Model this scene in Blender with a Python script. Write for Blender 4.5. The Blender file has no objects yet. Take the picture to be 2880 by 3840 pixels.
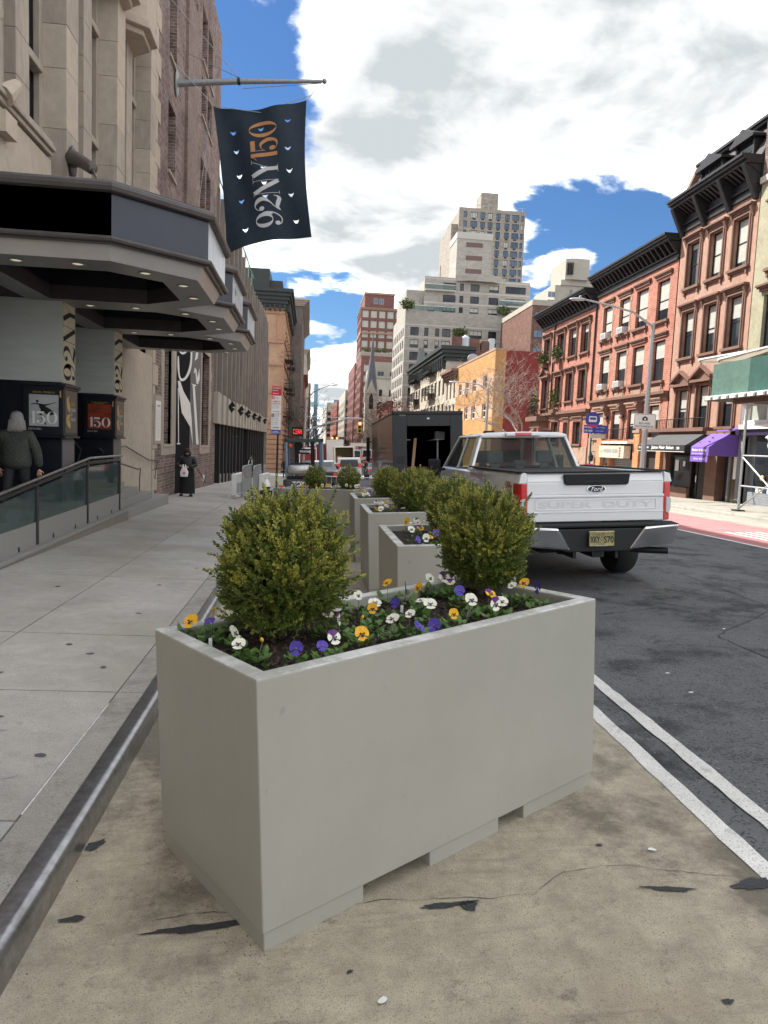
import bpy, bmesh, math, random
from mathutils import Matrix, Vector, Euler
C = bpy.context.scene.collection
PI = math.pi
rad = math.radians
scene = bpy.context.scene

# ------------------------------------------------------------------ camera
cam_d = bpy.data.cameras.new('camera'); cam = bpy.data.objects.new('camera', cam_d); C.objects.link(cam)
cam_d.sensor_fit = 'VERTICAL'; cam_d.sensor_height = 36; cam_d.sensor_width = 27
cam_d.lens = 24.956; cam_d.clip_start = 0.05; cam_d.clip_end = 6000
cyw, syw = math.cos(-0.10737253), math.sin(-0.10737253)
cpt, spt = math.cos(0.09624693), math.sin(0.09624693)
crl, srl = math.cos(0.04182371), math.sin(0.04182371)
Mc = Matrix(((crl, -srl, 0), (srl, crl, 0), (0, 0, 1))) @ Matrix(((1, 0, 0), (0, cpt, -spt), (0, spt, cpt))) @ Matrix(((cyw, 0, syw), (0, 1, 0), (-syw, 0, cyw)))
cr = Vector((Mc[0][0], Mc[0][2], -Mc[0][1])); cd = Vector((Mc[1][0], Mc[1][2], -Mc[1][1])); cf = Vector((Mc[2][0], Mc[2][2], -Mc[2][1]))
cam.matrix_world = Matrix(((cr.x, -cd.x, -cf.x, 0), (cr.y, -cd.y, -cf.y, 0), (cr.z, -cd.z, -cf.z, 0), (0, 0, 0, 1)))
scene.camera = cam

# ------------------------------------------------------------------ sky, sun, exposure
SUN_AZ = rad(-59)      # from +Y towards +X (so the sun stands front left)
SUN_EL = rad(50)
w = bpy.data.worlds.new('World'); scene.world = w; w.use_nodes = True
nt = w.node_tree; nt.nodes.clear()
def wn(t, **k):
    n = nt.nodes.new(t)
    for a, b in k.items(): setattr(n, a, b)
    return n
def wl(a, b): nt.links.new(a, b)
def wmath(op, a, b=None, c=None, clamp=False):
    n = wn('ShaderNodeMath', operation=op, use_clamp=clamp)
    for i, x in enumerate((a, b, c)):
        if x is None: continue
        if isinstance(x, (int, float)): n.inputs[i].default_value = x
        else: wl(x, n.inputs[i])
    return n.outputs[0]
out = wn('ShaderNodeOutputWorld'); bg = wn('ShaderNodeBackground')
sky = wn('ShaderNodeTexSky', sky_type='NISHITA'); sky.sun_disc = False
sky.sun_elevation = SUN_EL; sky.sun_rotation = SUN_AZ
sky.air_density = 1.15; sky.dust_density = 0.25; sky.ozone_density = 2.2
tc = wn('ShaderNodeTexCoord'); sep = wn('ShaderNodeSeparateXYZ'); wl(tc.outputs['Generated'], sep.inputs[0])
zz = wmath('ADD', wmath('MAXIMUM', sep.outputs[2], 0.0), 0.16)
px_ = wmath('DIVIDE', sep.outputs[0], zz); py_ = wmath('DIVIDE', sep.outputs[1], zz)
comb = wn('ShaderNodeCombineXYZ'); wl(px_, comb.inputs[0]); wl(py_, comb.inputs[1]); comb.inputs[2].default_value = 3.7
def wnoise(scale, det, rough, off=(0, 0, 0), dist=0.0):
    m = wn('ShaderNodeMapping'); m.inputs['Location'].default_value = off; wl(comb.outputs[0], m.inputs[0])
    n = wn('ShaderNodeTexNoise'); n.inputs['Scale'].default_value = scale; n.inputs['Detail'].default_value = det
    n.inputs['Roughness'].default_value = rough; n.inputs['Distortion'].default_value = dist
    wl(m.outputs[0], n.inputs[0]); return n.outputs[0]
nbig = wnoise(1.7, 10, 0.54, (0.6, 0.2, 0), 0.25)
nfine = wnoise(4.6, 9, 0.6, (4.2, 1.3, 0), 0.4)
nshade = wnoise(2.7, 10, 0.52, (1.25, -0.45, 2.0), 0.5)
nmass = wnoise(0.38, 2, 0.5, (0.0, 0.0, 0))
dens0 = wmath('ADD', wmath('ADD', wmath('MULTIPLY', nbig, 1.5), -.25), wmath('MULTIPLY', wmath('SUBTRACT', nfine, 0.5), 0.42))
dens0 = wmath('ADD', dens0, wmath('MULTIPLY', wmath('SUBTRACT', nmass, 0.5), 0.45))
# broad masses: the big cloud bank ahead and the clear gaps beside it (direction, radius in degrees, amount)
SKM = [((-0.076, 0.872, 0.484), 9, -0.16), ((-0.096, 0.905, 0.414), 5.5, -0.1), ((-0.021, 0.980, 0.200), 5, -0.17), ((0.086, 0.977, 0.197), 4, -0.1), ((0.414, 0.869, 0.271), 9.5, -0.3), ((0.335, 0.908, 0.253), 6, -0.24), ((0.484, 0.808, 0.336), 3.8, -0.16), ((0.084, 0.878, 0.471), 7, 0.14), ((0.255, 0.878, 0.405), 15, 0.26), ((0.419, 0.786, 0.455), 9, 0.16), ((0.052, 0.936, 0.349), 8, 0.08), ((0.173, 0.932, 0.318), 7, 0.14), ((0.325, 0.876, 0.355), 5, 0.08), ((0.027, 0.989, 0.143), 5, 0.1), ((0.321, 0.922, 0.218), 2.2, 0.16), ]
for d_, r_, a_ in SKM:
    dn = wn('ShaderNodeVectorMath', operation='DOT_PRODUCT'); wl(tc.outputs['Generated'], dn.inputs[0]); dn.inputs[1].default_value = d_
    m_ = wn('ShaderNodeMapRange'); m_.interpolation_type = 'SMOOTHERSTEP'; wl(dn.outputs['Value'], m_.inputs[0]); m_.inputs[1].default_value = math.cos(rad(r_*1.25)); m_.inputs[2].default_value = 1.0; m_.inputs[4].default_value = a_ * .82
    dens0 = wmath('ADD', dens0, m_.outputs[0])
mr = wn('ShaderNodeMapRange'); mr.interpolation_type = 'SMOOTHSTEP'; wl(dens0, mr.inputs[0])
mr.inputs[1].default_value = 0.33; mr.inputs[2].default_value = 0.50
cover = mr.outputs[0]
ramp = wn('ShaderNodeValToRGB'); wl(wmath('ADD', wmath('MULTIPLY', wmath('SUBTRACT', nshade, .5), 1.25), wmath('ADD', wmath('MULTIPLY', dens0, .88), -.015)), ramp.inputs[0])
e = ramp.color_ramp.elements
e[0].position = 0.37; e[0].color = (1.0, 1.0, 1.0, 1)
e[1].position = 0.72; e[1].color = (0.205, 0.222, 0.236, 1)
ee = ramp.color_ramp.elements.new(0.52); ee.color = (0.35, 0.362, 0.37, 1)
cb = wn('ShaderNodeMixRGB', blend_type='MULTIPLY'); cb.inputs[0].default_value = 1.0
wl(ramp.outputs[0], cb.inputs[1]); cb.inputs[2].default_value = (7.55, 7.45, 7.25, 1)
mixc = wn('ShaderNodeMixRGB'); wl(cover, mixc.inputs[0]); 
skm = wn('ShaderNodeMixRGB', blend_type='MULTIPLY'); skm.inputs[0].default_value = 1.0
wl(sky.outputs[0], skm.inputs[1]); skm.inputs[2].default_value = (0.145, 0.215, 0.30, 1)
wl(skm.outputs[0], mixc.inputs[1]); wl(cb.outputs[0], mixc.inputs[2])
wl(mixc.outputs[0], bg.inputs[0]); bg.inputs[1].default_value = 0.10
wl(bg.outputs[0], out.inputs[0])
w.cycles.sampling_method = 'MANUAL'; w.cycles.sample_map_resolution = 512

sd = bpy.data.lights.new('sun', 'SUN'); sun = bpy.data.objects.new('sun', sd); C.objects.link(sun)
sd.energy = 2.25; sd.angle = rad(0.55); sd.color = (1.0, 0.95, 0.86)
sv = Vector((math.sin(SUN_AZ) * math.cos(SUN_EL), math.cos(SUN_AZ) * math.cos(SUN_EL), math.sin(SUN_EL)))
sun.rotation_euler = sv.to_track_quat('Z', 'Y').to_euler()
scene.view_settings.view_transform = 'Standard'; scene.view_settings.look = 'None'
scene.view_settings.gamma = 1; scene.view_settings.use_curve_mapping = False
scene.view_settings.exposure = 2.1

# ------------------------------------------------------------------ helpers
class MB:
    """collects faces and links them as one mesh object"""
    def __init__(s, M=None): s.v = []; s.f = []; s.mi = []; s.M = M
    def add(s, vs, fs, mi=0):
        o = len(s.v)
        if s.M is not None: vs = [s.M @ Vector(p) for p in vs]
        s.v.extend([tuple(p) for p in vs]); s.f.extend([tuple(i + o for i in f) for f in fs]); s.mi.extend([mi] * len(fs)); return s
    def box(s, x0, x1, y0, y1, z0, z1, mi=0):
        if x0 > x1: x0, x1 = x1, x0
        if y0 > y1: y0, y1 = y1, y0
        if z0 > z1: z0, z1 = z1, z0
        return s.add([(x0,y0,z0),(x1,y0,z0),(x1,y1,z0),(x0,y1,z0),(x0,y0,z1),(x1,y0,z1),(x1,y1,z1),(x0,y1,z1)],
              [(0,3,2,1),(4,5,6,7),(0,1,5,4),(1,2,6,5),(2,3,7,6),(3,0,4,7)], mi)
    def hexa(s, b, t, mi=0):   # two quads of 4 points
        return s.add(list(b) + list(t), [(3,2,1,0),(4,5,6,7),(0,1,5,4),(1,2,6,5),(2,3,7,6),(3,0,4,7)], mi)
    def prism(s, poly, a0, a1, axis='z', mi=0):  # poly of 2-D points, extruded along axis
        n = len(poly)
        def P(p, a):
            return (p[0], p[1], a) if axis == 'z' else ((a, p[0], p[1]) if axis == 'x' else (p[0], a, p[1]))
        vs = [P(p, a0) for p in poly] + [P(p, a1) for p in poly]
        fs = [tuple(range(n - 1, -1, -1)), tuple(range(n, 2 * n))] + [(i, (i + 1) % n, n + (i + 1) % n, n + i) for i in range(n)]
        return s.add(vs, fs, mi)
    def tube(s, pts, r, n=8, mi=0, cap=True):
        pts = [Vector(p) for p in pts]; rs = r if isinstance(r, (list, tuple)) else [r] * len(pts)
        vs = []; fs = []; up = None
        for i, p in enumerate(pts):
            t = (pts[min(i + 1, len(pts) - 1)] - pts[max(i - 1, 0)])
            if t.length < 1e-9: t = Vector((0, 0, 1))
            t.normalize()
            if up is None:
                up = Vector((0, 0, 1)) if abs(t.z) < 0.9 else Vector((1, 0, 0))
            a = t.cross(up).normalized(); b = a.cross(t).normalized(); up = b
            for k in range(n):
                q = 2 * PI * k / n; vs.append(p + (a * math.cos(q) + b * math.sin(q)) * rs[i])
        for i in range(len(pts) - 1):
            for k in range(n): fs.append((i*n+k, i*n+(k+1) % n, (i+1)*n+(k+1) % n, (i+1)*n+k))
        if cap: fs.append(tuple(range(n - 1, -1, -1))); fs.append(tuple(range((len(pts)-1)*n, len(pts)*n)))
        return s.add(vs, fs, mi)
    def lathe(s, prof, n=16, c=(0, 0, 0), mi=0):
        vs = []; fs = []
        for r, z in prof:
            for k in range(n): vs.append((c[0] + r * math.cos(2*PI*k/n), c[1] + r * math.sin(2*PI*k/n), c[2] + z))
        for i in range(len(prof) - 1):
            for k in range(n): fs.append((i*n+k, i*n+(k+1) % n, (i+1)*n+(k+1) % n, (i+1)*n+k))
        fs.append(tuple(range(n - 1, -1, -1))); fs.append(tuple(range((len(prof)-1)*n, len(prof)*n)))
        return s.add(vs, fs, mi)
    def ell(s, c, r, n=12, m=8, mi=0):
        prof = [(max(1e-4, math.sin(PI*j/m)), -math.cos(PI*j/m)) for j in range(m + 1)]
        old = s.M; T = Matrix.Translation(c) @ Matrix.Diagonal((r[0], r[1], r[2], 1)); s.M = (old @ T) if old is not None else T
        s.lathe(prof, n, mi=mi); s.M = old; return s
    def mesh(s, name, mats, smooth=False, bevel=0):
        me = bpy.data.meshes.new(name); me.from_pydata(s.v, [], s.f)
        mats = mats if isinstance(mats, (list, tuple)) else [mats]
        for m in mats: me.materials.append(m)
        if any(s.mi): me.polygons.foreach_set('material_index', s.mi)
        if smooth: me.polygons.foreach_set('use_smooth', [True] * len(me.polygons))
        me.update(); return me
    def build(s, name, mats, parent=None, smooth=False, bevel=0, label=None, kind=None, seg=2, loc=None):
        me = s.mesh(name, mats, smooth); o = link(name, me, parent, loc)
        if bevel:
            b = o.modifiers.new('bevel', 'BEVEL'); b.width = bevel; b.segments = seg; b.limit_method = 'ANGLE'; b.angle_limit = rad(35)
        if smooth and not bevel: autosmooth(me)
        if label: o['label'] = label
        if kind: o['kind'] = kind
        return o
def autosmooth(me, ang=38):
    bm = bmesh.new(); bm.from_mesh(me); bmesh.ops.remove_doubles(bm, verts=bm.verts, dist=1e-5)
    for ed in bm.edges: ed.smooth = not (len(ed.link_faces) == 2 and ed.calc_face_angle(0) > rad(ang))
    bm.to_mesh(me); bm.free()
def link(name, me, parent=None, loc=None):
    o = bpy.data.objects.new(name, me); C.objects.link(o)
    if parent is not None:
        o.parent = parent
        if parent.get('wroot'): o.location = -parent.location     # parts of fixed things are built in world coordinates
    if loc is not None: o.location = loc
    return o
def tag(o, label=None, cat=None, group=None, kind=None):
    if label: o['label'] = label
    if cat: o['category'] = cat
    if group: o['group'] = group
    if kind: o['kind'] = kind
    return o
def thing(name, label, cat, loc=(0, 0, 0), rot=(0, 0, 0), group=None, world=True):
    o = bpy.data.objects.new(name, None); C.objects.link(o); o.location = loc; o.rotation_euler = rot; o.empty_display_size = .2
    if world: o['wroot'] = 1
    return tag(o, label, cat, group)
def copy_tree(o, parent=None):
    c = o.copy(); C.objects.link(c)
    if parent is not None: c.parent = parent
    for ch in list(o.children): copy_tree(ch, c)
    return c

# ------------------------------------------------------------------ materials
def mat(name, col, rough=0.7, metal=0.0, var=0.0, vscale=6.0, bump=0.0, bscale=60.0, spec=0.5, col2=None, coat=0.0, emit=None, stretch=None, thr=None, emis=1.0, det=6):
    """col varied by world-space noise; col2 = second colour mixed in by noise (patches); bump = fine relief"""
    m = bpy.data.materials.new(name); m.use_nodes = True; t = m.node_tree; b = t.nodes['Principled BSDF']
    b.inputs['Base Color'].default_value = (*col, 1); b.inputs['Roughness'].default_value = rough
    b.inputs['Metallic'].default_value = metal; b.inputs['Specular IOR Level'].default_value = spec; b.inputs['Coat Weight'].default_value = coat
    N = t.nodes.new; L = t.links.new
    if emit: b.inputs['Emission Color'].default_value = (*emit, 1); b.inputs['Emission Strength'].default_value = emis
    if var or bump or col2:
        tcn = N('ShaderNodeTexCoord'); mp = N('ShaderNodeMapping'); L(tcn.outputs['Object'], mp.inputs[0])
        if stretch: mp.inputs['Scale'].default_value = stretch
        last = None
        if var or col2:
            n = N('ShaderNodeTexNoise'); n.inputs['Scale'].default_value = vscale; n.inputs['Detail'].default_value = det; n.inputs['Roughness'].default_value = .62
            L(mp.outputs[0], n.inputs[0])
            r = N('ShaderNodeMapRange'); L(n.outputs[0], r.inputs[0])
            lo, hi = thr if thr else (0.3, 0.7); r.inputs[1].default_value = lo; r.inputs[2].default_value = hi
            mx = N('ShaderNodeMixRGB'); L(r.outputs[0], mx.inputs[0])
            c2 = col2 if col2 else tuple(x * (1 + var) for x in col); c1 = tuple(x * (1 - var) for x in col) if not col2 else col
            mx.inputs[1].default_value = (*c1, 1); mx.inputs[2].default_value = (*c2, 1); last = mx.outputs[0]
            if col2 and var:
                n2 = N('ShaderNodeTexNoise'); n2.inputs['Scale'].default_value = vscale * 5.3; n2.inputs['Detail'].default_value = 5; L(mp.outputs[0], n2.inputs[0])
                r2 = N('ShaderNodeMapRange'); L(n2.outputs[0], r2.inputs[0]); r2.inputs[3].default_value = 1 - var; r2.inputs[4].default_value = 1 + var; r2.inputs[1].default_value = .3; r2.inputs[2].default_value = .7
                v = N('ShaderNodeVectorMath'); v.operation = 'SCALE'; L(last, v.inputs[0]); L(r2.outputs[0], v.inputs['Scale']); last = v.outputs[0]
            L(last, b.inputs['Base Color'])
        if bump:
            n = N('ShaderNodeTexNoise'); n.inputs['Scale'].default_value = bscale; n.inputs['Detail'].default_value = 4; L(mp.outputs[0], n.inputs[0])
            bp = N('ShaderNodeBump'); bp.inputs['Strength'].default_value = bump; bp.inputs['Distance'].default_value = 0.02; L(n.outputs[0], bp.inputs['Height']); L(bp.outputs[0], b.inputs['Normal'])
    return m
def brickmat(name, c1, c2, mortar, bw=0.21, bh=0.07, var=0.25, msize=0.1, rough=.85, bump=.5):
    m = bpy.data.materials.new(name); m.use_nodes = True; t = m.node_tree; b = t.nodes['Principled BSDF']; N = t.nodes.new; L = t.links.new
    b.inputs['Roughness'].default_value = rough; b.inputs['Specular IOR Level'].default_value = .3
    g = N('ShaderNodeNewGeometry'); sp = N('ShaderNodeSeparateXYZ'); L(g.outputs['Position'], sp.inputs[0])
    ad = N('ShaderNodeMath'); L(sp.outputs[0], ad.inputs[0]); L(sp.outputs[1], ad.inputs[1]); cx = N('ShaderNodeCombineXYZ'); L(ad.outputs[0], cx.inputs[0]); L(sp.outputs[2], cx.inputs[1])
    bt = N('ShaderNodeTexBrick'); L(cx.outputs[0], bt.inputs[0]); bt.inputs['Scale'].default_value = 1
    bt.inputs['Brick Width'].default_value = bw; bt.inputs['Row Height'].default_value = bh; bt.inputs['Mortar Size'].default_value = bh * msize; bt.inputs['Mortar Smooth'].default_value = .3
    bt.inputs['Color1'].default_value = (*c1, 1); bt.inputs['Color2'].default_value = (*c2, 1); bt.inputs['Mortar'].default_value = (*mortar, 1)
    n = N('ShaderNodeTexNoise'); n.inputs['Scale'].default_value = .9; n.inputs['Detail'].default_value = 8; n.inputs['Roughness'].default_value = .7; L(g.outputs['Position'], n.inputs[0])
    r = N('ShaderNodeMapRange'); L(n.outputs[0], r.inputs[0]); r.inputs[1].default_value = .3; r.inputs[2].default_value = .7; r.inputs[3].default_value = 1 - var; r.inputs[4].default_value = 1 + var
    v = N('ShaderNodeVectorMath'); v.operation = 'SCALE'; L(bt.outputs[0], v.inputs[0]); L(r.outputs[0], v.inputs['Scale']); L(v.outputs[0], b.inputs['Base Color'])
    bp = N('ShaderNodeBump'); bp.inputs['Strength'].default_value = bump; bp.inputs['Distance'].default_value = 0.01; bp.invert = True; L(bt.outputs['Fac'], bp.inputs['Height']); L(bp.outputs[0], b.inputs['Normal'])
    return m
M = {}
M['steel'] = mat('steel', (.28, .27, .27), .32, .9, var=.35, vscale=9, bump=.15, bscale=90)
M['black_metal'] = mat('black_metal', (.018, .018, .02), .45, .3, var=.2)
M['grey_metal'] = mat('grey_metal', (.30, .31, .32), .5, .6, var=.15, vscale=12)
M['galv'] = mat('galvanised', (.42, .43, .44), .45, .7, var=.2, vscale=20)
M['white_paint'] = mat('white_paint', (.78, .78, .76), .5, var=.06)
M['black'] = mat('matt_black', (.012, .012, .014), .8)
M['glass'] = mat('dark_glass', (.02, .025, .03), .06, 0, var=.3, vscale=.7, spec=.45)
M['glassblue'] = mat('blue_glass', (.04, .08, .14), .08, .3, var=.4, vscale=.6, spec=1)
M['blind'] = mat('window_blind', (.42, .42, .38), .55, var=.12, vscale=2)
M['rubber'] = mat('rubber', (.02, .02, .02), .8, bump=.3, bscale=80)
M['red_lens'] = mat('red_lens', (.60, .008, .012), .15, spec=.8, coat=.6)
M['clear_lens'] = mat('clear_lens', (.6, .6, .6), .15, .3, coat=.6)
M['chrome'] = mat('chrome', (.9, .9, .92), .16, 1.0)
M['carwhite'] = mat('white_car_paint', (.80, .80, .82), .3, coat=.8)

# ------------------------------------------------------------------ terrain
PK = [(-30, .2), (0, 0), (12, -.12), (24, -.3), (36, -.62), (50, -1.1), (68, -1.85), (90, -2.3), (140, -2.15), (400, -2.2), (4000, -2.2)]
def prof(y):
    for (a, za), (b, zb) in zip(PK, PK[1:]):
        if y <= b:
            t = max(0, (y - a) / (b - a)); return za + (zb - za) * t
    return PK[-1][1]
def road_z(x, y): return -1.87 + prof(y) + (0.05 * x if x < 5.6 else .28 - .012 * (x - 5.6))
KL, KR = -1.0, 14.2
def walkL(x, y): return road_z(KL, y) + .13 - .02 * (x - KL)
def walkR(x, y): return road_z(KR, y) + .13 + .02 * (x - KR)
YS = [-8, -4, 0, 3, 6, 9, 12, 18, 24, 30, 36, 43, 50, 59, 68, 79, 90, 115, 140, 200, 300, 400, 700, 1500, 3000]
def sheet(name, xs, y0, y1, fz, m, dz=0, parent=None, label=None, kind='structure'):
    ys = [y0] + [y for y in YS if y0 + .01 < y < y1 - .01] + [y1]
    vs = [(x, y, fz(x, y) + dz) for y in ys for x in xs]; n = len(xs)
    fs = [(j*n+i, j*n+i+1, (j+1)*n+i+1, (j+1)*n+i) for j in range(len(ys)-1) for i in range(n-1)]
    o = MB().add(vs, fs).build(name, m, parent)
    if kind and not parent: o['kind'] = kind
    if label: o['label'] = label
    return o
# ------------------------------------------------------------------ ground, road, pavements
def speck(name, base, dark, light, rough=.9, s=120, stain=None, stain_thr=(.5, .62), sscale=1.3, warm=None, bump=.5, streak=None, mott=.10):
    m = bpy.data.materials.new(name); m.use_nodes = True; t = m.node_tree; b = t.nodes['Principled BSDF']; N = t.nodes.new; L = t.links.new
    b.inputs['Roughness'].default_value = rough; b.inputs['Specular IOR Level'].default_value = .35
    tcn = N('ShaderNodeTexCoord'); co = tcn.outputs['Object']
    def noise(sc, det=5, ro=.6, v=None):
        n = N('ShaderNodeTexNoise'); n.inputs['Scale'].default_value = sc; n.inputs['Detail'].default_value = det; n.inputs['Roughness'].default_value = ro; L(v or co, n.inputs[0]); return n.outputs[0]
    def rng(x, a, c, lo=0., hi=1.):
        r = N('ShaderNodeMapRange'); L(x, r.inputs[0]); r.inputs[1].default_value = a; r.inputs[2].default_value = c; r.inputs[3].default_value = lo; r.inputs[4].default_value = hi; return r.outputs[0]
    def mix(f, a, c):
        x = N('ShaderNodeMixRGB'); L(f, x.inputs[0])
        for i, q in ((1, a), (2, c)):
            if isinstance(q, tuple): x.inputs[i].default_value = (*q, 1)
            else: L(q, x.inputs[i])
        return x.outputs[0]
    col = mix(rng(noise(.8, 8, .65), .3, .7), tuple(x * .84 for x in base), tuple(x * 1.14 for x in base))
    r_m = rng(noise(7, 9, .72), .32, .68, 1 - mott, 1 + mott); vm = N('ShaderNodeVectorMath'); vm.operation = 'SCALE'; L(col, vm.inputs[0]); L(r_m, vm.inputs['Scale']); col = vm.outputs[0]
    if warm: col = mix(rng(noise(.55, 4), .5, .68, 0, .8), col, warm)
    if streak:
        mp = N('ShaderNodeMapping'); mp.inputs['Scale'].default_value = (.6, 5, 1); mp.inputs['Rotation'].default_value = (0, 0, .5); L(co, mp.inputs[0])
        col = mix(rng(noise(3, 8, .7, mp.outputs[0]), .55, .75, 0, .55), col, streak)
    if stain:
        col = mix(rng(noise(sscale, 9, .72), *stain_thr, 0, .85), col, stain)
        col = mix(rng(noise(sscale * 6, 7, .75), .60, .68, 0, .75), col, stain)
    col = mix(rng(noise(s, 2, .5), .56, .66, 0, .75), col, dark)
    col = mix(rng(noise(s * .83, 2, .5), .33, .25, 0, .6), col, light)
    L(col, b.inputs['Base Color'])
    bp = N('ShaderNodeBump'); bp.inputs['Strength'].default_value = bump; bp.inputs['Distance'].default_value = .004; L(noise(s * .8, 3), bp.inputs['Height']); L(bp.outputs[0], b.inputs['Normal'])
    return m
M['asphalt'] = speck('asphalt', (.13, .132, .137), (.02, .02, .022), (.34, .34, .35), s=55, stain=(.035, .035, .037), bump=.9)
M['pave'] = speck('pavement_concrete', (.42, .405, .375), (.17, .165, .16), (.62, .60, .57), s=170, stain=(.29, .28, .255), stain_thr=(.52, .72), sscale=1.0, warm=(.34, .31, .265), bump=.35)
M['pave_light'] = speck('new_concrete', (.40, .40, .385), (.22, .22, .21), (.5, .5, .49), s=170, bump=.35)
M['tan'] = speck('tan_road_paint', (.46, .41, .31), (.15, .135, .105), (.58, .53, .43), s=210, stain=(.15, .132, .105), stain_thr=(.475, .58), sscale=.8, mott=.24, warm=(.37, .305, .225), bump=1.0, streak=(.19, .165, .13))
M['tar'] = mat('tar', (.035, .037, .042), .55, var=.3, vscale=40, bump=.6, bscale=120)
M['lane_white'] = speck('lane_white_paint', (.74, .73, .69), (.3, .3, .29), (.82, .81, .78), s=110, stain=(.33, .32, .31), stain_thr=(.58, .70), sscale=3)
M['lane_red'] = speck('bus_lane_red', (.46, .20, .20), (.25, .11, .11), (.5, .26, .26), s=90, stain=(.36, .16, .16), sscale=2)
M['buff'] = speck('buff_concrete', (.36, .345, .30), (.2, .19, .17), (.46, .45, .42), s=150, stain=(.24, .23, .2), sscale=1)

base = MB().box(-1500, 1500, -300, 5200, -4.75, -4.55).build('ground', M['asphalt']); base['kind'] = 'structure'
rd = sheet('road', [KL, 5.6, KR], -8, 3000, road_z, M['asphalt'])
def crossz(x, y): return road_z(max(KL, min(KR, x)), y)
cs = MB(); cs.add([(-400, 74.5, crossz(-4, 75)), (KL, 74.5, crossz(KL, 75)), (KL, 91, crossz(KL, 91)), (-400, 91, crossz(-4, 91))], [(0, 1, 2, 3)])
o = cs.build('side_street', M['asphalt']); o['kind'] = 'structure'
# tan painted strip along the kerb, white lines, bus lane
def decal(name, xs, y0, y1, m, k, kind='structure'):
    return sheet(name, xs, y0, y1, road_z, m, dz=.004 * k, kind=kind)
decal('painted_kerb_lane', [KL, 2.0], -8, 46, M['tan'], 1)
mk = thing('lane_marking', None, None); mk['kind'] = 'structure'; mk['wroot'] = 1
def wobble_strip(x0, x1, y0, y1, m, k, name='paint_line', step=.12, amp=.006, seed=1, dx=0):
    rnd = random.Random(seed); vs = []; n = int((y1 - y0) / step)
    for i in range(n + 1):
        y = y0 + (y1 - y0) * i / n; s = dx * (y - y0)
        for x in (x0, x1): xx = x + s + rnd.uniform(-amp, amp); vs.append((xx, y, road_z(xx, y) + .004 * k))
    o = MB().add(vs, [(2*i, 2*i+1, 2*i+3, 2*i+2) for i in range(n)]).build(name, m, mk); return o
wobble_strip(1.985, 2.09, -3, 45, M['lane_white'], 2); wobble_strip(2.26, 2.36, -3, 45, M['lane_white'], 2, seed=4)
wobble_strip(9.05, 9.18, 10, 400, M['lane_white'], 2, seed=6, step=1.5)
for i in range(4): wobble_strip(10.15 + i*.36, 10.28 + i*.36, 11.5 + i*.5, 16.3 + i*.15, M['lane_white'], 3, seed=9+i, step=.4)
decal('bus_lane', [9.2, 12.4], 4, 240, M['lane_red'], 1)
decal('gutter_strip', [12.4, KR], -8, 300, M['buff'], 2)
# stop bar / crossing stripes at the corner
for i in range(10):
    x = -.4 + i * 1.2
    vs = [(x, 72.2, road_z(x, 72.2) + .012), (x+.5, 72.2, road_z(x+.5, 72.2) + .012), (x+.5, 74.8, road_z(x+.5, 74.8) + .012), (x, 74.8, road_z(x, 74.8) + .012)]
    MB().add(vs, [(0, 1, 2, 3)]).build('crossing_stripe', M['lane_white'], mk)
# tar patches over the tan paint
rt = random.Random(5)
def blob(cx, cy, a, b, ang, fz, dz, seed, irr=.35, n=26):
    r_ = random.Random(seed); vs = []
    ph = [r_.uniform(0, 6.28) for _ in range(4)]
    for i in range(n):
        q = 2 * PI * i / n; k = 1 + irr * (math.sin(3*q+ph[0])*.4 + math.sin(5*q+ph[1])*.35 + math.sin(9*q+ph[2])*.3) + r_.uniform(-.08, .08)
        x = a * k * math.cos(q); y = b * k * math.sin(q)
        X = cx + x * math.cos(ang) - y * math.sin(ang); Y = cy + x * math.sin(ang) + y * math.cos(ang); vs.append((X, Y, fz(X, Y) + dz))
    return vs
tp = thing('crack_seal', None, None); tp['kind'] = 'structure'
for i, (cx, cy, a, b, an) in enumerate([(-.37, 2.65, .19, .022, .06), (.62, 2.675, .12, .016, .05), (.70, 2.66, .035, .03, 0), (1.56, 2.67, .10, .016, -.2), (1.93, 2.66, .09, .035, .1), (-.95, 3.3, .05, .03, .9), (-.88, 2.76, .05, .018, .1), (1.4, 3.02, .015, .009, 0), (1.45, 2.07, .02, .012, 0), (.2, 2.35, .012, .008, .4)]):
    MB().add(blob(cx, cy, a, b, an, road_z, .009, 20 + i), [tuple(range(26))]).build('tar_patch', M['tar'], tp)
# thin hairline crack across the tan paint
vs = []; x = -.55; y = 2.72
while x < 2.0:
    wd = rt.uniform(.0004, .002); vs += [(x, y - wd, road_z(x, y) + .007), (x, y + wd, road_z(x, y) + .007)]
    x += .045; y += rt.uniform(-.012, .0105) + (.03 if 1.0 < x < 1.2 else 0) - (.02 if x > 1.4 else 0)*.6
MB().add(vs, [(2*i, 2*i+2, 2*i+3, 2*i+1) for i in range(len(vs)//2 - 1)]).build('crack', M['tar'], tp)
def crack(pts, w_, seed, dz=.006):
    r_ = random.Random(seed); vs = []
    P = [Vector(p) for p in pts]
    for a, b in zip(P, P[1:]):
        n = max(2, int((b - a).length / .08)); d = (b - a).normalized(); nn = Vector((-d.y, d.x))
        for i in range(n):
            q = a.lerp(b, i / n) + nn * r_.uniform(-.02, .02); ww = w_ * r_.uniform(.4, 1.3)
            for sgn in (-1, 1): qq = q + nn * sgn * ww; vs.append((qq.x, qq.y, road_z(qq.x, qq.y) + dz))
    MB().add(vs, [(2*i, 2*i+2, 2*i+3, 2*i+1) for i in range(len(vs)//2 - 1)]).build('crack', M['tar'], tp)
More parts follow.
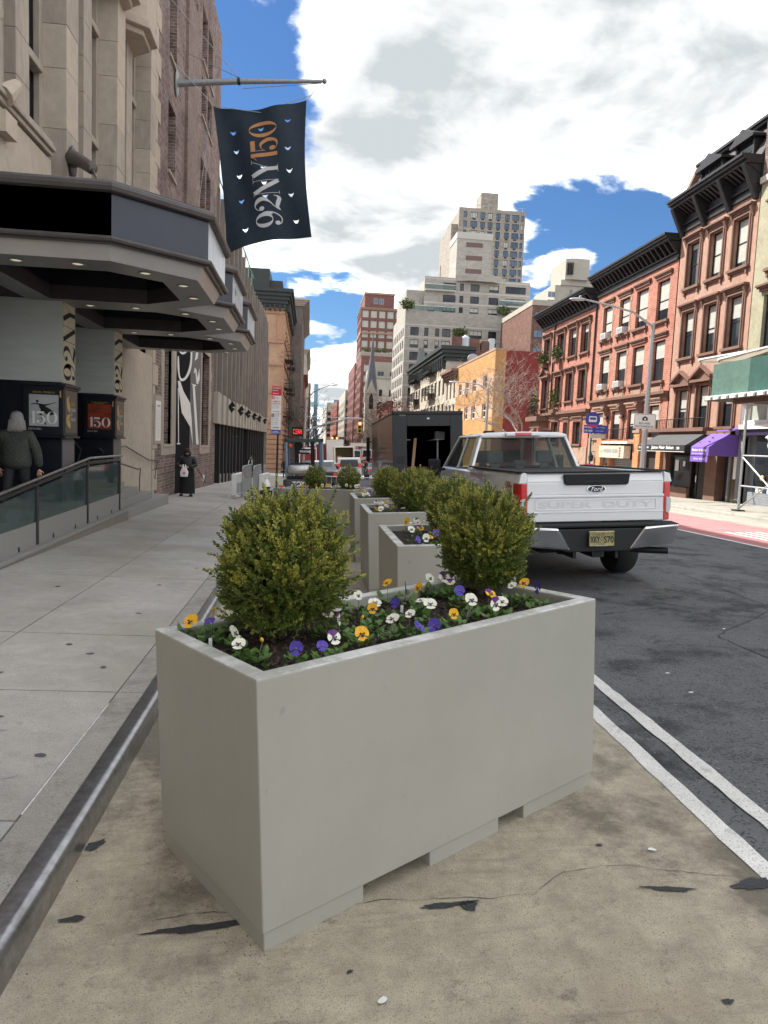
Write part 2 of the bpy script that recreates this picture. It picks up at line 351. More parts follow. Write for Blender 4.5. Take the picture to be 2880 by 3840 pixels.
crack([(3.2, 3.9), (4.1, 4.9), (4.0, 6.4), (5.3, 7.4), (5.4, 9.8)], .007, 3); crack([(2.5, 7.2), (4, 7.6), (7.5, 7.4)], .006, 4); crack([(3.4, 6.2), (5.2, 5.5), (7, 5.6)], .005, 8)
lit = thing('litter', 'tiny scraps of white paper and grit scattered on the dark road', 'litter'); lit['kind'] = 'stuff'
for i, (x, y) in enumerate([(2.9, 4.9), (4.2, 6.6), (3.1, 7.6), (2.95, 5.35), (3.6, 3.9), (-.52, 3.62), (1.62, 2.95), (.3, 2.2), (-.2, 1.95)]):
    MB().add(blob(x, y, .02, .012, i, road_z, .014, 70 + i, n=8), [tuple(range(8))]).build('scrap', M['white_paint'], lit)

gb = MB(); gs = random.Random(44)
for i in range(420):      # grit gathered along the kerb and round the planter foot
    if i % 3 == 0: x, y = KL + .03 + abs(gs.gauss(0, .05)), gs.uniform(1.6, 9)
    elif i % 3 == 1: q = gs.random(); x, y = -.13 - .52*q + gs.gauss(0, .03) - .02, 2.46 + .79*q + gs.gauss(0, .03)
    else: x, y = gs.uniform(-.9, 2.6), gs.uniform(1.4, 4.5)
    s_ = gs.uniform(.0015, .005); z = road_z(x, y) + .004; gb.add([(x-s_, y, z), (x+s_*.7, y-s_*.8, z), (x+s_*.5, y+s_, z), (x, y, z+s_)], [(0, 1, 3), (1, 2, 3), (2, 0, 3)])
gb.build('grit', mat('grit', (.16, .145, .12), .9, var=.5, vscale=60), lit)['kind'] = 'stuff'
# kerbs
M['kerb_conc'] = speck('kerb_concrete', (.34, .33, .30), (.16, .15, .14), (.45, .44, .42), s=120, stain=(.2, .19, .17))
def kerb(name, x, sgn, y0, y1, m, w_=.115, round_=.05):
    # section profile, rounded nose on the road side (sgn=+1: road lies at larger x)
    arc = [(-w_, 0)] + [(-round_ + round_ * math.sin(q), -round_ + round_ * math.cos(q)) for q in [0, .3, .6, .9, 1.2, PI/2]] + [(0.012, -.2), (-w_, -.2)]
    ys = [y0] + [y for y in [i * 1.5 for i in range(-6, 70)] if y0 < y < y1] + [y1]; vs = []; n = len(arc)
    for y in ys:
        zt = road_z(x, y) + .13
        for (a, b) in arc: vs.append((x + sgn * a, y, zt + b))
    fs = [(j*n+i, (j+1)*n+i, (j+1)*n+(i+1) % n, j*n+(i+1) % n) for j in range(len(ys)-1) for i in range(n)]
    o = MB().add(vs, fs + [tuple(range(n)), tuple((len(ys)-1)*n + i for i in reversed(range(n)))]).build(name, m, smooth=True); o['kind'] = 'structure'; return o
M['kerbsteel'] = mat('kerb_steel', (.40, .40, .42), .28, .92, col2=(.34, .33, .33), vscale=5, var=.18, bump=.06, bscale=90, thr=(.48, .66))
kerb('steel_kerb', KL, 1, -8, 12.5, M['kerbsteel']); kerb('kerb', KL, 1, 12.5, 74.2, M['kerb_conc']); kerb('kerb', KR, -1, -8, 62, M['kerb_conc'])
for a in range(6): kerb('kerb', KL, 1, 92 + a * 3, 95 + a * 3 - .02, M['kerb_conc'])

# left pavement: base plus flags with joints
pv = sheet('pavement', [-8, -5, KL - .12], -8, 74.3, walkL, M['kerb_conc'], dz=-.014)
flag_mats = [M['pave'], M['pave_light']]
rp = random.Random(11)
def flag(x0, x1, y0, y1, fz, m, par, gap=.008, th=.05):
    dz = rp.uniform(-.0015, .0015)
    b = [(x, y, fz(x, y) - th) for x, y in ((x0+gap, y0+gap), (x1-gap, y0+gap), (x1-gap, y1-gap), (x0+gap, y1-gap))]
    t = [(x, y, fz(x, y) + dz) for x, y in ((x0+gap, y0+gap), (x1-gap, y0+gap), (x1-gap, y1-gap), (x0+gap, y1-gap))]
    MB().hexa(b, t).build('paving_flag', m, par)
ysl = [-2.2, -.3, 1.6, 3.30, 5.05, 6.55, 7.95, 9.35, 10.9, 12.45, 14.0, 15.5, 17.1, 18.7, 20.3, 21.9, 23.5, 25.1, 26.7, 28.3, 30, 31.7, 33.4, 35.2, 37, 39, 41, 43, 45, 47.5, 50, 52.5, 55, 58, 61, 64, 67, 70, 74]
for a, b in zip(ysl, ysl[1:]):
    for x0, x1 in ((-8.0, -5.6), (-5.6, -4.0), (-4.0, -2.55), (-2.55, -1.30)):
        if a < 3 and x0 < -4: continue
        m = M['pave_light'] if (x0 == -2.55 and (a == 1.6 or 12 < a < 13.9)) else M['pave']
        flag(x0, x1, a, b, walkL, m, pv)
for a, b in zip(ysl[::2], ysl[2::2]): flag(-1.30, KL - .118, a, b, walkL, M['kerb_conc'], pv, .004)
# white joint sealant line
js = []
for i in range(60):
    y = 3.35 + i * .025; wv = .004 * (0.6 + .5 * rp.random()); js += [(-1.30 - wv, y, walkL(-1.3, y) + .003), (-1.30 + wv, y, walkL(-1.3, y) + .003)]
MB().add(js, [(2*i, 2*i+1, 2*i+3, 2*i+2) for i in range(59)]).build('joint_sealant', M['white_paint'], pv)
gum = [(-1.9, 4.55), (-2.4, 4.2), (-2.0, 6.2), (-1.7, 7.4), (-2.9, 8.6), (-1.55, 5.6), (-1.45, 4.0), (-2.25, 5.4), (-3.1, 7.1), (-1.8, 8.9), (-1.55, 10.2), (-2.2, 3.9), (-1.6, 3.6), (-1.75, 5.95)]
for i, (x, y) in enumerate(gum): MB().add(blob(x, y, .035, .025, i, walkL, .004, 90 + i, n=10, irr=.2), [tuple(range(10))]).build('gum_spot', mat('gum', (.09, .09, .095), .8) if i == 0 else bpy.data.materials['gum'], pv)
for i, (x, y) in enumerate([(-1.8, 4.35), (-1.5, 5.3), (-1.95, 4.9), (-1.3, 6.9), (-2.5, 6.2), (-1.5, 3.75)]): MB().add(blob(x, y, .04, .018, i*.8, walkL, .004, 190 + i, n=10, irr=.6), [tuple(range(10))]).build('pale_scuff', M['pave_light'] , pv)
# right pavement
pr_ = sheet('pavement', [KR + .12, 19.5], -8, 62, walkR, M['kerb_conc'], dz=-.014)
for i in range(26):
    a = 14 + i * 1.8
    for x0, x1 in ((KR + .135, 15.9), (15.9, 17.98)): flag(x0, x1, a, a + 1.8, walkR, M['buff'], pr_, .008)
# far pavements
for nm, xs, f, y0, y1 in (('pavement', [-9, KL], walkL, 92, 400), ('pavement', [KR, 26], walkR, 62, 400)): sheet(nm, xs, y0, y1, f, M['pave'])

# ------------------------------------------------------------------ planters
M['planter'] = mat('planter_paint', (.36, .352, .305), .42, var=.05, vscale=1.5, bump=.05, bscale=14, spec=.4)
M['planter'] = None
def planter_mat():
    m = bpy.data.materials.new('planter_paint'); m.use_nodes = True; t = m.node_tree; b = t.nodes['Principled BSDF']; N = t.nodes.new; L = t.links.new
    b.inputs['Roughness'].default_value = .5; b.inputs['Specular IOR Level'].default_value = .35
    tcn = N('ShaderNodeTexCoord')
    def noise(sc, d=6, ro=.65, v=None):
        n = N('ShaderNodeTexNoise'); n.inputs['Scale'].default_value = sc; n.inputs['Detail'].default_value = d; n.inputs['Roughness'].default_value = ro; L(v or tcn.outputs['Object'], n.inputs[0]); return n.outputs[0]
    def mix(f, a, c, lo, hi, k=1.):
        r = N('ShaderNodeMapRange'); L(f, r.inputs[0]); r.inputs[1].default_value = lo; r.inputs[2].default_value = hi; r.inputs[4].default_value = k
        x = N('ShaderNodeMixRGB'); L(r.outputs[0], x.inputs[0])
        for i, q in ((1, a), (2, c)):
            if isinstance(q, tuple): x.inputs[i].default_value = (*q, 1)
            else: L(q, x.inputs[i])
        return x.outputs[0]
    c = mix(noise(1.4), (.33, .32, .275), (.365, .352, .305), .35, .65)
    c = mix(noise(14, 3, .5), c, (.21, .20, .18), .70, .78, .5)      # small scuffs
    mp = N('ShaderNodeMapping'); mp.inputs['Scale'].default_value = (8, 8, .9); L(tcn.outputs['Object'], mp.inputs[0])
    c = mix(noise(2.2, 6, .7, mp.outputs[0]), c, (.25, .24, .205), .62, .82, .25)
    L(c, b.inputs['Base Color'])
    bp = N('ShaderNodeBump'); bp.inputs['Strength'].default_value = .12; bp.inputs['Distance'].default_value = .02; L(noise(4, 5), bp.inputs['Height']); L(bp.outputs[0], b.inputs['Normal'])
    return m
M['planter'] = planter_mat()
M['rim'] = mat('worn_rim', (.40, .40, .365), .6, col2=(.60, .61, .59), vscale=5, var=.12, bump=.15, bscale=50, thr=(.45, .6))
M['soil'] = mat('soil', (.022, .014, .010), .95, col2=(.05, .033, .024), vscale=60, var=.5, bump=1.0, bscale=180)
M['chip'] = mat('bark_chip', (.05, .032, .022), .9, col2=(.10, .066, .045), vscale=40, var=.4)
def soil_mesh(L_, W_, seed, fine=True):
    nx, ny = (90, 40) if fine else (24, 14); r_ = random.Random(seed); vs = []
    from mathutils import noise as mn
    for j in range(ny + 1):
        for i in range(nx + 1):
            x = L_ * i / nx; y = W_ * j / ny
            z = .018 * mn.noise(Vector((x*5, y*5, seed))) + (.012 * mn.noise(Vector((x*28, y*28, seed))) if fine else 0) + r_.uniform(-.003, .003)
            vs.append((x, y, z))
    return vs, [(j*(nx+1)+i, j*(nx+1)+i+1, (j+1)*(nx+1)+i+1, (j+1)*(nx+1)+i) for j in range(ny) for i in range(nx)]
TILT = math.atan(.05)
def planter(label, x, y, ang, L_, W_, h=1.04, group='grey planters in the kerb lane', fine=True, foot=(.0, .23, .41, .63, .72, 1.0)):
    """origin = near corner; local x along the long side, local y into the planter"""
    t = thing('planter', label, 'planter', (x, y, road_z(x, y)), group=group, world=False)
    nrm = Vector((-.05, .010, 1)).normalized()
    t.rotation_euler = (nrm.to_track_quat('Z', 'Y').to_matrix().to_4x4()).to_euler() if False else (Vector((0, 0, 1)).rotation_difference(nrm).to_matrix() @ Matrix.Rotation(ang, 3, 'Z')).to_euler()
    fz = .075; wt = .075
    b = MB()
    ou = [(0, 0), (L_, 0), (L_, W_), (0, W_)]; inn = [(wt, wt), (L_-wt, wt), (L_-wt, W_-wt), (wt, W_-wt)]
    b.add([(*p, fz) for p in ou] + [(*p, h) for p in ou] + [(*p, h) for p in inn] + [(*p, fz+.05) for p in inn], [(3, 2, 1, 0), (12, 13, 14, 15)] + [(i, (i+1) % 4, 4+(i+1) % 4, 4+i) for i in range(4)] + [(4+i, 4+(i+1) % 4, 8+(i+1) % 4, 8+i) for i in range(4)] + [(8+i, 8+(i+1) % 4, 12+(i+1) % 4, 12+i) for i in range(4)])
    b.build('planter_wall', M['planter'], t, bevel=.006)
    r_ = MB(); a = .002
    for (x0, x1, y0, y1) in ((0, L_, 0, wt), (0, L_, W_-wt, W_), (0, wt, wt, W_-wt), (L_-wt, L_, wt, W_-wt)): r_.box(x0+a, x1-a, y0+a if y0 in (0,) or y0 > wt else y0, y1-a if y1 > wt*1.01 else y1, h - .004, h + .003)
    r_.build('rim', M['rim'], t, bevel=.002, seg=1)
    for k in range(0, len(foot), 2):
        f = MB(); ins = .007
        f.box(max(ins, foot[k]*L_), min(L_-ins, foot[k+1]*L_), ins, W_-ins, 0, fz + .004)
        f.build('foot', M['planter'], t, bevel=.005)
    vs, fs = soil_mesh(L_-2*wt-.004, W_-2*wt-.004, int(x*100), fine)
    s = MB(Matrix.Translation((wt+.002, wt+.002, h - .062))).add(vs, fs).build('soil', M['soil'], t, smooth=True); 
    s['kind'] = 'stuff'
    if fine:
        cb_ = MB(); r2 = random.Random(3)
        for _ in range(2600):
            cx, cy = r2.uniform(wt+.01, L_-wt-.02), r2.uniform(wt+.01, W_-wt-.01); q = Euler((r2.uniform(-.7, .7), r2.uniform(-.7, .7), r2.uniform(0, 6.3))).to_matrix().to_4x4()
            cb_.M = Matrix.Translation((cx, cy, h - .055 + r2.uniform(-.006, .012))) @ q; a1, a2 = r2.uniform(.004, .014), r2.uniform(.002, .006)
            cb_.add([(-a1, -a2, 0), (a1*.8, -a2, .001), (a1, a2, 0), (-a1*.7, a2, .002)], [(0, 1, 2, 3)])
        o = cb_.build('mulch', M['chip'], t); o['kind'] = 'stuff'
    return t
ANG = rad(33.2)
P_main = planter('large pale grey painted planter closest to camera, standing askew between kerb and white line', -.112, 2.482, ANG, 2.06, .95)
P_row = [planter('grey planter directly behind the front one, nearest of the row beside the pickup', .80, 5.80, 0, 1.02, 1.62, fine=False),
         planter('grey planter second behind the front one, middle of the row along the road', .80, 8.78, 0, 1.25, 1.48, fine=False),
         planter('grey planter last of the row, just before the one set crosswise', .79, 11.35, 0, 1.25, 1.45, fine=False)]
P_cross = planter('dark grey planter set crosswise at the far end of the row, before the forklift', -.69, 15.05, rad(-36.4), 2.0, .88, fine=False)
def on_planter(t, x, y, z): bpy.context.view_layer.update(); return t.matrix_world @ Vector((x, y, z))
# ------------------------------------------------------------------ facades and windows
def FM(x, y, z, rot=0): return Matrix.Translation((x, y, z)) @ Matrix.Rotation(rot, 4, 'Z')
RW = -PI / 2      # wall that looks towards -X (right side of the street); local x runs towards the camera
RE = PI / 2       # wall that looks towards +X (left side); local x runs away from the camera
def wall_holes(mb, M4, W, H, holes, depth=.18, mi=0, mr=0, thick=None):
    old = mb.M; mb.M = M4
    us = sorted({0, W} | {u for h in holes for u in (h[0], h[2]) if 0 < u < W}); zs = sorted({0, H} | {v for h in holes for v in (h[1], h[3]) if 0 < v < H})
    for a, b in zip(us, us[1:]):
        run = None
        for c, d in zip(zs, zs[1:]):
            mu, mv = (a + b) / 2, (c + d) / 2
            inside = any(h[0] < mu < h[2] and h[1] < mv < h[3] for h in holes)
            if inside:
                if run: mb.add([(a, 0, run[0]), (b, 0, run[0]), (b, 0, run[1]), (a, 0, run[1])], [(0, 1, 2, 3)], mi); run = None
            else: run = (run[0], d) if run else (c, d)
        if run: mb.add([(a, 0, run[0]), (b, 0, run[0]), (b, 0, run[1]), (a, 0, run[1])], [(0, 1, 2, 3)], mi)
    e = .0
    for (a, c, b, d) in [h[:4] for h in holes]:
        mb.add([(a, 0, c), (a, depth, c), (a, depth, d), (a, 0, d)], [(0, 1, 2, 3)], mr)
        mb.add([(b, 0, c), (b, depth, c), (b, depth, d), (b, 0, d)], [(3, 2, 1, 0)], mr)
        mb.add([(a, 0, d), (b, 0, d), (b, depth, d), (a, depth, d)], [(3, 2, 1, 0)], mr)
        mb.add([(a, 0, c), (b, 0, c), (b, depth, c), (a, depth, c)], [(0, 1, 2, 3)], mr)
    mb.M = old
WC = {}
def winmesh(w_, h_, style, fm, pm, bm_, ft):
    k = (round(w_, 2), round(h_, 2), style, fm, pm, bm_, ft)
    if k in WC: return WC[k]
    f = MB(); d0, d1 = 0.0, .07
    f.box(0, ft, d0, d1, 0, h_); f.box(w_-ft, w_, d0, d1, 0, h_); f.box(ft, w_-ft, d0, d1, 0, ft*1.3); f.box(ft, w_-ft, d0, d1, h_-ft, h_)
    x0, x1, z0, z1 = ft, w_-ft, ft*1.3, h_-ft; mr = ft*.8
    def cell(a, b, c, d): p.append((a, b, c, d))
    p = []
    nx = {'sash': 1, 'one': 1, 'two': 2, 'three': 3, 'six': 3, 'tall': 1, 'wide3': 3}[style]
    nz = {'sash': 2, 'one': 1, 'two': 1, 'three': 1, 'six': 2, 'tall': 3, 'wide3': 1}[style]
    if style == 'wide3': xs = [x0, x0+(x1-x0)*.27, x0+(x1-x0)*.73, x1]
    else: xs = [x0 + (x1-x0)*i/nx for i in range(nx+1)]
    zs = [z0 + (z1-z0)*i/nz for i in range(nz+1)]
    for x in xs[1:-1]: f.box(x-mr/2, x+mr/2, d0+.005, d1-.004, z0, z1)
    for z in zs[1:-1]: f.box(x0, x1, d0+.01, d1-.008, z-mr/2, z+mr/2)
    fme = f.mesh('window', M[fm])
    panes = []
    if style in ('sash', 'one', 'tall', 'three', 'wide3', 'two', 'six'):
        for i in range(len(xs)-1):
            for j in range(len(zs)-1):
                g = MB(); g.box(xs[i]+.001, xs[i+1]-.001, .03, .04, zs[j]+.001, zs[j+1]-.001); panes.append(g.mesh('pane', M[pm]))
    b = MB().box(x0+.002, x1-.002, .044, .048, z0, z1).mesh('blind', M[bm_]) if bm_ else None
    WC[k] = (fme, panes, b, (x0, x1, z0, z1)); return WC[k]
rw = random.Random(77)
def window(par, M4, w_, h_, style='sash', fm='black_metal', pm='glass', blind=.0, bm_='blind', ft=.06, name='window'):
    fme, panes, b, (x0, x1, z0, z1) = winmesh(w_, h_, style, fm, pm, bm_ if blind else None, ft)
    o = link(name, fme, par)
    o.matrix_local = (Matrix.Translation(-par.location) if par.get('wroot') else Matrix.Identity(4)) @ M4
    for p in panes: link('pane', p, o)
    if blind:      # a roller blind just before the glass plane's back: shows as the pale upper part
        q = link('blind', b, o); q.scale = (1, 1, blind); q.location = (0, -.0175, z1 - (z1) * blind)
    return o
def mass(mb, M4, W, D, H, d0=.2, mi=0):
    old = mb.M; mb.M = M4; mb.box(0, W, d0, D, 0, H, mi); mb.M = old
def bpart(par, M4, name, m, fn, **k):
    mb = MB(M4); fn(mb); return mb.build(name, m, par, **k)

# ---- glyphs with thick and thin strokes (flat print for banner, posters, columns)
def ring(cx, cy, rx, ry, ix, iy, n=40):
    P = []
    for k in range(n):
        a, b = 2*PI*k/n, 2*PI*(k+1)/n
        P.append([(cx+rx*math.cos(a), cy+ry*math.sin(a)), (cx+rx*math.cos(b), cy+ry*math.sin(b)), (cx+ix*math.cos(b), cy+iy*math.sin(b)), (cx+ix*math.cos(a), cy+iy*math.sin(a))])
    return P
def disc(cx, cy, rx, ry=None, n=16):
    ry = ry or rx
    return [[(cx, cy), (cx+rx*math.cos(2*PI*k/n), cy+ry*math.sin(2*PI*k/n)), (cx+rx*math.cos(2*PI*(k+1)/n), cy+ry*math.sin(2*PI*(k+1)/n))] for k in range(n)]
def stroke(pts, sub=7):
    q = []
    n = len(pts)
    for i in range(n - 1):
        p0, p1, p2, p3 = pts[max(0, i-1)], pts[i], pts[i+1], pts[min(n-1, i+2)]
        for s_ in range(sub):
            t = s_ / sub
            q.append(tuple(.5*((2*b) + (-a+c)*t + (2*a-5*b+4*c-d)*t*t + (-a+3*b-3*c+d)*t**3) for a, b, c, d in zip(p0, p1, p2, p3)))
    q.append(pts[-1]); L_ = []; R_ = []
    for i, (x, y, w_) in enumerate(q):
        a = q[max(0, i-1)]; b = q[min(len(q)-1, i+1)]; dx, dy = b[0]-a[0], b[1]-a[1]; l = math.hypot(dx, dy) or 1
        L_.append((x - dy/l*w_/2, y + dx/l*w_/2)); R_.append((x + dy/l*w_/2, y - dx/l*w_/2))
    return [[R_[i], R_[i+1], L_[i+1], L_[i]] for i in range(len(q)-1)]
def rect(x0, y0, x1, y1, n=4):
    return [[(x0+(x1-x0)*i/n, y0), (x0+(x1-x0)*(i+1)/n, y0), (x0+(x1-x0)*(i+1)/n, y1), (x0+(x1-x0)*i/n, y1)] for i in range(n)]
def rectv(x0, y0, x1, y1, n=6): return [[(x0, y0+(y1-y0)*i/n), (x1, y0+(y1-y0)*i/n), (x1, y0+(y1-y0)*(i+1)/n), (x0, y0+(y1-y0)*(i+1)/n)] for i in range(n)]
def glyph(ch):
    if ch == '0': return ring(.40, .5, .38, .5, .20, .485), .78
    if ch == '1': return rectv(.16, 0, .34, 1) + stroke([(.0, .80, .02), (.1, .86, .02), (.18, .98, .03)]), .38
    if ch == '5': return rect(.06, .82, .58, .99) + rectv(.06, .45, .085, .85) + stroke([(.07, .48, .02), (.2, .60, .03), (.42, .58, .12), (.58, .32, .18), (.48, .05, .1), (.26, .0, .03), (.1, .08, .03)]) + disc(.15, .18, .11), .70
    if ch == '9': return ring(.36, .67, .35, .33, .17, .305) + stroke([(.70, .70, .05), (.71, .5, .05), (.62, .22, .05), (.42, .02, .04), (.2, .02, .04), (.10, .1, .03)]) + stroke([(.58, .86, .1), (.66, .6, .16), (.62, .35, .1)]) + disc(.17, .17, .10), .74
    if ch == '2': return stroke([(.05, .72, .03), (.12, .90, .03), (.32, .985, .04), (.54, .86, .18), (.58, .64, .17), (.42, .42, .06), (.2, .24, .03), (.02, .04, .02)]) + disc(.15, .74, .10) + stroke([(.02, .02, .03), (.16, .13, .12), (.36, .10, .17), (.56, .04, .15), (.68, .12, .06), (.72, .26, .015)]), .74
    if ch == 'N': return rectv(.075, 0, .095, 1) + rect(0, 0, .17, .015) + rect(0, .985, .12, 1) + stroke([(.14, .98, .18), (.4, .5, .18), (.66, .02, .18)], 3) + rectv(.70, 0, .72, 1) + rect(.62, .985, .8, 1), .80
    if ch == 'Y': return stroke([(.14, .99, .20), (.30, .70, .20), (.43, .44, .18)], 3) + rectv(.345, 0, .52, .48) + stroke([(.50, .44, .02), (.66, .7, .02), (.82, .99, .02)], 3) + rect(0, .985, .24, 1) + rect(.26, 0, .6, .015) + rect(.72, .985, .92, 1), .86
    return [], .4
def word(txt, sp=.02, stretch=1.0):
    x = 0; out_ = []
    for ch in txt:
        p, w_ = glyph(ch); out_.append((ch, [[(a*stretch + x, b) for a, b in q] for q in p])); x += w_*stretch + sp
    return out_, x - sp
def polys_mesh(polys, fmap, name, m, parent):
    vs = []; fs = []
    for q in polys:
        o = len(vs); vs += [fmap(*p) for p in q]; fs.append(tuple(range(o, o + len(q))))
    return MB().add(vs, fs).build(name, m, parent)
TXT = {}
def text_polys(s, bold=0.0):
    if (s, bold) in TXT: return TXT[(s, bold)]
    cu = bpy.data.curves.new('lettering', 'FONT'); cu.body = s; cu.size = 1; cu.offset = bold; cu.resolution_u = 3; cu.fill_mode = 'FRONT'
    ob = bpy.data.objects.new('lettering', cu); C.objects.link(ob); me = bpy.data.meshes.new_from_object(ob)
    pol = [[(me.vertices[i].co.x, me.vertices[i].co.y) for i in p.vertices] for p in me.polygons]
    bpy.data.objects.remove(ob); bpy.data.curves.remove(cu)
    xs = [a for q in pol for a, b in q] or [0, 1]; ys = [b for q in pol for a, b in q] or [0, 1]
    TXT[(s, bold)] = (pol, min(xs), max(xs), min(ys), max(ys)); return TXT[(s, bold)]
def text_on(parent, M4, s, x0, z0, w_=None, h_=None, m=None, y=-.004, bold=0.0, name='lettering', slant=0, depth=0):
    """lettering fitted in width w_ and height h_, on the plane local y of M4 (wall looks to local -y)"""
    pol, a, b, c, d = text_polys(s, bold); sx = (w_ / (b - a)) if w_ else h_ / (d - c); sz = (h_ / (d - c)) if h_ else sx
    f = lambda p, q: M4 @ Vector((x0 + (p - a) * sx + (q - c) * sz * slant, y, z0 + (q - c) * sz))
    return polys_mesh(pol, f, name, m, parent)

# ------------------------------------------------------------------ LEFT: stone hall, brick wing, marquees
XL = -4.6
M['stone'] = mat('limestone', (.41, .355, .295), .85, col2=(.33, .285, .24), vscale=1.6, var=.12, bump=.25, bscale=25, stretch=(1, 1, .35))
M['stone2'] = mat('pale_limestone', (.49, .42, .34), .85, col2=(.42, .36, .29), vscale=1.2, var=.08, bump=.2, bscale=25)
M['brickL'] = brickmat('brown_brick', (.115, .068, .055), (.25, .175, .15), (.33, .30, .28), bw=.30, bh=.10, var=.38, bump=.8)
M['brickL2'] = brickmat('pale_brown_brick', (.19, .13, .11), (.25, .18, .155), (.25, .23, .21), bw=.215, bh=.072, var=.25)
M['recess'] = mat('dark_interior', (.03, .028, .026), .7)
M['navy'] = mat('navy_black_paint', (.008, .010, .018), .4, var=.2)
M['greypaint'] = mat('grey_clad_column', (.56, .58, .55), .6, var=.07, vscale=2, bump=.2, bscale=4, stretch=(1, 1, 6))
M['bronze'] = mat('bronze_paint', (.085, .075, .075), .38, .3, var=.15)
M['canopygrey'] = mat('canopy_grey', (.40, .38, .37), .38, .2, var=.06, vscale=3)
M['soffit'] = mat('canopy_soffit', (.20, .205, .20), .35, .25, var=.08, vscale=2)
M['panelblack'] = mat('sign_panel_dark', (.022, .028, .044), .35, var=.2, vscale=1)
M['milk'] = mat('milky_sign_panel', (.62, .64, .66), .25, 0, col2=(.48, .51, .55), vscale=1.5, var=.1, stretch=(1, 6, .3))
M['lens'] = mat('downlight_lens', (.75, .70, .52), .5, emit=(1, .9, .6), emis=.10)
M['gold'] = mat('gold_print', (.55, .36, .14), .6); M['goldtext'] = mat('gold_text', (.38, .27, .08), .6)
M['white'] = mat('white_print', (.75, .75, .74), .6); M['silver'] = mat('silver_print', (.52, .53, .55), .6)

ZT = 18.3
hall = thing('stone_hall', 'pale limestone hall with tall narrow windows above the dark marquees', 'building', (XL, 10, -1.9)); 
FH = FM(XL - .3, -8, 2.2, RE); 
def hall_wall(mb):
    mb.box(-12, XL - .75, -8, 21.45, 2.2, ZT)            # body above the entrance
    mb.box(-12, -7.0, -8, 21.45, -2.4, 2.199)            # back of the entrance recess
    mb.box(-7.0, XL, -8, 9.75, -2.4, 2.199); mb.box(-7.0, XL, 18.0, 21.45, -2.5, 2.199)
    mb.box(XL-.75, XL, -8, 13.35, 2.2, 4.62)                # plain wall behind the first marquee
    mb.box(XL-.75, XL-.35, 13.35, 21.45, 2.2, 4.0)
bpart(hall, None, 'wall', M['stone2'], hall_wall, bevel=.01)
# facade: major piers as stacked blocks, minor mullions, windows and transoms between
blk = random.Random(4)
majors = [3.9, 7.3, 10.7, 14.1, 17.5, 20.85]
for y0 in majors:
    z = 4.9 if y0 < 13 else 2.9
    while z < ZT:
        h_ = blk.choice([.62, .75, .9, 1.05]); z1 = min(ZT, z + h_)
        MB().box(XL - .75, XL + .02 + blk.uniform(-.004, .004), y0, y0 + .65, z + .0015, z1 - .0015).build('stone_block', M['stone'] if blk.random() < .6 else M['stone2'], hall, bevel=.008, seg=1); z = z1
for i, y0 in enumerate(majors[:-1]):
    zb = 4.9 if y0 < 13 else 3.0
    a, b = y0 + .65, y0 + 3.4
    ym = (a + b) / 2
    z = zb
    while z < ZT:
        h_ = blk.choice([.7, .9, 1.1]); z1 = min(ZT, z + h_)
        MB().box(XL - .75, XL - .22, ym - .27, ym + .27, z + .0015, z1 - .0015).build('mullion_block', M['stone'], hall, bevel=.008, seg=1); z = z1
    mb = MB()
    for (p, q) in ((a, a+.16), (ym-.43, ym-.27), (ym+.27, ym+.43), (b-.16, b)): mb.box(XL-.75, XL-.4, p, q, zb, ZT)
    mb.build('window_jamb', M['stone'], hall, bevel=.006)
    for (p, q) in ((a+.16, ym-.43), (ym+.43, b-.16)):
        for z0, z1 in ((zb, 6.3), (6.45, 8.7), (9.7, 12.6), (12.75, 17.0)):
            if z1 - z0 < .5: continue
            window(hall, FM(XL - .5, p, z0, RE), q - p, z1 - z0, 'six' if z1-z0 > 1.5 else 'two', 'black_metal', 'glass', ft=.035)
            MB().box(XL-.75, XL-.33, p, q, z1, z1 + .15).build('transom', M['stone'], hall, bevel=.02)
        # tracery panel between the storeys
        tr = MB(); tr.box(XL-.75, XL-.62, p, q, 8.85, 9.7); wq = q - p
        for s_ in range(3):
            zc = 8.9 + s_*.27
            for sg in (0, 1):
                y_a, y_b = (p, q) if sg else (q, p); tr.tube([(XL-.55, y_a, zc), (XL-.55, y_b, zc+.27)], .035, 6)
        tr.build('tracery', M['stone'], hall)
def course(mb):
    for z, pr in ((4.66, .05), (4.74, .10), (4.82, .06)): mb.box(XL-.3, XL+pr, -8, 13.3, z, z+.079)
bpart(hall, None, 'string_course', M['stone'], course, bevel=.015)
mb = MB()
for (yc) in (17.5, 19.35):      # two angled oriel bases with hanging collars
    out0 = [(XL-.3, yc-.85), (XL+.34, yc-.42), (XL+.34, yc+.42), (XL-.3, yc+.85)]
    mb.prism(out0, 10.0, 13.5); mb.prism([(a + (.07 if a > XL else 0), (b - yc)*1.08 + yc) for a, b in out0], 9.82, 10.02)
    mb.prism([(a - (.1 if a > XL else 0), (b - yc)*.9 + yc) for a, b in out0], 9.68, 9.82)
    mb.prism([(a + (.05 if a > XL else 0), (b - yc)*1.05 + yc) for a, b in out0], 11.6, 11.75)
mb.build('oriel', M['stone2'], hall, bevel=.02)
bpart(hall, None, 'corbel', M['stone2'], lambda m: (m.tube([(XL+.02, 11.35, 4.78), (XL+.12, 11.6, 5.05)], [.16, .09], 10), m.box(XL, XL+.16, 11.1, 11.5, 4.2, 4.5)))
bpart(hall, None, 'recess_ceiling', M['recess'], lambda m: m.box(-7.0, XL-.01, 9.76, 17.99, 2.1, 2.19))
bpart(hall, None, 'door_screen', M['recess'], lambda m: [m.box(-6.95, -6.85, y, y+.1, -1.2, 2.1) for y in (9.9, 11, 12, 13, 14, 15, 16, 17)] + [m.box(-6.92, -6.88, 9.9, 17.8, -1.2, 2.1)])
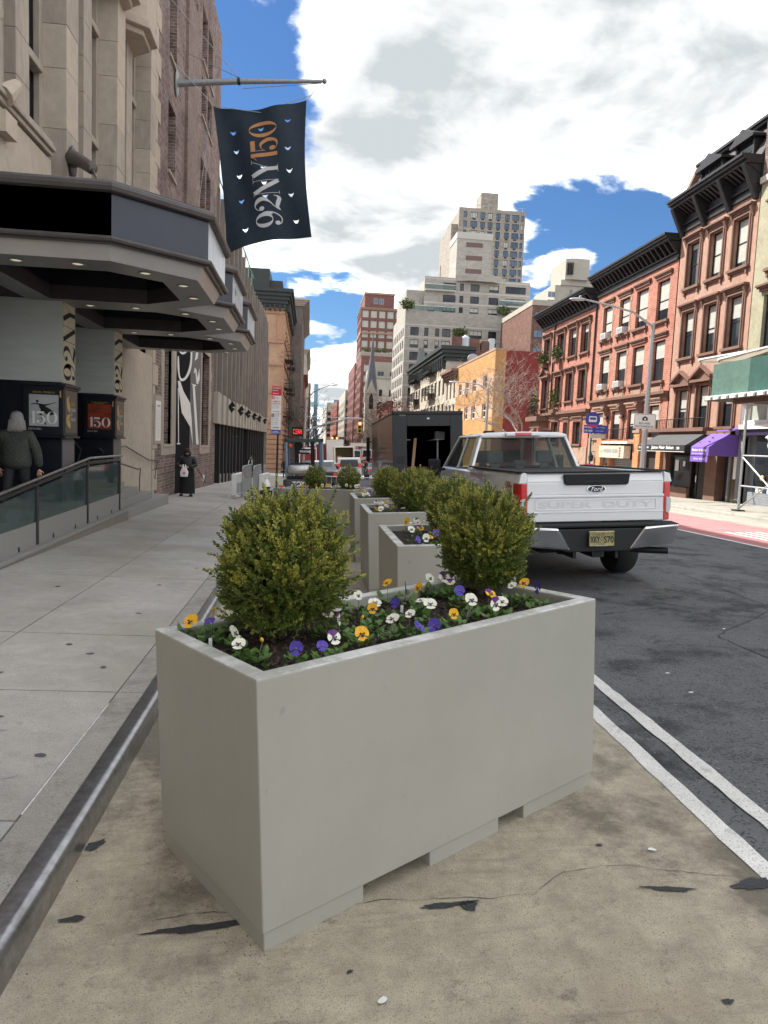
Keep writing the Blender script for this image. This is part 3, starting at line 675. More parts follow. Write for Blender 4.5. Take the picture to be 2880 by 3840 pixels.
bpart(hall, None, 'bronze_trim', mat('copper_trim', (.38, .18, .05), .4, .4), lambda m: m.box(XL-.25, XL-.02, 9.80, 9.95, -1.6, 2.1))
# ramp floor and podium, steps
podium = thing('podium', None, None); podium['kind'] = 'structure'; podium['wroot'] = 1
M['granite'] = mat('granite', (.17, .15, .13), .8, col2=(.26, .235, .205), vscale=90, var=.25, bump=.3, bscale=60)
M['granite2'] = mat('granite_pale', (.30, .295, .28), .75, col2=(.22, .215, .2), vscale=80, var=.2, bump=.2, bscale=60)
bpart(podium, None, 'ramp_floor', M['granite2'], lambda m: m.hexa([(-7, 4, -2.3), (-4.02, 4, -2.3), (-4.02, 16, -2.3), (-7, 16, -2.3)], [(-7, 4, -1.5), (-4.02, 4, -1.5), (-4.02, 16, -1.30), (-7, 16, -1.30)]))
bpart(podium, None, 'landing', M['granite2'], lambda m: m.box(-7, -4.55, 16, 18.0, -2.4, -1.29))
st = thing('stone_steps', 'grey granite entrance steps between the glass railing and the brick wall', 'steps', (-4.4, 18.5, -2.0))
for i, (y0, y1, z) in enumerate(((16.15, 20.9, -1.70), (16.15, 19.5, -1.52), (16.15, 18.6, -1.35), (16.15, 17.9, -1.2))):
    MB().box(-6.9 + .0*i, -4.0 - i*.16, y0 + i*.02, y1, -2.5 if i == 0 else z - .18, z).build('step', M['granite2'], st, bevel=.012)

# marquees ---------------------------------------------------------------
def offs(poly, d):
    """offset an open polyline to its right-hand side"""
    res = []; n = len(poly)
    for i, p in enumerate(poly):
        def nrm(a, b):
            dx, dy = b[0]-a[0], b[1]-a[1]; l = math.hypot(dx, dy); return (dy/l, -dx/l)
        ns = []
        if i > 0: ns.append(nrm(poly[i-1], p))
        if i < n-1: ns.append(nrm(p, poly[i+1]))
        if len(ns) == 1: res.append((p[0]+ns[0][0]*d, p[1]+ns[0][1]*d))
        else:
            bx, by = ns[0][0]+ns[1][0], ns[0][1]+ns[1][1]; k = 2 / (bx*bx+by*by) * d; res.append((p[0]+bx*k, p[1]+by*k))
    return res
def strip(mb, A, B, za, zb, mi=0):
    for i in range(len(A)-1): mb.add([(*A[i], za), (*A[i+1], za), (*B[i+1], zb), (*B[i], zb)], [(0, 1, 2, 3)], mi)
def marquee(i, label, first, last):
    y0 = 9.24 + 3.0 * i
    t = thing('marquee', label, 'marquee', (-3.0, y0 + 1.5, 2.12), group='row of three dark angular marquees over the entrance')
    start = [(XL, y0), (-2.5, y0)] if first else [(-2.29, y0 + .155)]
    end = [(-2.5, y0+3.3), (XL, y0+3.3)] if last else [(-2.29, y0+3.155)]
    O = start + [(-1.58, y0+.8), (-1.58, y0+2.52)] + end
    zs, zb, zt = 2.08, 2.29, 2.84
    o1, o2 = offs(O, .10), offs(O, .15)
    mb = MB(); strip(mb, O, o1, zs, zb); mb.build('lower_band', M['canopygrey'], t)
    segs = len(O) - 1
    for k in range(segs):
        A, B = o2[k], o2[k+1]; straight = abs(A[0]-B[0]) < .01
        d = Vector((B[0]-A[0], B[1]-A[1])).normalized()
        p = MB(); p.hexa([(A[0], A[1], zb+.03), (B[0], B[1], zb+.03), (B[0]-.05, B[1], zb+.03), (A[0]-.05, A[1], zb+.03)], [(A[0], A[1], zt), (B[0], B[1], zt), (B[0]-.05, B[1], zt), (A[0]-.05, A[1], zt)])
        pan = p.build('fascia_panel', M['milk'] if straight else M['panelblack'], t)
        if straight:
            pan['label'] = 'pale translucent sign panel'
            if i == 1:
                wd, wl_ = word('92NY', .03); F_ = lambda a, b: (A[0] + .004, A[1] + .15 + a*(B[1]-A[1]-.3)/wl_, zb + .1 + b*.33)
                polys_mesh([q for _, g_ in wd for q in g_], F_, 'lettering', M['silver'], t)
    o3 = offs(O, .185)
    r = MB(); r.tube([(*p, zt + .05) for p in o3], .062, 8); r.tube([(*p, zt + .115) for p in offs(O, .15)], .03, 6); r.build('top_rail', M['bronze'], t, smooth=True)
    r = MB(); r.tube([(*p, zb + .01) for p in offs(O, .175)], .035, 8); r.tube([(*p, zb - .025) for p in offs(O, .12)], .025, 6); r.build('lower_rail', M['bronze'], t, smooth=True)
    # roof plate and soffit ring with a coffer
    y1 = y0 + 3.0
    full = O + ([] if last else [(XL, y1)]) + ([] if first else [(XL, y0)])
    MB().prism(full, zt + .02, zt + .06).build('roof_plate', M['bronze'], t)
    inn = [(-4.2, y0+.62), (-2.69, y0+.60), (-2.08, y0+1.06), (-2.08, y0+2.36), (-2.69, y0+2.86), (-4.2, y0+2.86)]
    bm = bmesh.new()
    vo = [bm.verts.new((*p, zs)) for p in full]; vi = [bm.verts.new((*p, zs)) for p in inn]
    eo = [bm.edges.new((vo[k], vo[(k+1) % len(vo)])) for k in range(len(vo))] + [bm.edges.new((vi[k], vi[(k+1) % 6])) for k in range(6)]
    bmesh.ops.triangle_fill(bm, use_beauty=True, edges=eo)
    me = bpy.data.meshes.new('soffit'); bm.to_mesh(me); bm.free(); me.materials.append(M['soffit']); link('soffit', me, t)
    mb = MB()
    loop = inn + [inn[0]]
    strip(mb, loop, loop, zs, zs + .22, 0); strip(mb, loop, loop, zs + .22, zs + .55, 1); mb.add([(*p, zs + .55) for p in inn], [(0, 1, 2, 3, 4, 5)], 1)
    mb.build('coffer', [M['bronze'], M['navy']], t)
    ls = [(-3.7, .27), (-2.96, .26), (-2.2, .55), (-1.83, 1.2), (-1.83, 2.08)] + ([(-2.1, 2.85), (-2.95, 3.1), (-3.7, 3.1)] if last else [])
    for (x, y) in ls:
        c_ = MB(Matrix.Translation((x, y0 + y, zs))); c_.lathe([(.095, -.004), (.085, -.012), (.07, -.012), (.07, -.002)], 16); o = c_.build('downlight', M['grey_metal'], t)
        MB(Matrix.Translation((x, y0 + y, zs))).lathe([(.069, -.003), (.04, -.010), (.001, -.011)], 16).build('lens', M['lens'], o)
    return t
marquee(0, 'nearest and widest dark marquee, its black front sign facing the camera', True, False)
marquee(1, 'middle marquee of three, with faint letters on its pale street panel', False, False)
marquee(2, 'farthest marquee of three, in front of the black and white mural', False, True)
tr_ = thing('tie_rod', 'bronze cone bracket with a rod running down to the nearest marquee', 'bracket', (XL + .02, 13.9, 4.9))
bpart(tr_, None, 'wall_plate', M['bronze'], lambda m: m.ell((XL+.06, 14.3, 4.95), (.07, .17, .3), 14, 10), smooth=True)
bpart(tr_, None, 'cone', M['bronze'], lambda m: m.tube([(XL+.06, 14.25, 5.0), (XL+.3, 13.9, 4.86), (XL+.72, 13.2, 4.50), (XL+.74, 13.17, 4.49)], [.16, .115, .10, .06], 14), smooth=True)
bpart(tr_, None, 'rod', M['bronze'], lambda m: m.tube([(XL+.72, 13.2, 4.50), (-2.9, 11.6, 2.95)], .018, 8))

# columns with poster cases --------------------------------------------------
M['posterbw'] = mat('poster_photo_grey', (.34, .34, .35), .5, col2=(.5, .5, .5), vscale=1.4, stretch=(1, 1, 2), var=.05)
M['posterred'] = mat('poster_photo_red', (.42, .055, .012), .5, col2=(.10, .02, .012), vscale=3, stretch=(1, 1, 3), var=.1)
M['creamart'] = mat('cream_print', (.55, .50, .38), .6, var=.05)
for k, (yc, lab, pl) in enumerate(((12.3, 'nearer grey clad column with a navy base behind the poster case', 0), (15.4, 'farther grey clad column next to the stone steps', 1))):
    c_ = thing('entrance_column', lab, 'column', (-4.45, yc + .3, -1.4))
    bpart(c_, None, 'shaft', M['greypaint'], lambda m: m.box(-5.6, -4.08, yc, yc + .64, .78, 2.11))
    bpart(c_, None, 'base', M['navy'], lambda m: (m.box(-5.6, -4.09, yc + .005, yc + .6, -1.35, .779)))
    bpart(c_, None, 'pedestal_side', mat('slate', (.12, .12, .125), .5) if k == 0 else bpy.data.materials['slate'], lambda m: m.box(-4.089, -4.075, yc + .01, yc + .6, -1.35, -.17))
    # vertical lettering on the street face
    art = MB().box(-4.079, -4.069, yc + .01, yc + .63, .80, 2.10).build('art_panel', M['creamart'], c_)
    wd, wl_ = word('92NY', .04)
    F_ = lambda a, b: (-4.066, yc + .61 - b*.58, .82 + a*(1.27)/wl_)
    polys_mesh([q for _, g_ in wd for q in g_], F_, 'lettering', M['black'], art)
    pc = thing('poster_case', ('navy poster case with a grey dancer poster reading PEARL PRIMUS', 'navy poster case with a red 150 poster, farther from the camera')[k], 'poster case', (-4.3, yc, .3), group='poster cases at the entrance')
    def case(m):
        m.box(-4.66, -4.02, yc - .10, yc + .60, -.10, .70)
    bpart(pc, None, 'case', M['navy'], case, bevel=.01)
    bpart(pc, None, 'cornice', M['navy'], lambda m: (m.box(-4.70, -3.975, yc - .15, yc + .64, .70, .745), m.box(-4.68, -4.0, yc - .125, yc + .62, .66, .70), m.box(-4.70, -3.985, yc - .14, yc + .63, -.135, -.10)), bevel=.01)
    pM = FM(-4.66, yc - .103, -.1)
    bpart(pc, pM, 'frame', M['black_metal'], lambda m: (m.box(.06, .60, -.012, 0, .05, .075), m.box(.06, .60, -.012, 0, .735, .76), m.box(.06, .085, -.012, 0, .075, .735), m.box(.575, .60, -.012, 0, .075, .735)))
    po = MB(pM).box(.10, .56, -.006, -.001, .15, .66).build('poster', (M['posterbw'], M['posterred'])[k], pc)
    text_on(po, pM, ('PEARL PRIMUS', 'C\u00c9CILE McLORIN')[k], .16, .685, .34, .028, M['goldtext'], y=-.005, bold=.02)
    if k: text_on(po, pM, 'SALVANT', .23, .664, .2, .018, M['goldtext'], y=-.008, bold=.02)
    wd, wl_ = word('150', .02); polys_mesh([q for _, g_ in wd for q in g_], lambda a, b: pM @ Vector((.115 + a*.43/wl_, -.009, .19 + b*.20)), 'number', M['white'], po)
    wd, wl_ = word('92NY150', .03); polys_mesh([q for _, g_ in wd for q in g_], lambda a, b: pM @ Vector((.09 + a*.2/wl_, -.009, .085 + b*.035)), 'lettering', M['silver'], po)
    if k == 0:   # leaping figure shape printed on the poster
        polys_mesh(disc(.23, .55, .022) + stroke([(.13, .50, .01), (.22, .51, .02), (.33, .49, .03), (.44, .515, .012), (.53, .545, .008)]) + stroke([(.27, .5, .05), (.32, .44, .09), (.42, .38, .10), (.5, .36, .02)]) + stroke([(.33, .42, .06), (.28, .34, .04), (.33, .24, .03), (.36, .17, .015)]), lambda a, b: pM @ Vector((a, -.0075, b)), 'dancer_print', M['black'], po)
    MB(pM).box(.585, .605, -.02, -.014, .62, .73).build('gold_tab', M['gold'], pc)
    # side panel with gold flame and lettering
    sM = FM(-4.02, yc - .1, -.1, RE)
    bpart(pc, sM, 'side_panel', mat('side_panel_grey', (.07, .07, .065), .4) if k == 0 else bpy.data.materials['side_panel_grey'], lambda m: m.box(.06, .62, -.008, 0, .05, .75))
    polys_mesh(stroke([(.22, .66, .01), (.16, .58, .10), (.22, .47, .12), (.28, .40, .02)]) + stroke([(.28, .36, .01), (.16, .28, .14), (.25, .18, .10), (.28, .13, .01)]), lambda a, b: sM @ Vector((a, -.012, b)), 'flame_print', M['gold'], pc)
    wd, wl_ = word('150', .02); polys_mesh([q for _, g_ in wd for q in g_], lambda a, b: sM @ Vector((.32 + a*.2/wl_, -.012, .50 + b*.07)), 'number', M['goldtext'], pc)
    for s_, z_ in (('YEARS', .41), ('OF', .33), ('92NY', .25)): text_on(pc, sM, s_, .30, z_, .26 if s_ != 'OF' else .1, .06, M['silver'], y=-.012, bold=.01)

# ramp wall with granite blocks and glass railing ----------------------------
rwall = thing('ramp_wall', 'low granite ramp wall with pale coping below the glass railing', 'wall', (-4.0, 12, -2.0))
yb = [3.5, 5.4, 7.2, 9.0, 10.05, 12.35, 13.35 + .1, 15.05, 16.08]
def topz(y): return -1.745 + (y - 9.57) * .0145
for a, b in zip(yb, yb[1:]):
    MB().hexa([(-4.15, a+.006, -2.35), (-3.93, a+.006, -2.35), (-3.93, b-.006, -2.35), (-4.15, b-.006, -2.35)], [(-4.15, a+.006, topz(a) - .06), (-3.93, a+.006, topz(a) - .06), (-3.93, b-.006, topz(b) - .06), (-4.15, b-.006, topz(b) - .06)]).build('granite_block', M['granite'], rwall, bevel=.004, seg=1)
for a, b in ((3.5, 6.4), (6.4, 9.3), (9.3, 11.6), (11.6, 13.9), (13.9, 16.14)):
    MB().hexa([(-4.17, a+.003, topz(a)-.056), (-3.905, a+.003, topz(a)-.056), (-3.905, b-.003, topz(b)-.056), (-4.17, b-.003, topz(b)-.056)], [(-4.17, a+.003, topz(a)), (-3.905, a+.003, topz(a)), (-3.905, b-.003, topz(b)), (-4.17, b-.003, topz(b))]).build('coping', M['granite2'], rwall, bevel=.006, seg=1)
gm = bpy.data.materials.new('rail_glass'); gm.use_nodes = True; tt = gm.node_tree; bb = tt.nodes['Principled BSDF']; oo = tt.nodes['Material Output']
bb.inputs['Base Color'].default_value = (.12, .16, .16, 1); bb.inputs['Roughness'].default_value = .04; bb.inputs['Specular IOR Level'].default_value = .9
trn = tt.nodes.new('ShaderNodeBsdfTransparent'); trn.inputs[0].default_value = (.72, .84, .82, 1); mxs = tt.nodes.new('ShaderNodeMixShader'); mxs.inputs[0].default_value = .34
tt.links.new(trn.outputs[0], mxs.inputs[1]); tt.links.new(bb.outputs[0], mxs.inputs[2]); tt.links.new(mxs.outputs[0], oo.inputs[0]); M['railglass'] = gm
M['dark_steel'] = mat('dark_rail_paint', (.045, .042, .042), .4, .4, var=.15)
rl = thing('glass_railing', 'glass railing with dark posts and a bright steel handrail along the ramp', 'railing', (-4.0, 12, -1.7))
xr = -4.03
def railz(y): return -.575 if y > 13.45 else -.575 - (13.45 - y) * .098
posts = [6.2, 8.6, 11.02, 13.45, 15.66]
for y in posts: MB().box(xr-.03, xr+.03, y-.035, y+.035, topz(y), railz(y) + .02).build('post', M['dark_steel'], rl, bevel=.006)
pts = [(xr, 4.0, railz(4.0)), (xr, 13.45, railz(13.45)), (xr, 15.70, -.575)]
MB().tube([(p[0], p[1], p[2]-.01) for p in pts], .034, 4).build('top_bar', M['dark_steel'], rl)
MB().tube([(xr + .05, p[1], p[2] + .085) for p in pts] , .024, 10).build('handrail', M['steel'], rl, smooth=True)
for y in (9.7, 11.02, 12.2, 13.4, 14.6, 15.5): MB().tube([(xr, y, railz(y)-.01), (xr+.05, y, railz(y)+.07)], .01, 6).build('bracket', M['dark_steel'], rl)
for a, b in zip(posts, posts[1:]):
    g = MB(); g.hexa([(xr-.006, a+.05, topz(a)+.03), (xr+.006, a+.05, topz(a)+.03), (xr+.006, b-.05, topz(b)+.03), (xr-.006, b-.05, topz(b)+.03)], [(xr-.006, a+.05, railz(a)-.07), (xr+.006, a+.05, railz(a)-.07), (xr+.006, b-.05, railz(b)-.07), (xr-.006, b-.05, railz(b)-.07)])
    g.build('glass_panel', M['railglass'], rl)
    for f_ in (.28, .72):
        y = a + (b - a)*f_; MB().box(xr-.015, xr+.02, y-.02, y+.02, topz(y), topz(y)+.07).build('clamp', M['dark_steel'], rl)
def handrail(label, pts, grp=None):
    t = thing('handrail', label, 'handrail', pts[0]); MB().tube(pts, .019, 8).build('rail', M['bronze'], t, smooth=True)
    e = pts[-1]; q = Vector(pts[-1]); r_ = Vector(pts[-2]); MB().tube([q, q.lerp(r_, .25) + Vector((0, 0, -.25)), q.lerp(r_, .35) + Vector((0, 0, -.55))], .014, 6).build('support', M['bronze'], t); return t
handrail('bronze handrail on the stone wall beside the entrance steps', [(-4.5, 17.6, -.35), (-4.5, 18.0, -.32), (-4.5, 20.6, -.74), (-4.5, 21.9, -.78)])
handrail('bronze handrail ending just past the glass railing', [(-4.3, 15.2, -.35), (-4.25, 15.8, -.6), (-4.1, 17.6, -.86), (-4.1, 17.9, -.86)])
handrail('bronze handrail between the two poster columns', [(-4.7, 13.2, -.1), (-4.7, 14.6, -.12), (-4.7, 15.3, -.4)])
# ------------------------------------------------------------------ brick wing
wing = thing('brick_wing', 'tall dark brown brick wing carrying the flagpole, beyond the limestone hall', 'building', (XL, 28, -2.4))
BW = FM(XL, 21.46, -3.0, RE)
def bh(y0, y1, z0, z1): return (y0 - 21.46, z0 + 3.0, y1 - 21.46, z1 + 3.0)
holes = [bh(23.35, 24.5, 11.5, 14.3), bh(23.3, 24.45, 8.1, 10.15), bh(23.35, 24.5, 15.3, 17.5), bh(29.6, 30.9, 14.5, 16.5), bh(31.2, 32.5, 14.5, 16.5), bh(29.6, 30.9, 8.9, 10.9), bh(31.2, 32.4, 8.9, 10.9),
         bh(29.6, 30.9, 12.45, 13.9), bh(31.2, 32.4, 12.45, 13.9), bh(22.98, 24.25, -.31, 3.4), bh(30.72, 32.9, -.41, 3.5), bh(29.6, 30.9, 5.3, 7.6), bh(23.3, 24.4, 5, 7.2)]
mb = MB(); wall_holes(mb, BW, 35.3 - 21.46, ZT + 3.0, holes, .35); mass(mb, BW, 35.3 - 21.46, 7, ZT + 3, .36)
mb.build('wall', M['brickL'], wing)
for h in holes:
    low = h[3] < 7
    window(wing, BW @ Matrix.Translation((h[0]+.01, .22, h[1]+.01)), h[2]-h[0]-.02, h[3]-h[1]-.02, 'sash', 'black_metal', 'glass', blind=0, ft=.06)
    MB(BW).box(h[0]-.06, h[2]+.06, -.07, .30, h[1]-.1, h[1]+.0).build('sill', M['stone'], wing, bevel=.01)
bpart(wing, None, 'pier_strip', M['brickL2'], lambda m: m.box(XL, XL + .10, 26.1, 28.2, 3.9, ZT))
for i in range(14): MB().box(XL+.10, XL+.13, 26.5 + (i % 7)*.2, 26.6 + (i % 7)*.2, 15.2 + (i//7)*.8, 15.9 + (i//7)*.8).build('brick_ornament', M['brickL'], wing)
# stone quoins at the hall corner, and dressed surrounds of the two low windows
z = -2.3
while z < ZT:
    l = .62 if int(z*10) % 2 else .28
    MB().box(XL-.2, XL+.03, 21.42, 21.46 + (.25 if int(z / .62) % 2 else .62), z, z + .60).build('quoin', M['stone2'], wing, bevel=.01, seg=1); z += .62
for (y0, y1, z0, z1, ys) in ((22.98, 24.25, -.31, 3.4, (22.62, 24.95)), (30.72, 32.9, -.41, 3.5, (30.45, 33.3))):
    b = MB()
    b.box(XL-.1, XL+.04, ys[0], y0, z0-.35, z1+.5); b.box(XL-.1, XL+.04, y1, ys[1], z0-.35, z1+.5); b.box(XL-.1, XL+.045, y0, y1, z0-.36, z0); b.box(XL-.1, XL+.04, y0, y1, z1, z1+.5)
    b.build('stone_surround', M['stone'], wing, bevel=.012)
z = -.2
while z < 3.3:
    MB().box(XL, XL+.035, 33.3, 33.42 + (.22 if int(z/.45) % 2 else 0), z, z+.44).build('quoin', M['stone'], wing, bevel=.008, seg=1); z += .45
bpart(wing, None, 'vent_box', M['white_paint'], lambda m: m.box(XL, XL+.03, 31.6, 31.9, -1.95, -1.7))
# mural
mur = thing('wall_mural', 'huge black mural with white curving letter shapes painted on the brick wing', 'mural', (XL + .02, 27.5, .5))
bpart(mur, None, 'black_field', mat('mural_black', (.008,.009,.012), .95, spec=.1), lambda m: (m.box(XL+.001, XL+.012, 25.12, 27.95, -2.25, 3.85)))
bpart(mur, None, 'grey_field', mat('mural_grey', (.13, .13, .13), .8, var=.2, vscale=5), lambda m: (m.box(XL+.001, XL+.008, 27.96, 30.4, -.38, 3.85)))
MS = {'A': [(25.34, 1.85), (25.79, 1.87), (26.46, 1.57), (27.93, 1.22), (28.31, 0.66), (28.74, -0.39), (28.02, 0.32), (26.19, 0.79), (25.57, 1.51)],
'B': [(25.38, 1.61), (25.52, 1.62), (25.7, -0.28), (25.96, -0.29), (25.96, -0.33), (25.34, -0.33), (25.34, -0.29), (25.58, -0.28)],
'E': [(28.06, 1.97), (29.36, 2.01), (29.23, 1.95), (28.96, 1.95), (30.17, -0.36), (29.55, -0.36), (28.44, 1.94)],
'F': [(28.9, 2.65), (29.3, 2.62), (29.61, 2.31), (30.07, 2.74), (30.17, 2.31), (29.77, 2.07), (29.36, 2.07), (29.04, 2.51), (28.63, 2.37)],
'G': [(29.22, 3.38), (29.82, 3.45), (29.53, 3.07), (28.87, 2.91)]}
for k, pts in MS.items():
    MB().prism(pts, XL+.014, XL+.018, 'x').build('painted_shape', M['white_paint'], mur)
for S_ in ([(25.4, 2.93, .04), (25.7, 2.87, .07), (26.2, 2.88, .08), (26.9, 3.02, .07), (27.3, 3.2, .05)], [(25.35, 2.68, .2), (25.4, 2.35, .34), (25.6, 2.05, .2), (26.0, 1.94, .1), (26.8, 2.06, .12), (27.6, 2.4, .25), (28.0, 2.8, .38), (28.05, 3.3, .42), (28.05, 3.8, .42)]):
    polys_mesh(stroke(S_), lambda a, b: (XL+.019, a, b), 'painted_shape', M['white_paint'], mur)
nb = thing('notice_board', 'narrow white printed notice in a stone frame on the brick wall', 'notice', (XL + .05, 22, .4))
bpart(nb, None, 'frame', M['stone'], lambda m: m.box(XL+.03, XL+.06, 21.5, 22.5, -.30, 1.15), bevel=.01)
bpart(nb, None, 'sheet', M['white_paint'], lambda m: m.box(XL+.06, XL+.07, 21.66, 22.34, -.20, .98))
nM = FM(XL + .07, 21.66, -.2, RE)
text_on(nb, nM, 'at 92NY', .12, 1.0, .45, .07, M['black'])
for i in range(24): text_on(nb, nM, ('the centre for culture and', 'connection and enrichment', 'open doors open minds all')[i % 3], .08, .08 + i*.036, .5, .014, M['black_metal'], name='small_print')
# flagpole and banner ------------------------------------------------------
fp = thing('flagpole', 'grey horizontal flagpole with a ball end on the brick wing', 'flagpole', (XL, 24.3, 11.1))
bpart(fp, None, 'wall_plate', M['grey_metal'], lambda m: m.ell((XL+.05, 24.3, 11.08), (.06, .22, .42), 14, 10), smooth=True)
bpart(fp, None, 'pole', M['grey_metal'], lambda m: m.tube([(XL+.05, 24.3, 11.09), (XL+.3, 24.3, 11.1), (-2.6, 24.3, 11.31), (.02, 24.3, 11.55)], [.13, .10, .085, .055], 12), smooth=True)
bpart(fp, None, 'ball', M['grey_metal'], lambda m: m.ell((.1, 24.3, 11.56), (.08, .08, .08), 12, 8), smooth=True)
bpart(fp, None, 'collar', M['black_metal'], lambda m: m.tube([(-2.66, 24.3, 11.31), (-2.58, 24.3, 11.32)], .115, 12))
for a, b in (((XL, 22.9, 12.9), (-2.62, 24.3, 11.42)), ((XL, 25.6, 12.7), (-2.62, 24.3, 11.42)), ((-3.4, 24.3, 10.52), (XL, 24.1, 11.6)), ((-3.45, 24.3, 10.5), (-1.9, 24.3, 10.42)), ((-1.9, 24.3, 10.42), (-.30, 24.3, 11.10)), ((-.42, 24.3, 10.95), (0, 24.3, 11.5)), ((-2.5, 24.3, 11.1), (-.05, 24.3, 11.48)), ((-3.5, 24.5, 10.4), (-4.3, 24.6, 3.9)), ((-2.95, 24.4, 6.4), (-4.1, 24.6, 3.9))):
    MB().tube([a, b], .011, 5).build('rope', M['galv'], fp)
flag = thing('flag', 'navy hanging banner reading 92NY150 sideways with crescent cuts', 'flag', (-1.9, 24.3, 8.5))
M['flagcloth'] = mat('navy_cloth', (.012, .024, .042), .8, var=.15, bump=.3, bscale=8)
M['flagorange'] = mat('orange_print_cloth', (.50, .24, .10), .8, var=.08); M['flagwhite'] = mat('white_print_cloth', (.55, .56, .58), .8, var=.05)
TL, TR_, BL, BR = Vector((-3.41, 10.50)), Vector((-.46, 10.95)), Vector((-2.92, 6.02)), Vector((-.16, 6.72))
def flagp(u, v, e=0):
    """u 0..1 across, v 0..1 down"""
    p = (TL.lerp(TR_, u)).lerp(BL.lerp(BR, u), v)
    x = p.x - .16 * math.sin(PI*v) * (u - .35) * 1.2; z = p.y - .20 * math.sin(PI*u) * (1-v)**2 + .14 * math.sin(PI*u) * v**2
    y = 24.3 + .10*math.sin(7*u + 2.2*v) + .05*math.sin(15*u - 5*v + 1) * (1-.4*v) + .22*v*v - .12*math.sin(PI*v)*u + .03*math.sin(26*(u+v*.6))*math.exp(-3*(u+v))
    return (x, y + e, z)
nU, nV = 150, 190
holes_c = [(.185, .075+.09), (.2, .30), (.21, .48), (.21, .665), (.235, .88), (.80, .125), (.80, .335), (.81, .50), (.81, .675), (.84, .87), (.5, .155), (.505, .455), (.5, .57), (.5, .67)]
vs = []; 
for s_ in (0, .012):
    for j in range(nV+1):
        for i in range(nU+1): vs.append(flagp(i/nU, j/nV, s_))
def cut(i, j):
    for (hu, hv) in holes_c:
        du, dv = (i + .5)/nU - hu, (j + .5)/nV - hv
        if abs(du) < .034 and abs(dv - .010 + 15*du*du) < .0095*(1 - (du/.036)**2): return True
    return False
fs = []; 
quads = [(i, j) for j in range(nV) for i in range(nU) if not cut(i, j)]; qs = set(quads); n1 = (nU+1)*(nV+1)
for (i, j) in quads:
    a = j*(nU+1)+i; fs.append((a, a+1, a+nU+2, a+nU+1)); fs.append((n1+a, n1+a+nU+1, n1+a+nU+2, n1+a+1))
o = MB().add(vs, fs).build('cloth', M['flagcloth'], flag, smooth=True)
wd, wl_ = word('92NY150', .015)
for ch_i, (ch, g_) in enumerate(wd):
    m = M['flagorange'] if ch_i > 3 else M['flagwhite']
    polys_mesh(g_, lambda a, b: flagp(.365 + (1-b)*.31, .905 - a*.80/wl_, -.012), 'printed_letter', m, flag)

# ------------------------------------------------------------------ concrete fin building
XC = -4.5
conc = thing('concrete_building', 'long low building with grey vertical concrete fins over a dark storefront', 'building', (XC, 54, -3))
M['conc'] = mat('fin_concrete', (.26, .235, .20), .85, col2=(.17, .155, .135), vscale=1.3, var=.15, stretch=(1, 1, .2), bump=.2, bscale=20)
M['concl'] = mat('panel_concrete', (.42, .385, .33), .8, col2=(.33, .30, .26), vscale=1.2, var=.08, stretch=(1, 1, .4))
Y0c, Y1c = 34.6, 73.9
bpart(conc, None, 'body', M['conc'], lambda m: (m.box(-14, XC-.42, Y0c, Y1c, .62, 11.0), m.box(-14, XC-1.2, Y0c, Y1c, -4.5, .62), m.box(-14, XC-.1, Y1c-.6, Y1c, -4.5, .6)))
y = Y0c; k = 0
while y < Y1c - .4:
    y1 = min(y + 2.13, Y1c)
    zt_ = 11.4 + .35*math.sin(k*.5)
    MB().prism([(XC-.42, y), (XC+.02, y), (XC+.02, y+.22), (XC-.30, y1-.02), (XC-.42, y1-.02)], 2.12, zt_).build('fin', M['conc'], conc)
    MB().prism([(XC-.3, y), (XC+.12, y), (XC+.12, y+.35), (XC+.02, y1-.015), (XC-.3, y1-.015)], .63, 2.06 + .05*math.cos(k)).build('fin_panel', M['concl'], conc)
    y += 2.13; k += 1
bpart(conc, None, 'end_pier', M['conc'], lambda m: m.box(XC-.42, XC+.1, Y1c-.35, Y1c+.02, -4.3, 9.6))
# storefront
sf = [36.7, 38.3, 39.8, 41.4, 42.85, 44.8, 47.1, 49.0, 53.2, 55.5, 57.6, 59.8, 62, 64.2, 66.4, 68.6, 70.8, 73]
M['amber'] = mat('amber_lit_panel', (.42, .24, .12), .4, emit=(.6, .3, .14), emis=.25); M['posterglass'] = mat('poster_behind_glass', (.22, .24, .25), .12, col2=(.42, .42, .40), vscale=1.1, stretch=(1, 1, .5), var=.1, coat=.5)
for a, b in zip(sf, sf[1:]):
    zf = walkL(XC, (a+b)/2)
    MB().box(XC-.9, XC-.02, a-.16, a+.16, zf-.1, .62).build('dark_pier', M['black'], conc)
    if (a, b) == (49.0, 53.2):
        MB().box(XC-1.25, XC-1.15, a, b, zf, .6).build('doorway', M['black'], conc); continue
    MB().box(XC-.30, XC-.2, a+.16, b-.16, zf+.45, .0).build('display_window', M['posterglass'], conc)
    MB().box(XC-.35, XC-.1, a+.16, b-.16, zf-.1, zf+.44).build('stall_riser', M['conc'], conc)
    MB().box(XC-.30, XC-.2, a+.16, a+.16+(b-a-.32)*.7, .08, .58).build('transom_panel', M['amber'], conc)
    MB().box(XC-.3, XC-.18, a+.16, b-.16, .0, .08).build('transom_bar', M['black_metal'], conc)
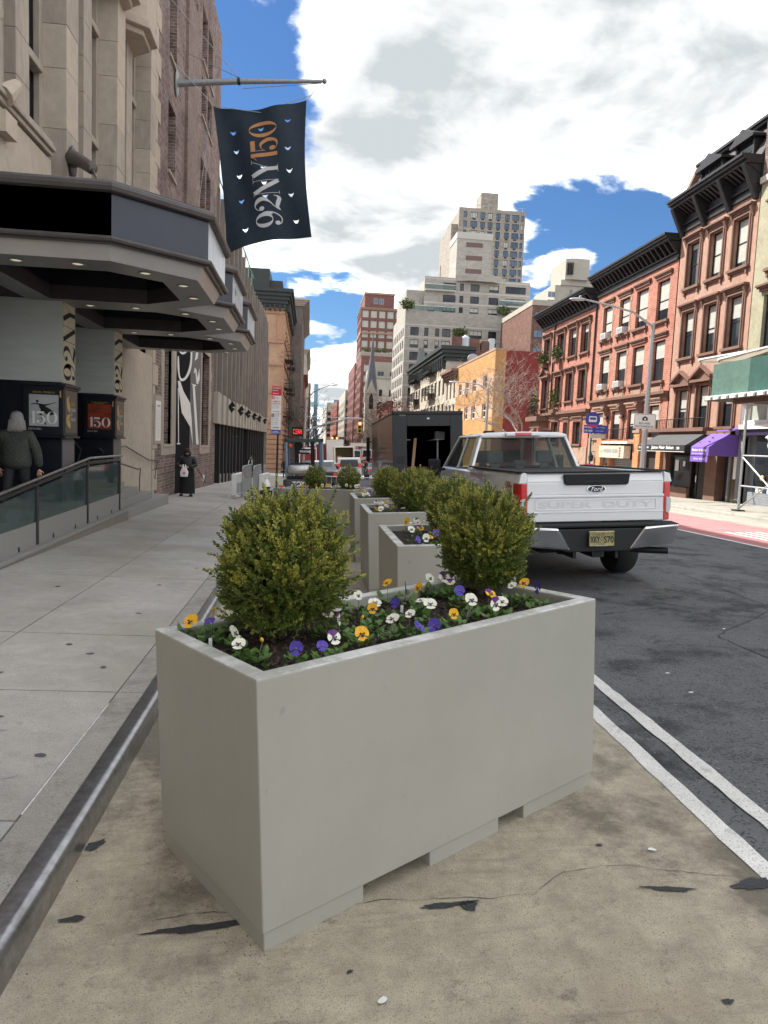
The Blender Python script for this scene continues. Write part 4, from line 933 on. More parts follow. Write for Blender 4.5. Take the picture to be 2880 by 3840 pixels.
for i, y in enumerate((38.97, 44.1, 49.2, 54.5, 59.9, 67.2)):
    l = thing('spotlight', 'small black bow shaped spotlight, number %s from the near end of the concrete band' % ('one', 'two', 'three', 'four', 'five', 'six')[i], 'spotlight', (XC+.1, y, 1.6), group='spotlights on the concrete band')
    l['label'] = ('black spotlight nearest the brick wing on the concrete band', 'second black spotlight along the concrete band', 'third black spotlight along the concrete band', 'fourth black spotlight along the concrete band', 'fifth black spotlight along the concrete band', 'last black spotlight by the far end of the band')[i]
    bpart(l, None, 'housing', M['black'], lambda m: (m.tube([(XC+.14, y, 1.6), (XC+.40, y, 1.78)], [.05, .17], 8), m.tube([(XC+.12, y, 1.6), (XC+.02, y, 1.6)], [.05, .05], 8), m.tube([(XC+.14, y, 1.6), (XC+.36, y, 1.40)], [.05, .15], 8)))
bpart(conc, None, 'roof_rail', mat('green_patina', (.10, .22, .17), .6), lambda m: (m.tube([(XC-.6, 36, 13.3), (XC-.6, 62, 13.3)], .04, 5), m.tube([(XC-.6, 36, 12.2), (XC-.6, 62, 12.2)], .03, 5), [m.tube([(XC-.6, y, 11), (XC-.6, y, 13.4)], .04, 5) for y in range(36, 63, 3)], m.box(XC-.5, XC-.45, 46, 62, 11.3, 12.0)))

# ------------------------------------------------------------------ left buildings beyond the side street
def cornice(m, x0, x1, y0, y1, zb, zt, out_=.9, side=1):
    """stepped cornice round the street face (x = x1 side) and the near face (y0)"""
    n = 5
    for i in range(n):
        t = (i + 1) / n; e = out_ * t**1.3
        m.box(x0, x1 + side*0 + e, y0 - e, y1, zb + (zt-zb)*i/n, zb + (zt-zb)*(i+1)/n - .001*i)
M['terra'] = mat('terracotta', (.40, .225, .14), .8, col2=(.34, .19, .12), vscale=1, var=.12, bump=.3, bscale=10)
M['ornbrick'] = brickmat('orange_brick', (.38, .235, .15), (.43, .275, .18), (.34, .25, .18), bw=.4, bh=.13, var=.18, bump=.2)
M['iron'] = mat('dark_green_iron', (.022, .030, .030), .6, var=.3)
orn = thing('ornate_orange_building', 'ornate orange brick corner building with a heavy dark cornice and fire escapes', 'building', (-4, 95, -4.2))
XO = -3.6
YO, YO1 = 92.0, 114.0
zg = -4.3
NF = FM(-11.5, YO, zg, 0)
mb = MB(); mb.box(-11.5, XO-.36, YO+.36, YO1, zg, 16.6)
hh = []
wall_holes(mb, NF, 7.9, 20.9, hh, .3)
SF = FM(XO, YO, zg, RE)
sh = []
for fl in range(5):
    for c_ in range(6): sh.append((1.6 + c_*3.5, 4.6 + fl*3.35, 2.9 + c_*3.5, 6.8 + fl*3.35))
wall_holes(mb, SF, YO1-YO, 20.9, sh, .35)
mb.build('wall', M['ornbrick'], orn)
for h in sh:
    window(orn, SF @ Matrix.Translation((h[0], .2, h[1])), h[2]-h[0], h[3]-h[1], 'sash')
    MB(SF).box(h[0]-.15, h[2]+.15, -.22, 0, h[3], h[3]+.3).build('lintel', M['terra'], orn); MB(SF).box(h[0]-.15, h[2]+.15, -.18, 0, h[1]-.15, h[1]).build('sill', M['terra'], orn)
for i in range(9): MB(NF).box(0, 7.95, -.12, 0, .5 + i*.62, 1.02 + i*.62).build('rusticated_course', M['terra'], orn, bevel=.04, seg=1); MB(SF).box(-.1, YO1-YO, -.12, 0, .5 + i*.62, 1.02 + i*.62).build('rusticated_course', M['terra'], orn, bevel=.04, seg=1)
for z in (6.3, 10.0, 13.5, 16.3, 19.9): MB(NF).box(0, 8.05, -.15, 0, z, z+.35).build('string_course', M['terra'], orn, bevel=.03); MB(SF).box(-.15, YO1-YO, -.15, 0, z, z+.35).build('string_course', M['terra'], orn, bevel=.03)
for x in (3.2, 6.9): MB(NF).box(x, x+.8, -.14, 0, 16.7, 19.6).build('pilaster', M['terra'], orn, bevel=.02)
for k in range(16): MB(NF).box(7.35 + (k % 2)*.15, 7.95, -.07, 0, 6.8 + k*.56, 7.2 + k*.56).build('quoin', M['terra'], orn)
bpart(orn, None, 'cornice', M['iron'], lambda m: (cornice(m, -11.5, XO, YO, YO1, 16.4, 18.6, 1.0), m.box(-11.5, -5.6, YO-.6, YO+6, 18.58, 20.9), m.box(-11.5, -4.0, YO-.2, YO+14, 18.58, 19.6)))
for k in range(13): MB().box(-11.2 + k*.62, -10.95 + k*.62, YO-.5, YO-.01, 16.0, 16.7).build('cornice_bracket', M['iron'], orn)
for k in range(30): MB().box(XO+.01, XO+.6, YO + .3 + k*.72, YO + .55 + k*.72, 16.0, 16.9).build('cornice_bracket', M['iron'], orn)
def fire_escape(label, x, y0, y1, z0, n, dz, side=1, out_=1.1):
    t = thing('fire_escape', label, 'fire escape', (x, (y0+y1)/2, z0))
    for k in range(n):
        z = z0 + k*dz; xo = x + side*out_
        MB().box(x, xo, y0, y1, z-.08, z).build('platform', M['black_metal'], t)
        r = MB()
        for zz_ in (z+.5, z+1.0): r.tube([(x, y0, zz_), (xo, y0, zz_), (xo, y1, zz_), (x, y1, zz_)], .03, 4)
        m_ = int((y1-y0)/.3)
        for i in range(m_+1): yy = y0 + (y1-y0)*i/m_; r.tube([(xo, yy, z), (xo, yy, z+1)], .016, 4)
        for i in range(4): r.tube([(x + side*out_*i/4, y0, z), (x + side*out_*i/4, y0, z+1)], .016, 4)
        r.build('railing', M['black_metal'], t)
        if k < n-1:
            l = MB(); a = Vector((x+side*out_*.5, y0+.5, z)); b = Vector((x+side*out_*.5, y1-.4, z+dz)) if k % 2 == 0 else Vector((x+side*out_*.5, y0+.3, z+dz))
            if k % 2: a = Vector((x+side*out_*.5, y1-.6, z))
            for dx in (-.2, .2): l.tube([a+Vector((dx, 0, 0)), b+Vector((dx, 0, 0))], .03, 4)
            for i in range(1, 10): p = a.lerp(b, i/10); l.box(p.x-.2, p.x+.2, p.y-.04, p.y+.04, p.z, p.z+.03)
            l.build('ladder', M['black_metal'], t)
        for yy in (y0+.1, y1-.1): MB().tube([(x, yy, z-1.0), (xo-side*.1, yy, z-.08)], .04, 4).build('brace', M['black_metal'], t)
    return t
fire_escape('black fire escape on the near end of the orange corner building', XO, 93.2, 98.6, -.6, 4, 3.6)
fire_escape('black fire escape farther along the orange corner building', XO, 103.5, 108, -.6, 4, 3.6)
def block_building(name, label, side, X, y0, y1, z0, zt, wallm, cols, rows, ww, wh, z_first, fl, fm='black_metal', pm='glass', depth=22, style='sash', corn=None, corm=None, near_cols=0, near_w=None, nwz=None, blind=0, lint=None, cat='building'):
    """street building; side -1: left of the street (looks +X), +1: right (looks -X)"""
    t = thing(name, label, cat, (X, (y0+y1)/2, z0))
    W = y1-y0; H = zt-z0; S = FM(X, y0, z0, RE) if side < 0 else FM(X, y1, z0, RW)
    hs = [((W*(c+.5)/cols) - ww/2, z_first + r_*fl, (W*(c+.5)/cols) + ww/2, z_first + r_*fl + wh) for c in range(cols) for r_ in range(rows)]
    hs = [h for h in hs if h[3] < H-.3]
    mb = MB(); wall_holes(mb, S, W, H, hs, .3)
    xi = X - side*-.31; xo = X + side*depth
    mb.box(min(xi, xo), max(xi, xo), y0+.31, y1, z0, zt)
    nW = depth
    N_ = FM(X - depth, y0, z0, 0) if side < 0 else FM(X, y0, z0, 0)
    nh = []
    if near_cols:
        nW_ = near_w or depth
        nh = [((nW_*(c+.5)/near_cols) - ww/2, z_first + r_*fl, (nW_*(c+.5)/near_cols) + ww/2, z_first + r_*fl + wh) for c in range(near_cols) for r_ in range(rows)]
        nh = [h for h in nh if h[3] < H-.3]
    wall_holes(mb, N_, depth, H, nh, .3)
    mb.build('wall', wallm, t)
    for S_, L_ in ((S, hs), (N_, nh)):
        for h in L_:
            window(t, S_ @ Matrix.Translation((h[0], .16, h[1])), h[2]-h[0], h[3]-h[1], style, fm, pm, blind=blind if rw.random() < .6 else 0)
            if lint: MB(S_).box(h[0]-.1, h[2]+.1, -.12, 0, h[3], h[3]+.22).build('lintel', lint, t)
    if corn:
        cm = corm or wallm; cz, co = corn
        c_ = MB()
        for i in range(4):
            e = co*(i+1)/4
            if side < 0: c_.box(X-depth, X+e, y0-e, y1, zt-cz+cz*i/4, zt-cz+cz*(i+1)/4)
            else: c_.box(X-e, X+depth, y0-e, y1, zt-cz+cz*i/4, zt-cz+cz*(i+1)/4)
        c_.build('cornice', cm, t)
    return t
M['greybrick'] = brickmat('grey_brown_brick', (.13, .11, .10), (.17, .145, .13), (.15, .14, .13), bw=.5, bh=.16, var=.2, bump=.1)
M['redbrick_far'] = brickmat('far_red_brick', (.25, .075, .05), (.30, .10, .07), (.25, .15, .12), bw=.5, bh=.16, var=.2, bump=.1)
M['buffstone'] = mat('buff_stone', (.42, .38, .32), .8, var=.12, vscale=.6)
M['cream'] = mat('cream_stone', (.55, .51, .44), .8, var=.1, vscale=.6)
block_building('apartment_building', 'dark grey brown brick building with a pale cornice behind the orange one', -1, -1.75, 114.2, 150, -4.5, 21.8, M['greybrick'], 9, 6, 1.4, 2.0, 5, 3.6, corn=(1.0, 1.0), corm=M['buffstone'], depth=14)
block_building('apartment_building', 'low red brick building with shop signs beyond the grey brown one', -1, -1.6, 150.5, 180, -4.5, 13.5, M['redbrick_far'], 7, 4, 1.3, 2.0, 5, 3.4, corn=(.8, .7), depth=14)
block_building('apartment_building', 'buff stone building with a bright cornice farther down the left side', -1, -1.5, 181, 230, -4.5, 22.5, M['buffstone'], 9, 6, 1.4, 2.0, 5, 3.6, corn=(1, .9), depth=16)
block_building('apartment_building', 'pale narrow slab building at the far left end of the avenue', -1, -1.3, 231, 330, -4.5, 22, M['cream'], 10, 6, 1.8, 2.0, 5, 3.6, depth=16)
block_building('apartment_building', 'distant brown building closing the left side of the avenue', -1, -.5, 331, 520, -4.5, 26, M['greybrick'], 14, 7, 2.2, 2.2, 5, 3.8, depth=20)
# red hanging shop sign
sg = thing('shop_sign', 'small black hanging sign with red letters on the far left facades', 'sign', (-2.3, 101, 1.2))
bpart(sg, None, 'board', M['black'], lambda m: m.box(-2.6, -1.0, 101, 101.12, .5, 1.8)); text_on(sg, FM(-2.6, 100.99, .5), 'CLEAN', .2, .3, 1.2, .7, mat('red_sign_letters', (.5, .02, .02), .5, emit=(.8, .05, .04), emis=.6))
# ------------------------------------------------------------------ RIGHT: row houses
XR = 18.0
M['brickR'] = brickmat('red_brick', (.34, .12, .085), (.42, .18, .13), (.44, .29, .23), bw=.32, bh=.105, var=.18, bump=.5)
M['brickO'] = brickmat('orange_shop_brick', (.50, .17, .06), (.60, .24, .10), (.5, .38, .3), bw=.24, bh=.085, var=.15)
M['brown'] = mat('brownstone', (.34, .195, .14), .85, col2=(.40, .25, .19), vscale=1.1, var=.15, bump=.3, bscale=20, stretch=(1, 1, .6))
M['browntrim'] = mat('brownstone_trim', (.17, .095, .07), .8, var=.2, vscale=2, bump=.2, bscale=25)
M['tantrim'] = mat('tan_stone_trim', (.33, .22, .16), .8, var=.2, vscale=2)
M['corn'] = mat('black_cornice_paint', (.016, .016, .018), .55, var=.3, vscale=3)
M['slate'] = mat('slate_roof', (.05, .045, .045), .6, var=.4, vscale=4)
M['green'] = mat('pale_green_stucco', (.36, .345, .24), .85, col2=(.29, .27, .19), vscale=1.2, var=.12, bump=.2, bscale=15)
M['ac'] = mat('air_conditioner', (.6, .6, .58), .5, var=.1)
M['leafy'] = mat('window_box_leaves', (.05, .075, .025), .8, col2=(.09, .12, .03), vscale=9, var=.3)
FO = lambda y, z=0.0: FM(XR, y, z, RW)
def owin(t, y1, y0, z0, z1, trim, style, blind=.0, ac=False, lint='hood'):
    """window between Y=y0..y1 (y1 farther), z0..z1, dressed with stone trim"""
    F = FO(y1, 0); W = y1 - y0
    o = window(t, F @ Matrix.Translation((0.02, .14, z0)), W-.04, z1-z0, 'sash', 'black_metal', 'glass', blind=blind*rw.uniform(.75, 1.0), ft=.07)
    tm = M[trim]
    if style == 'arch':
        fr = MB(F); fr.box(-.16, 0, -.06, .02, z0, z1+.12); fr.box(W, W+.16, -.06, .02, z0, z1+.12); fr.box(0, W, -.06, .02, z1, z1+.12); fr.box(-.08, 0, -.10, -.06, z0, z1+.10); fr.box(W, W+.08, -.10, -.06, z0, z1+.10); fr.box(-.08, W+.08, -.101, -.06, z1+.02, z1+.10)
        fr.build('window_surround', tm, t)
    elif style == 'quoin':
        fr = MB(F); fr.box(-.12, 0, -.02, .02, z0, z1+.1); fr.box(W, W+.12, -.02, .02, z0, z1+.1); fr.box(0, W, -.021, .02, z1, z1+.1)
        for zq in (z0+.1, (z0+z1)/2, z1-.3): fr.box(-.26, -.12, -.019, .02, zq, zq+.22); fr.box(W+.12, W+.26, -.019, .02, zq, zq+.22)
        fr.build('window_surround', M['tantrim'], t)
    pr = .26 if lint != 'flat' else .16
    b = MB(F)
    if lint == 'pediment':
        b.prism([(-.3, z1+.22), (W+.3, z1+.22), (W+.3, z1+.34), (W/2, z1+.82), (-.3, z1+.34)], -.10, .0, 'y')
        b.prism([(-.34, z1+.30), (W/2, z1+.80), (W/2, z1+.92), (-.34, z1+.42)], -.30, -.10, 'y'); b.prism([(W+.34, z1+.30), (W+.34, z1+.42), (W/2, z1+.92), (W/2, z1+.80)], -.30, -.10, 'y'); b.box(-.34, W+.34, -.28, -.10, z1+.14, z1+.26)
    else:
        b.box(-.28, W+.28, -pr, 0, z1+.30, z1+.38); b.box(-.24, W+.24, -pr*.75, 0, z1+.24, z1+.30); b.box(-.18, W+.18, -pr*.45, 0, z1+.13, z1+.24)
        if lint == 'tri': b.prism([(-.28, z1+.38), (W+.28, z1+.38), (W*.8, z1+.5), (W*.2, z1+.5)], -pr*.9, 0, 'y')
    b.build('lintel', tm, t)
    if lint in ('hood', 'tri', 'pediment') and style == 'arch':
        for xx in (-.22, W+.08): MB(F).hexa([(xx, -.05, z1-.15), (xx+.14, -.05, z1-.15), (xx+.14, 0, z1-.15), (xx, 0, z1-.15)], [(xx, -pr*.8, z1+.24), (xx+.14, -pr*.8, z1+.24), (xx+.14, 0, z1+.24), (xx, 0, z1+.24)]).build('bracket', tm, t)
    s = MB(F); s.box(-.2, W+.2, -.16, .24, z0-.12, z0); s.box(-.14, W+.14, -.10, 0, z0-.2, z0-.12); s.build('sill', tm, t)
    for xx in (-.1, W-.02): MB(F).box(xx, xx+.12, -.09, 0, z0-.36, z0-.2).build('sill_bracket', tm, t)
    if ac:
        a = MB(F); a.box(W*.22, W*.78, -.28, .23, z0+.01, z0+.36); ao = a.build('air_conditioner', M['ac'], t, bevel=.01)
        g = MB(F); [g.box(W*.26, W*.74, -.286, -.281, z0+.05+q*.045, z0+.07+q*.045) for q in range(6)]; g.build('grille', M['grey_metal'], ao)
        MB(F).tube([(W*.5, -.25, z0), (W*.5, -.02, z0-.4)], .015, 4).build('bracket', M['galv'], t)
    return o
def rr(v, y0, y1, n=4): return v
def front(t, y0, y1, z0, z1, holes, m, mats=None, depth=.26, back=12, name='wall'):
    F = FM(XR, y1, z0, RW); mb = MB()
    hs = [(y1-b, c-z0, y1-a, d-z0) for (b, a, c, d) in holes]
    wall_holes(mb, F, y1-y0, z1-z0, hs, depth); mb.box(XR+depth+.01, XR+back, y0+.001, y1-.001, z0, z1)
    return mb.build(name, m, t)
def right_cornice(t, y0, y1, zb, zt, pr=.95, sp=.52, name='cornice', m='corn', big=None):
    c_ = MB()
    c_.box(XR-.10, XR+.2, y0, y1, zb, zb+.12); c_.box(XR-.04, XR+.2, y0, y1, zb+.12, zt-.35)
    c_.box(XR-pr*.75, XR+.2, y0-.0, y1, zt-.35, zt-.22); c_.box(XR-pr*.9, XR+.2, y0, y1, zt-.22, zt-.1); c_.box(XR-pr, XR+.2, y0, y1, zt-.1, zt)
    c_.box(XR-.16, XR-.04, y0, y1, zb+.32, zb+.38)
    c_.build(name, M[m], t)
    n = int((y1-y0)/sp)
    for i in range(n+1):
        y = y0 + .12 + (y1-y0-.24)*i/n; w_ = .075
        b = MB(); b.hexa([(XR-.1, y-w_, zt-.95 if not big else zt-.7), (XR+.05, y-w_, zt-.95 if not big else zt-.7), (XR+.05, y+w_, zt-.95 if not big else zt-.7), (XR-.1, y+w_, zt-.95 if not big else zt-.7)], [(XR-pr*.7, y-w_, zt-.36), (XR+.05, y-w_, zt-.36), (XR+.05, y+w_, zt-.36), (XR-pr*.7, y+w_, zt-.36)])
        b.build('cornice_bracket', M[m], t)
    if big:
        for y in big:
            b = MB(); b.hexa([(XR-.12, y-.13, zb-.25), (XR+.05, y-.13, zb-.25), (XR+.05, y+.13, zb-.25), (XR-.12, y+.13, zb-.25)], [(XR-pr*.82, y-.13, zt-.36), (XR+.05, y-.13, zt-.36), (XR+.05, y+.13, zt-.36), (XR-pr*.82, y+.13, zt-.36)]); b.build('console', M[m], t, bevel=.03)
# -- red brick house, right
A0, A1 = 34.75, 44.75
hr = thing('row_house', 'red brick row house with window air conditioners, tailor shop below', 'house', (XR, 39.7, -2.1))
r1 = [(43.7, 42.35, 6.95, 8.95), (41.35, 40.0, 6.95, 9.0), (39.2, 37.8, 6.95, 9.05), (36.8, 35.5, 6.95, 9.05)]
r2 = [(43.7, 42.35, 3.85, 5.95), (41.35, 40.0, 3.85, 5.95), (39.2, 37.8, 3.85, 5.95), (36.8, 35.5, 3.85, 5.95)]
r3 = [(43.9, 42.7, .9, 2.45), (41.5, 40.3, .8, 2.5), (39.3, 38.1, .8, 2.5), (36.8, 35.6, .9, 2.6)]
front(hr, A0, A1, .25, 10.0, r1 + r2 + r3, M['brickR'])
for i, w_ in enumerate(r1): owin(hr, *w_, 'browntrim', 'quoin' if i < 2 else 'none', blind=(.9, .85, .9, .95)[i], ac=i < 2, lint='flat')
for i, w_ in enumerate(r2): owin(hr, *w_, 'browntrim', 'quoin' if i < 2 else 'none', blind=(.5, .6, .55, .5)[i], ac=i < 2, lint='flat')
for w_ in r2: F = FO(w_[0]); MB(F).box(.1, w_[0]-w_[1]-.1, -.03, 0, w_[2]-.62, w_[2]-.26).build('panel', M['tantrim'], hr)
for i, w_ in enumerate(r3): owin(hr, *w_, 'tantrim', 'quoin' if i in (0, 3) else 'none', blind=.6, lint='flat')
bpart(hr, FO(A1), 'band_course', M['browntrim'], lambda m: (m.box(0, A1-A0, -.14, 0, 2.98, 3.12), m.box(0, A1-A0, -.28, 0, 3.12, 3.26), m.box(0, A1-A0, -.10, 0, 2.86, 2.98)))
for y in (41.95, 39.75, 37.55):   # scroll consoles between the lower windows
    b = MB(FO(y)); b.hexa([(-.15, -.06, 1.9), (.15, -.06, 1.9), (.15, 0, 1.9), (-.15, 0, 1.9)], [(-.15, -.42, 2.85), (.15, -.42, 2.85), (.15, 0, 2.85), (-.15, 0, 2.85)]); b.tube([(-.17, -.33, 2.62), (.17, -.33, 2.62)], .14, 10); b.tube([(-.15, -.14, 2.1), (.15, -.14, 2.1)], .1, 10); b.box(-.1, .1, -.08, 0, .4, 1.9); b.build('console', M['browntrim'], hr)
right_cornice(hr, A0, A1, 9.75, 11.0, pr=.85, sp=.5)
bpart(hr, None, 'downpipe', M['corn'], lambda m: m.tube([(XR-.08, A1-.03, 3.2), (XR-.08, A1-.03, 9.6)], .06, 6))
bpart(hr, None, 'roof_vent', M['corn'], lambda m: (m.tube([(XR+1, 38.5, 11), (XR+1, 38.5, 11.5)], .12, 8), m.ell((XR+1, 38.5, 11.62), (.22, .22, .17), 10, 6)))
# shopfront of the tailor
zs_ = walkR(XR, 40)
bpart(hr, None, 'shop_wall', M['brickO'], lambda m: (m.box(XR-.2, XR+.3, 42.3, 42.95, zs_-.2, 1.15), m.box(XR-.2, XR+.3, 37.2, 37.9, zs_-.2, 1.15), m.box(XR-.2, XR+.3, 37.9, 42.3, .55, .75), m.box(XR-.2, XR+.3, 40.9, 41.2, zs_-.2, .55))); bpart(hr, None, 'brick_pier', M['brickO'], lambda m: m.box(XR-.2, XR+.3, A0, 35.2, zs_-.2, .9))
bpart(hr, None, 'tan_ground_wall', M['tantrim'], lambda m: (m.box(XR-.03, XR+.3, 42.95, A1, zs_-.3, .9))); [MB().box(XR-.25, XR+.3, a, b, 1.15, 1.3).build('pier_cap', M['tantrim'], hr) for a, b in ((42.2, 43), (37.2, 38))]
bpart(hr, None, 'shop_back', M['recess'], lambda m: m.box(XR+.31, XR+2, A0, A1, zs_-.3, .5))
bpart(hr, None, 'balcony_slab', M['white_paint'], lambda m: m.box(XR-.55, XR, 37.9, 41.3, .55, .68))
br = MB()
for i in range(19): y = 37.95 + i*.185; br.tube([(XR-.52, y, .68), (XR-.52, y, 1.38)], .014, 4)
br.tube([(XR-.52, 37.95, 1.38), (XR-.52, 41.28, 1.38)], .022, 4); br.build('balcony_railing', M['black_metal'], hr)
sb = bpart(hr, None, 'sign_board', mat('cream_sign', (.55, .52, .42), .5, var=.08), lambda m: m.box(XR-.62, XR-.22, 38.1, 41.5, -.28, .42))
sF = FM(XR-.62, 41.5, -.28, RW)
text_on(sb, sF, 'PROFESSIONAL TAILORING', .75, .28, 1.9, .24, mat('blue_sign_letters', (.10, .17, .24), .6)); text_on(sb, sF, "Lucy's", .12, .22, .5, .28, mat('orange_sign_letters', (.5, .2, .06), .6), slant=.3)
bpart(sb, sF, 'red_mark', mat('red_sign_mark', (.45, .05, .03), .6), lambda m: [m.box(2.78, 3.0, -.006, -.001, .06 + q*.15, .17 + q*.15) for q in range(4)])
bpart(hr, None, 'roll_shutter', M['galv'], lambda m: [m.tube([(XR+.1, 38.0, zs_ + q*.11), (XR+.1, 40.85, zs_ + q*.11)], .062, 5) for q in range(18)])
gr = MB(); 
for q in range(5): gr.add([( XR+.03, 38.3+q*.45+.19*math.cos(a), -1.15+.22*math.sin(a)) for a in [i*PI/6 for i in range(12)]], [tuple(range(12))])
gr.build('graffiti', mat('graffiti_grey_blue', (.22, .26, .33), .6), hr)
bpart(hr, None, 'shop_door', M['recess'], lambda m: m.box(XR+.05, XR+.15, 41.25, 42.25, zs_, .2))
# -- red brick house, left
B0, B1 = 44.95, 55.6
hl = thing('row_house', 'taller red brick row house with plants on its window ledges', 'house', (XR, 50, -2.4))
l1 = [(54.75, 53.4, 6.75, 8.5), (51.75, 50.4, 6.75, 8.45), (49.4, 48.0, 6.6, 8.5), (47.1, 45.8, 6.6, 8.5)]
l2 = [(54.75, 53.4, 3.2, 5.4), (51.75, 50.5, 3.5, 5.4), (49.5, 48.25, 3.5, 5.45), (47.1, 45.9, 3.55, 5.45)]
l3 = [(52.0, 50.6, .6, 2.1), (49.4, 48.6, .8, 2.0), (47.5, 46.2, .5, 2.0)]
front(hl, B0, B1, .3, 9.7, l1 + l2 + l3, M['brickR'])
for i, w_ in enumerate(l1): owin(hl, *w_, 'browntrim', 'arch', blind=.0 if i < 2 else .3, lint='hood')
for i, w_ in enumerate(l2): owin(hl, *w_, 'browntrim', 'arch', blind=.0, lint='pediment' if i == 0 else 'hood')
for i, w_ in enumerate(l3): owin(hl, *w_, 'browntrim', 'arch', blind=.0, lint='flat')
bpart(hl, FO(B1), 'band_course', M['browntrim'], lambda m: (m.box(0, B1-B0, -.16, 0, 2.45, 2.62), m.box(0, B1-B0, -.3, 0, 2.62, 2.8), m.box(0, B1-B0, -.08, 0, 2.2, 2.45)))
right_cornice(hl, B0, B1, 9.3, 10.45, pr=.95, sp=.62)
bpart(hl, None, 'ground_wall', M['tantrim'], lambda m: m.box(XR-.06, XR+10, B0, B1, -3.2, .30))
bpart(hl, None, 'doorway', M['recess'], lambda m: (m.box(XR-.08, XR-.05, 46.1, 47.0, -2.5, -.7), m.box(XR-.08, XR-.05, 49, 51.5, -2.2, -.3)))
bpart(hl, None, 'balcony', M['browntrim'], lambda m: (m.box(XR-1.0, XR, 52.8, 55.6, 2.2, 2.55), m.box(XR-.7, XR, 53.0, 55.4, 1.7, 2.2)))
br = MB(); 
for i in range(14): y = 52.9 + i*.2; br.tube([(XR-.95, y, 2.55), (XR-.95, y, 3.4)], .016, 4)
br.tube([(XR-.95, 52.9, 3.4), (XR-.95, 55.5, 3.4)], .025, 4); br.build('balcony_railing', M['black_metal'], hl)
bpart(hl, None, 'downpipe', M['corn'], lambda m: m.tube([(XR-.1, 52.45, 2.8), (XR-.1, 52.45, 9.4)], .07, 6))
def leafcloud(mb, c, r, n, s_, rnd, flat=1.0):
    for _ in range(n):
        d = Vector((rnd.gauss(0, .5), rnd.gauss(0, .5), rnd.gauss(0, .5))); p = Vector(c) + Vector((d.x*r[0], d.y*r[1], d.z*r[2]))
        q = Euler((rnd.uniform(0, 6), rnd.uniform(0, 6), 0)).to_matrix(); a = q @ Vector((s_, 0, 0)); b = q @ Vector((0, s_*.55, 0))
        mb.add([p-a, p-b, p+a, p+b], [(0, 1, 2, 3)])
rv = random.Random(8)
for i, (x, y, z, w_, h_, lab) in enumerate(((XR-.7, 54.6, 3.5, 1.2, 1.5, 'trailing green plants on the corner balcony of the far red house'), (XR-.35, 54.1, 7.0, .8, .9, 'green plant on the topmost corner window ledge of the far red house'), (XR-.35, 51.1, 7.1, .8, .9, 'green plant on the second upper window ledge of the far red house'), (XR-.35, 51.1, 3.7, .9, 1.4, 'bushy pink flowering plants in front of the second middle window of the far red house'))):
    p_ = thing('window_plant', lab, 'plant', (x, y, z)); m_ = MB(); leafcloud(m_, (x, y, z), (.35, w_*.6, h_*.6), 260, .09, rv); f_ = m_.build('foliage', M['leafy'], p_); f_['kind'] = 'stuff'
    bx_ = MB().box(x-.15, x+.2, y-w_*.5, y+w_*.5, z-h_*.55-.2, z-h_*.55+.05).build('window_box', M['browntrim'], p_)
# -- brownstone with mansard roof
C0, C1 = 28.45, 34.65
hb = thing('brownstone_house', 'brownstone row house with a black mansard roof and dormers above the hair salon', 'house', (XR, 31.5, -2))
b1 = [(33.85, 32.75, 8.1, 10.2), (31.9, 30.85, 8.1, 10.15), (30.05, 28.95, 8.1, 10.2)]
b2 = [(33.85, 32.75, 4.75, 6.95), (31.9, 30.85, 4.75, 6.95), (30.05, 28.95, 4.75, 6.95)]
b3 = [(33.85, 32.75, 1.35, 3.2), (32.0, 30.95, 1.35, 3.3), (30.0, 29.0, 1.35, 3.3)]
front(hb, C0, C1, 1.0, 11.0, b1 + b2 + b3, M['brown'])
for i, w_ in enumerate(b1): owin(hb, *w_, 'browntrim', 'arch', blind=(.15, .95, .95)[i], lint='hood')
for i, w_ in enumerate(b2): owin(hb, *w_, 'browntrim', 'arch', blind=(.5, .6, .55)[i], lint='hood')
for i, w_ in enumerate(b3): owin(hb, *w_, 'browntrim', 'arch', blind=.65, lint='pediment')
right_cornice(hb, C0, C1, 10.9, 12.35, pr=.95, sp=.3, big=[C0+.2, 30.5, 32.5, C1-.2])
bpart(hb, None, 'mansard', M['slate'], lambda m: m.hexa([(XR-.1, C0, 12.36), (XR+6, C0, 12.36), (XR+6, C1, 12.36), (XR-.1, C1, 12.36)], [(XR+.75, C0, 14.0), (XR+6, C0, 14.0), (XR+6, C1, 14.0), (XR+.75, C1, 14.0)]))
bpart(hb, None, 'ridge_cornice', M['corn'], lambda m: (m.box(XR+.5, XR+6, C0, C1, 14.0, 14.12), m.box(XR+.4, XR+6, C0, C1, 14.12, 14.24)))
bpart(hb, None, 'party_wall', M['browntrim'], lambda m: m.hexa([(XR-.25, C1-.25, 12.36), (XR+6, C1-.25, 12.36), (XR+6, C1+.02, 12.36), (XR-.25, C1+.02, 12.36)], [(XR+.55, C1-.25, 14.3), (XR+6, C1-.25, 14.3), (XR+6, C1+.02, 14.3), (XR+.55, C1+.02, 14.3)]))
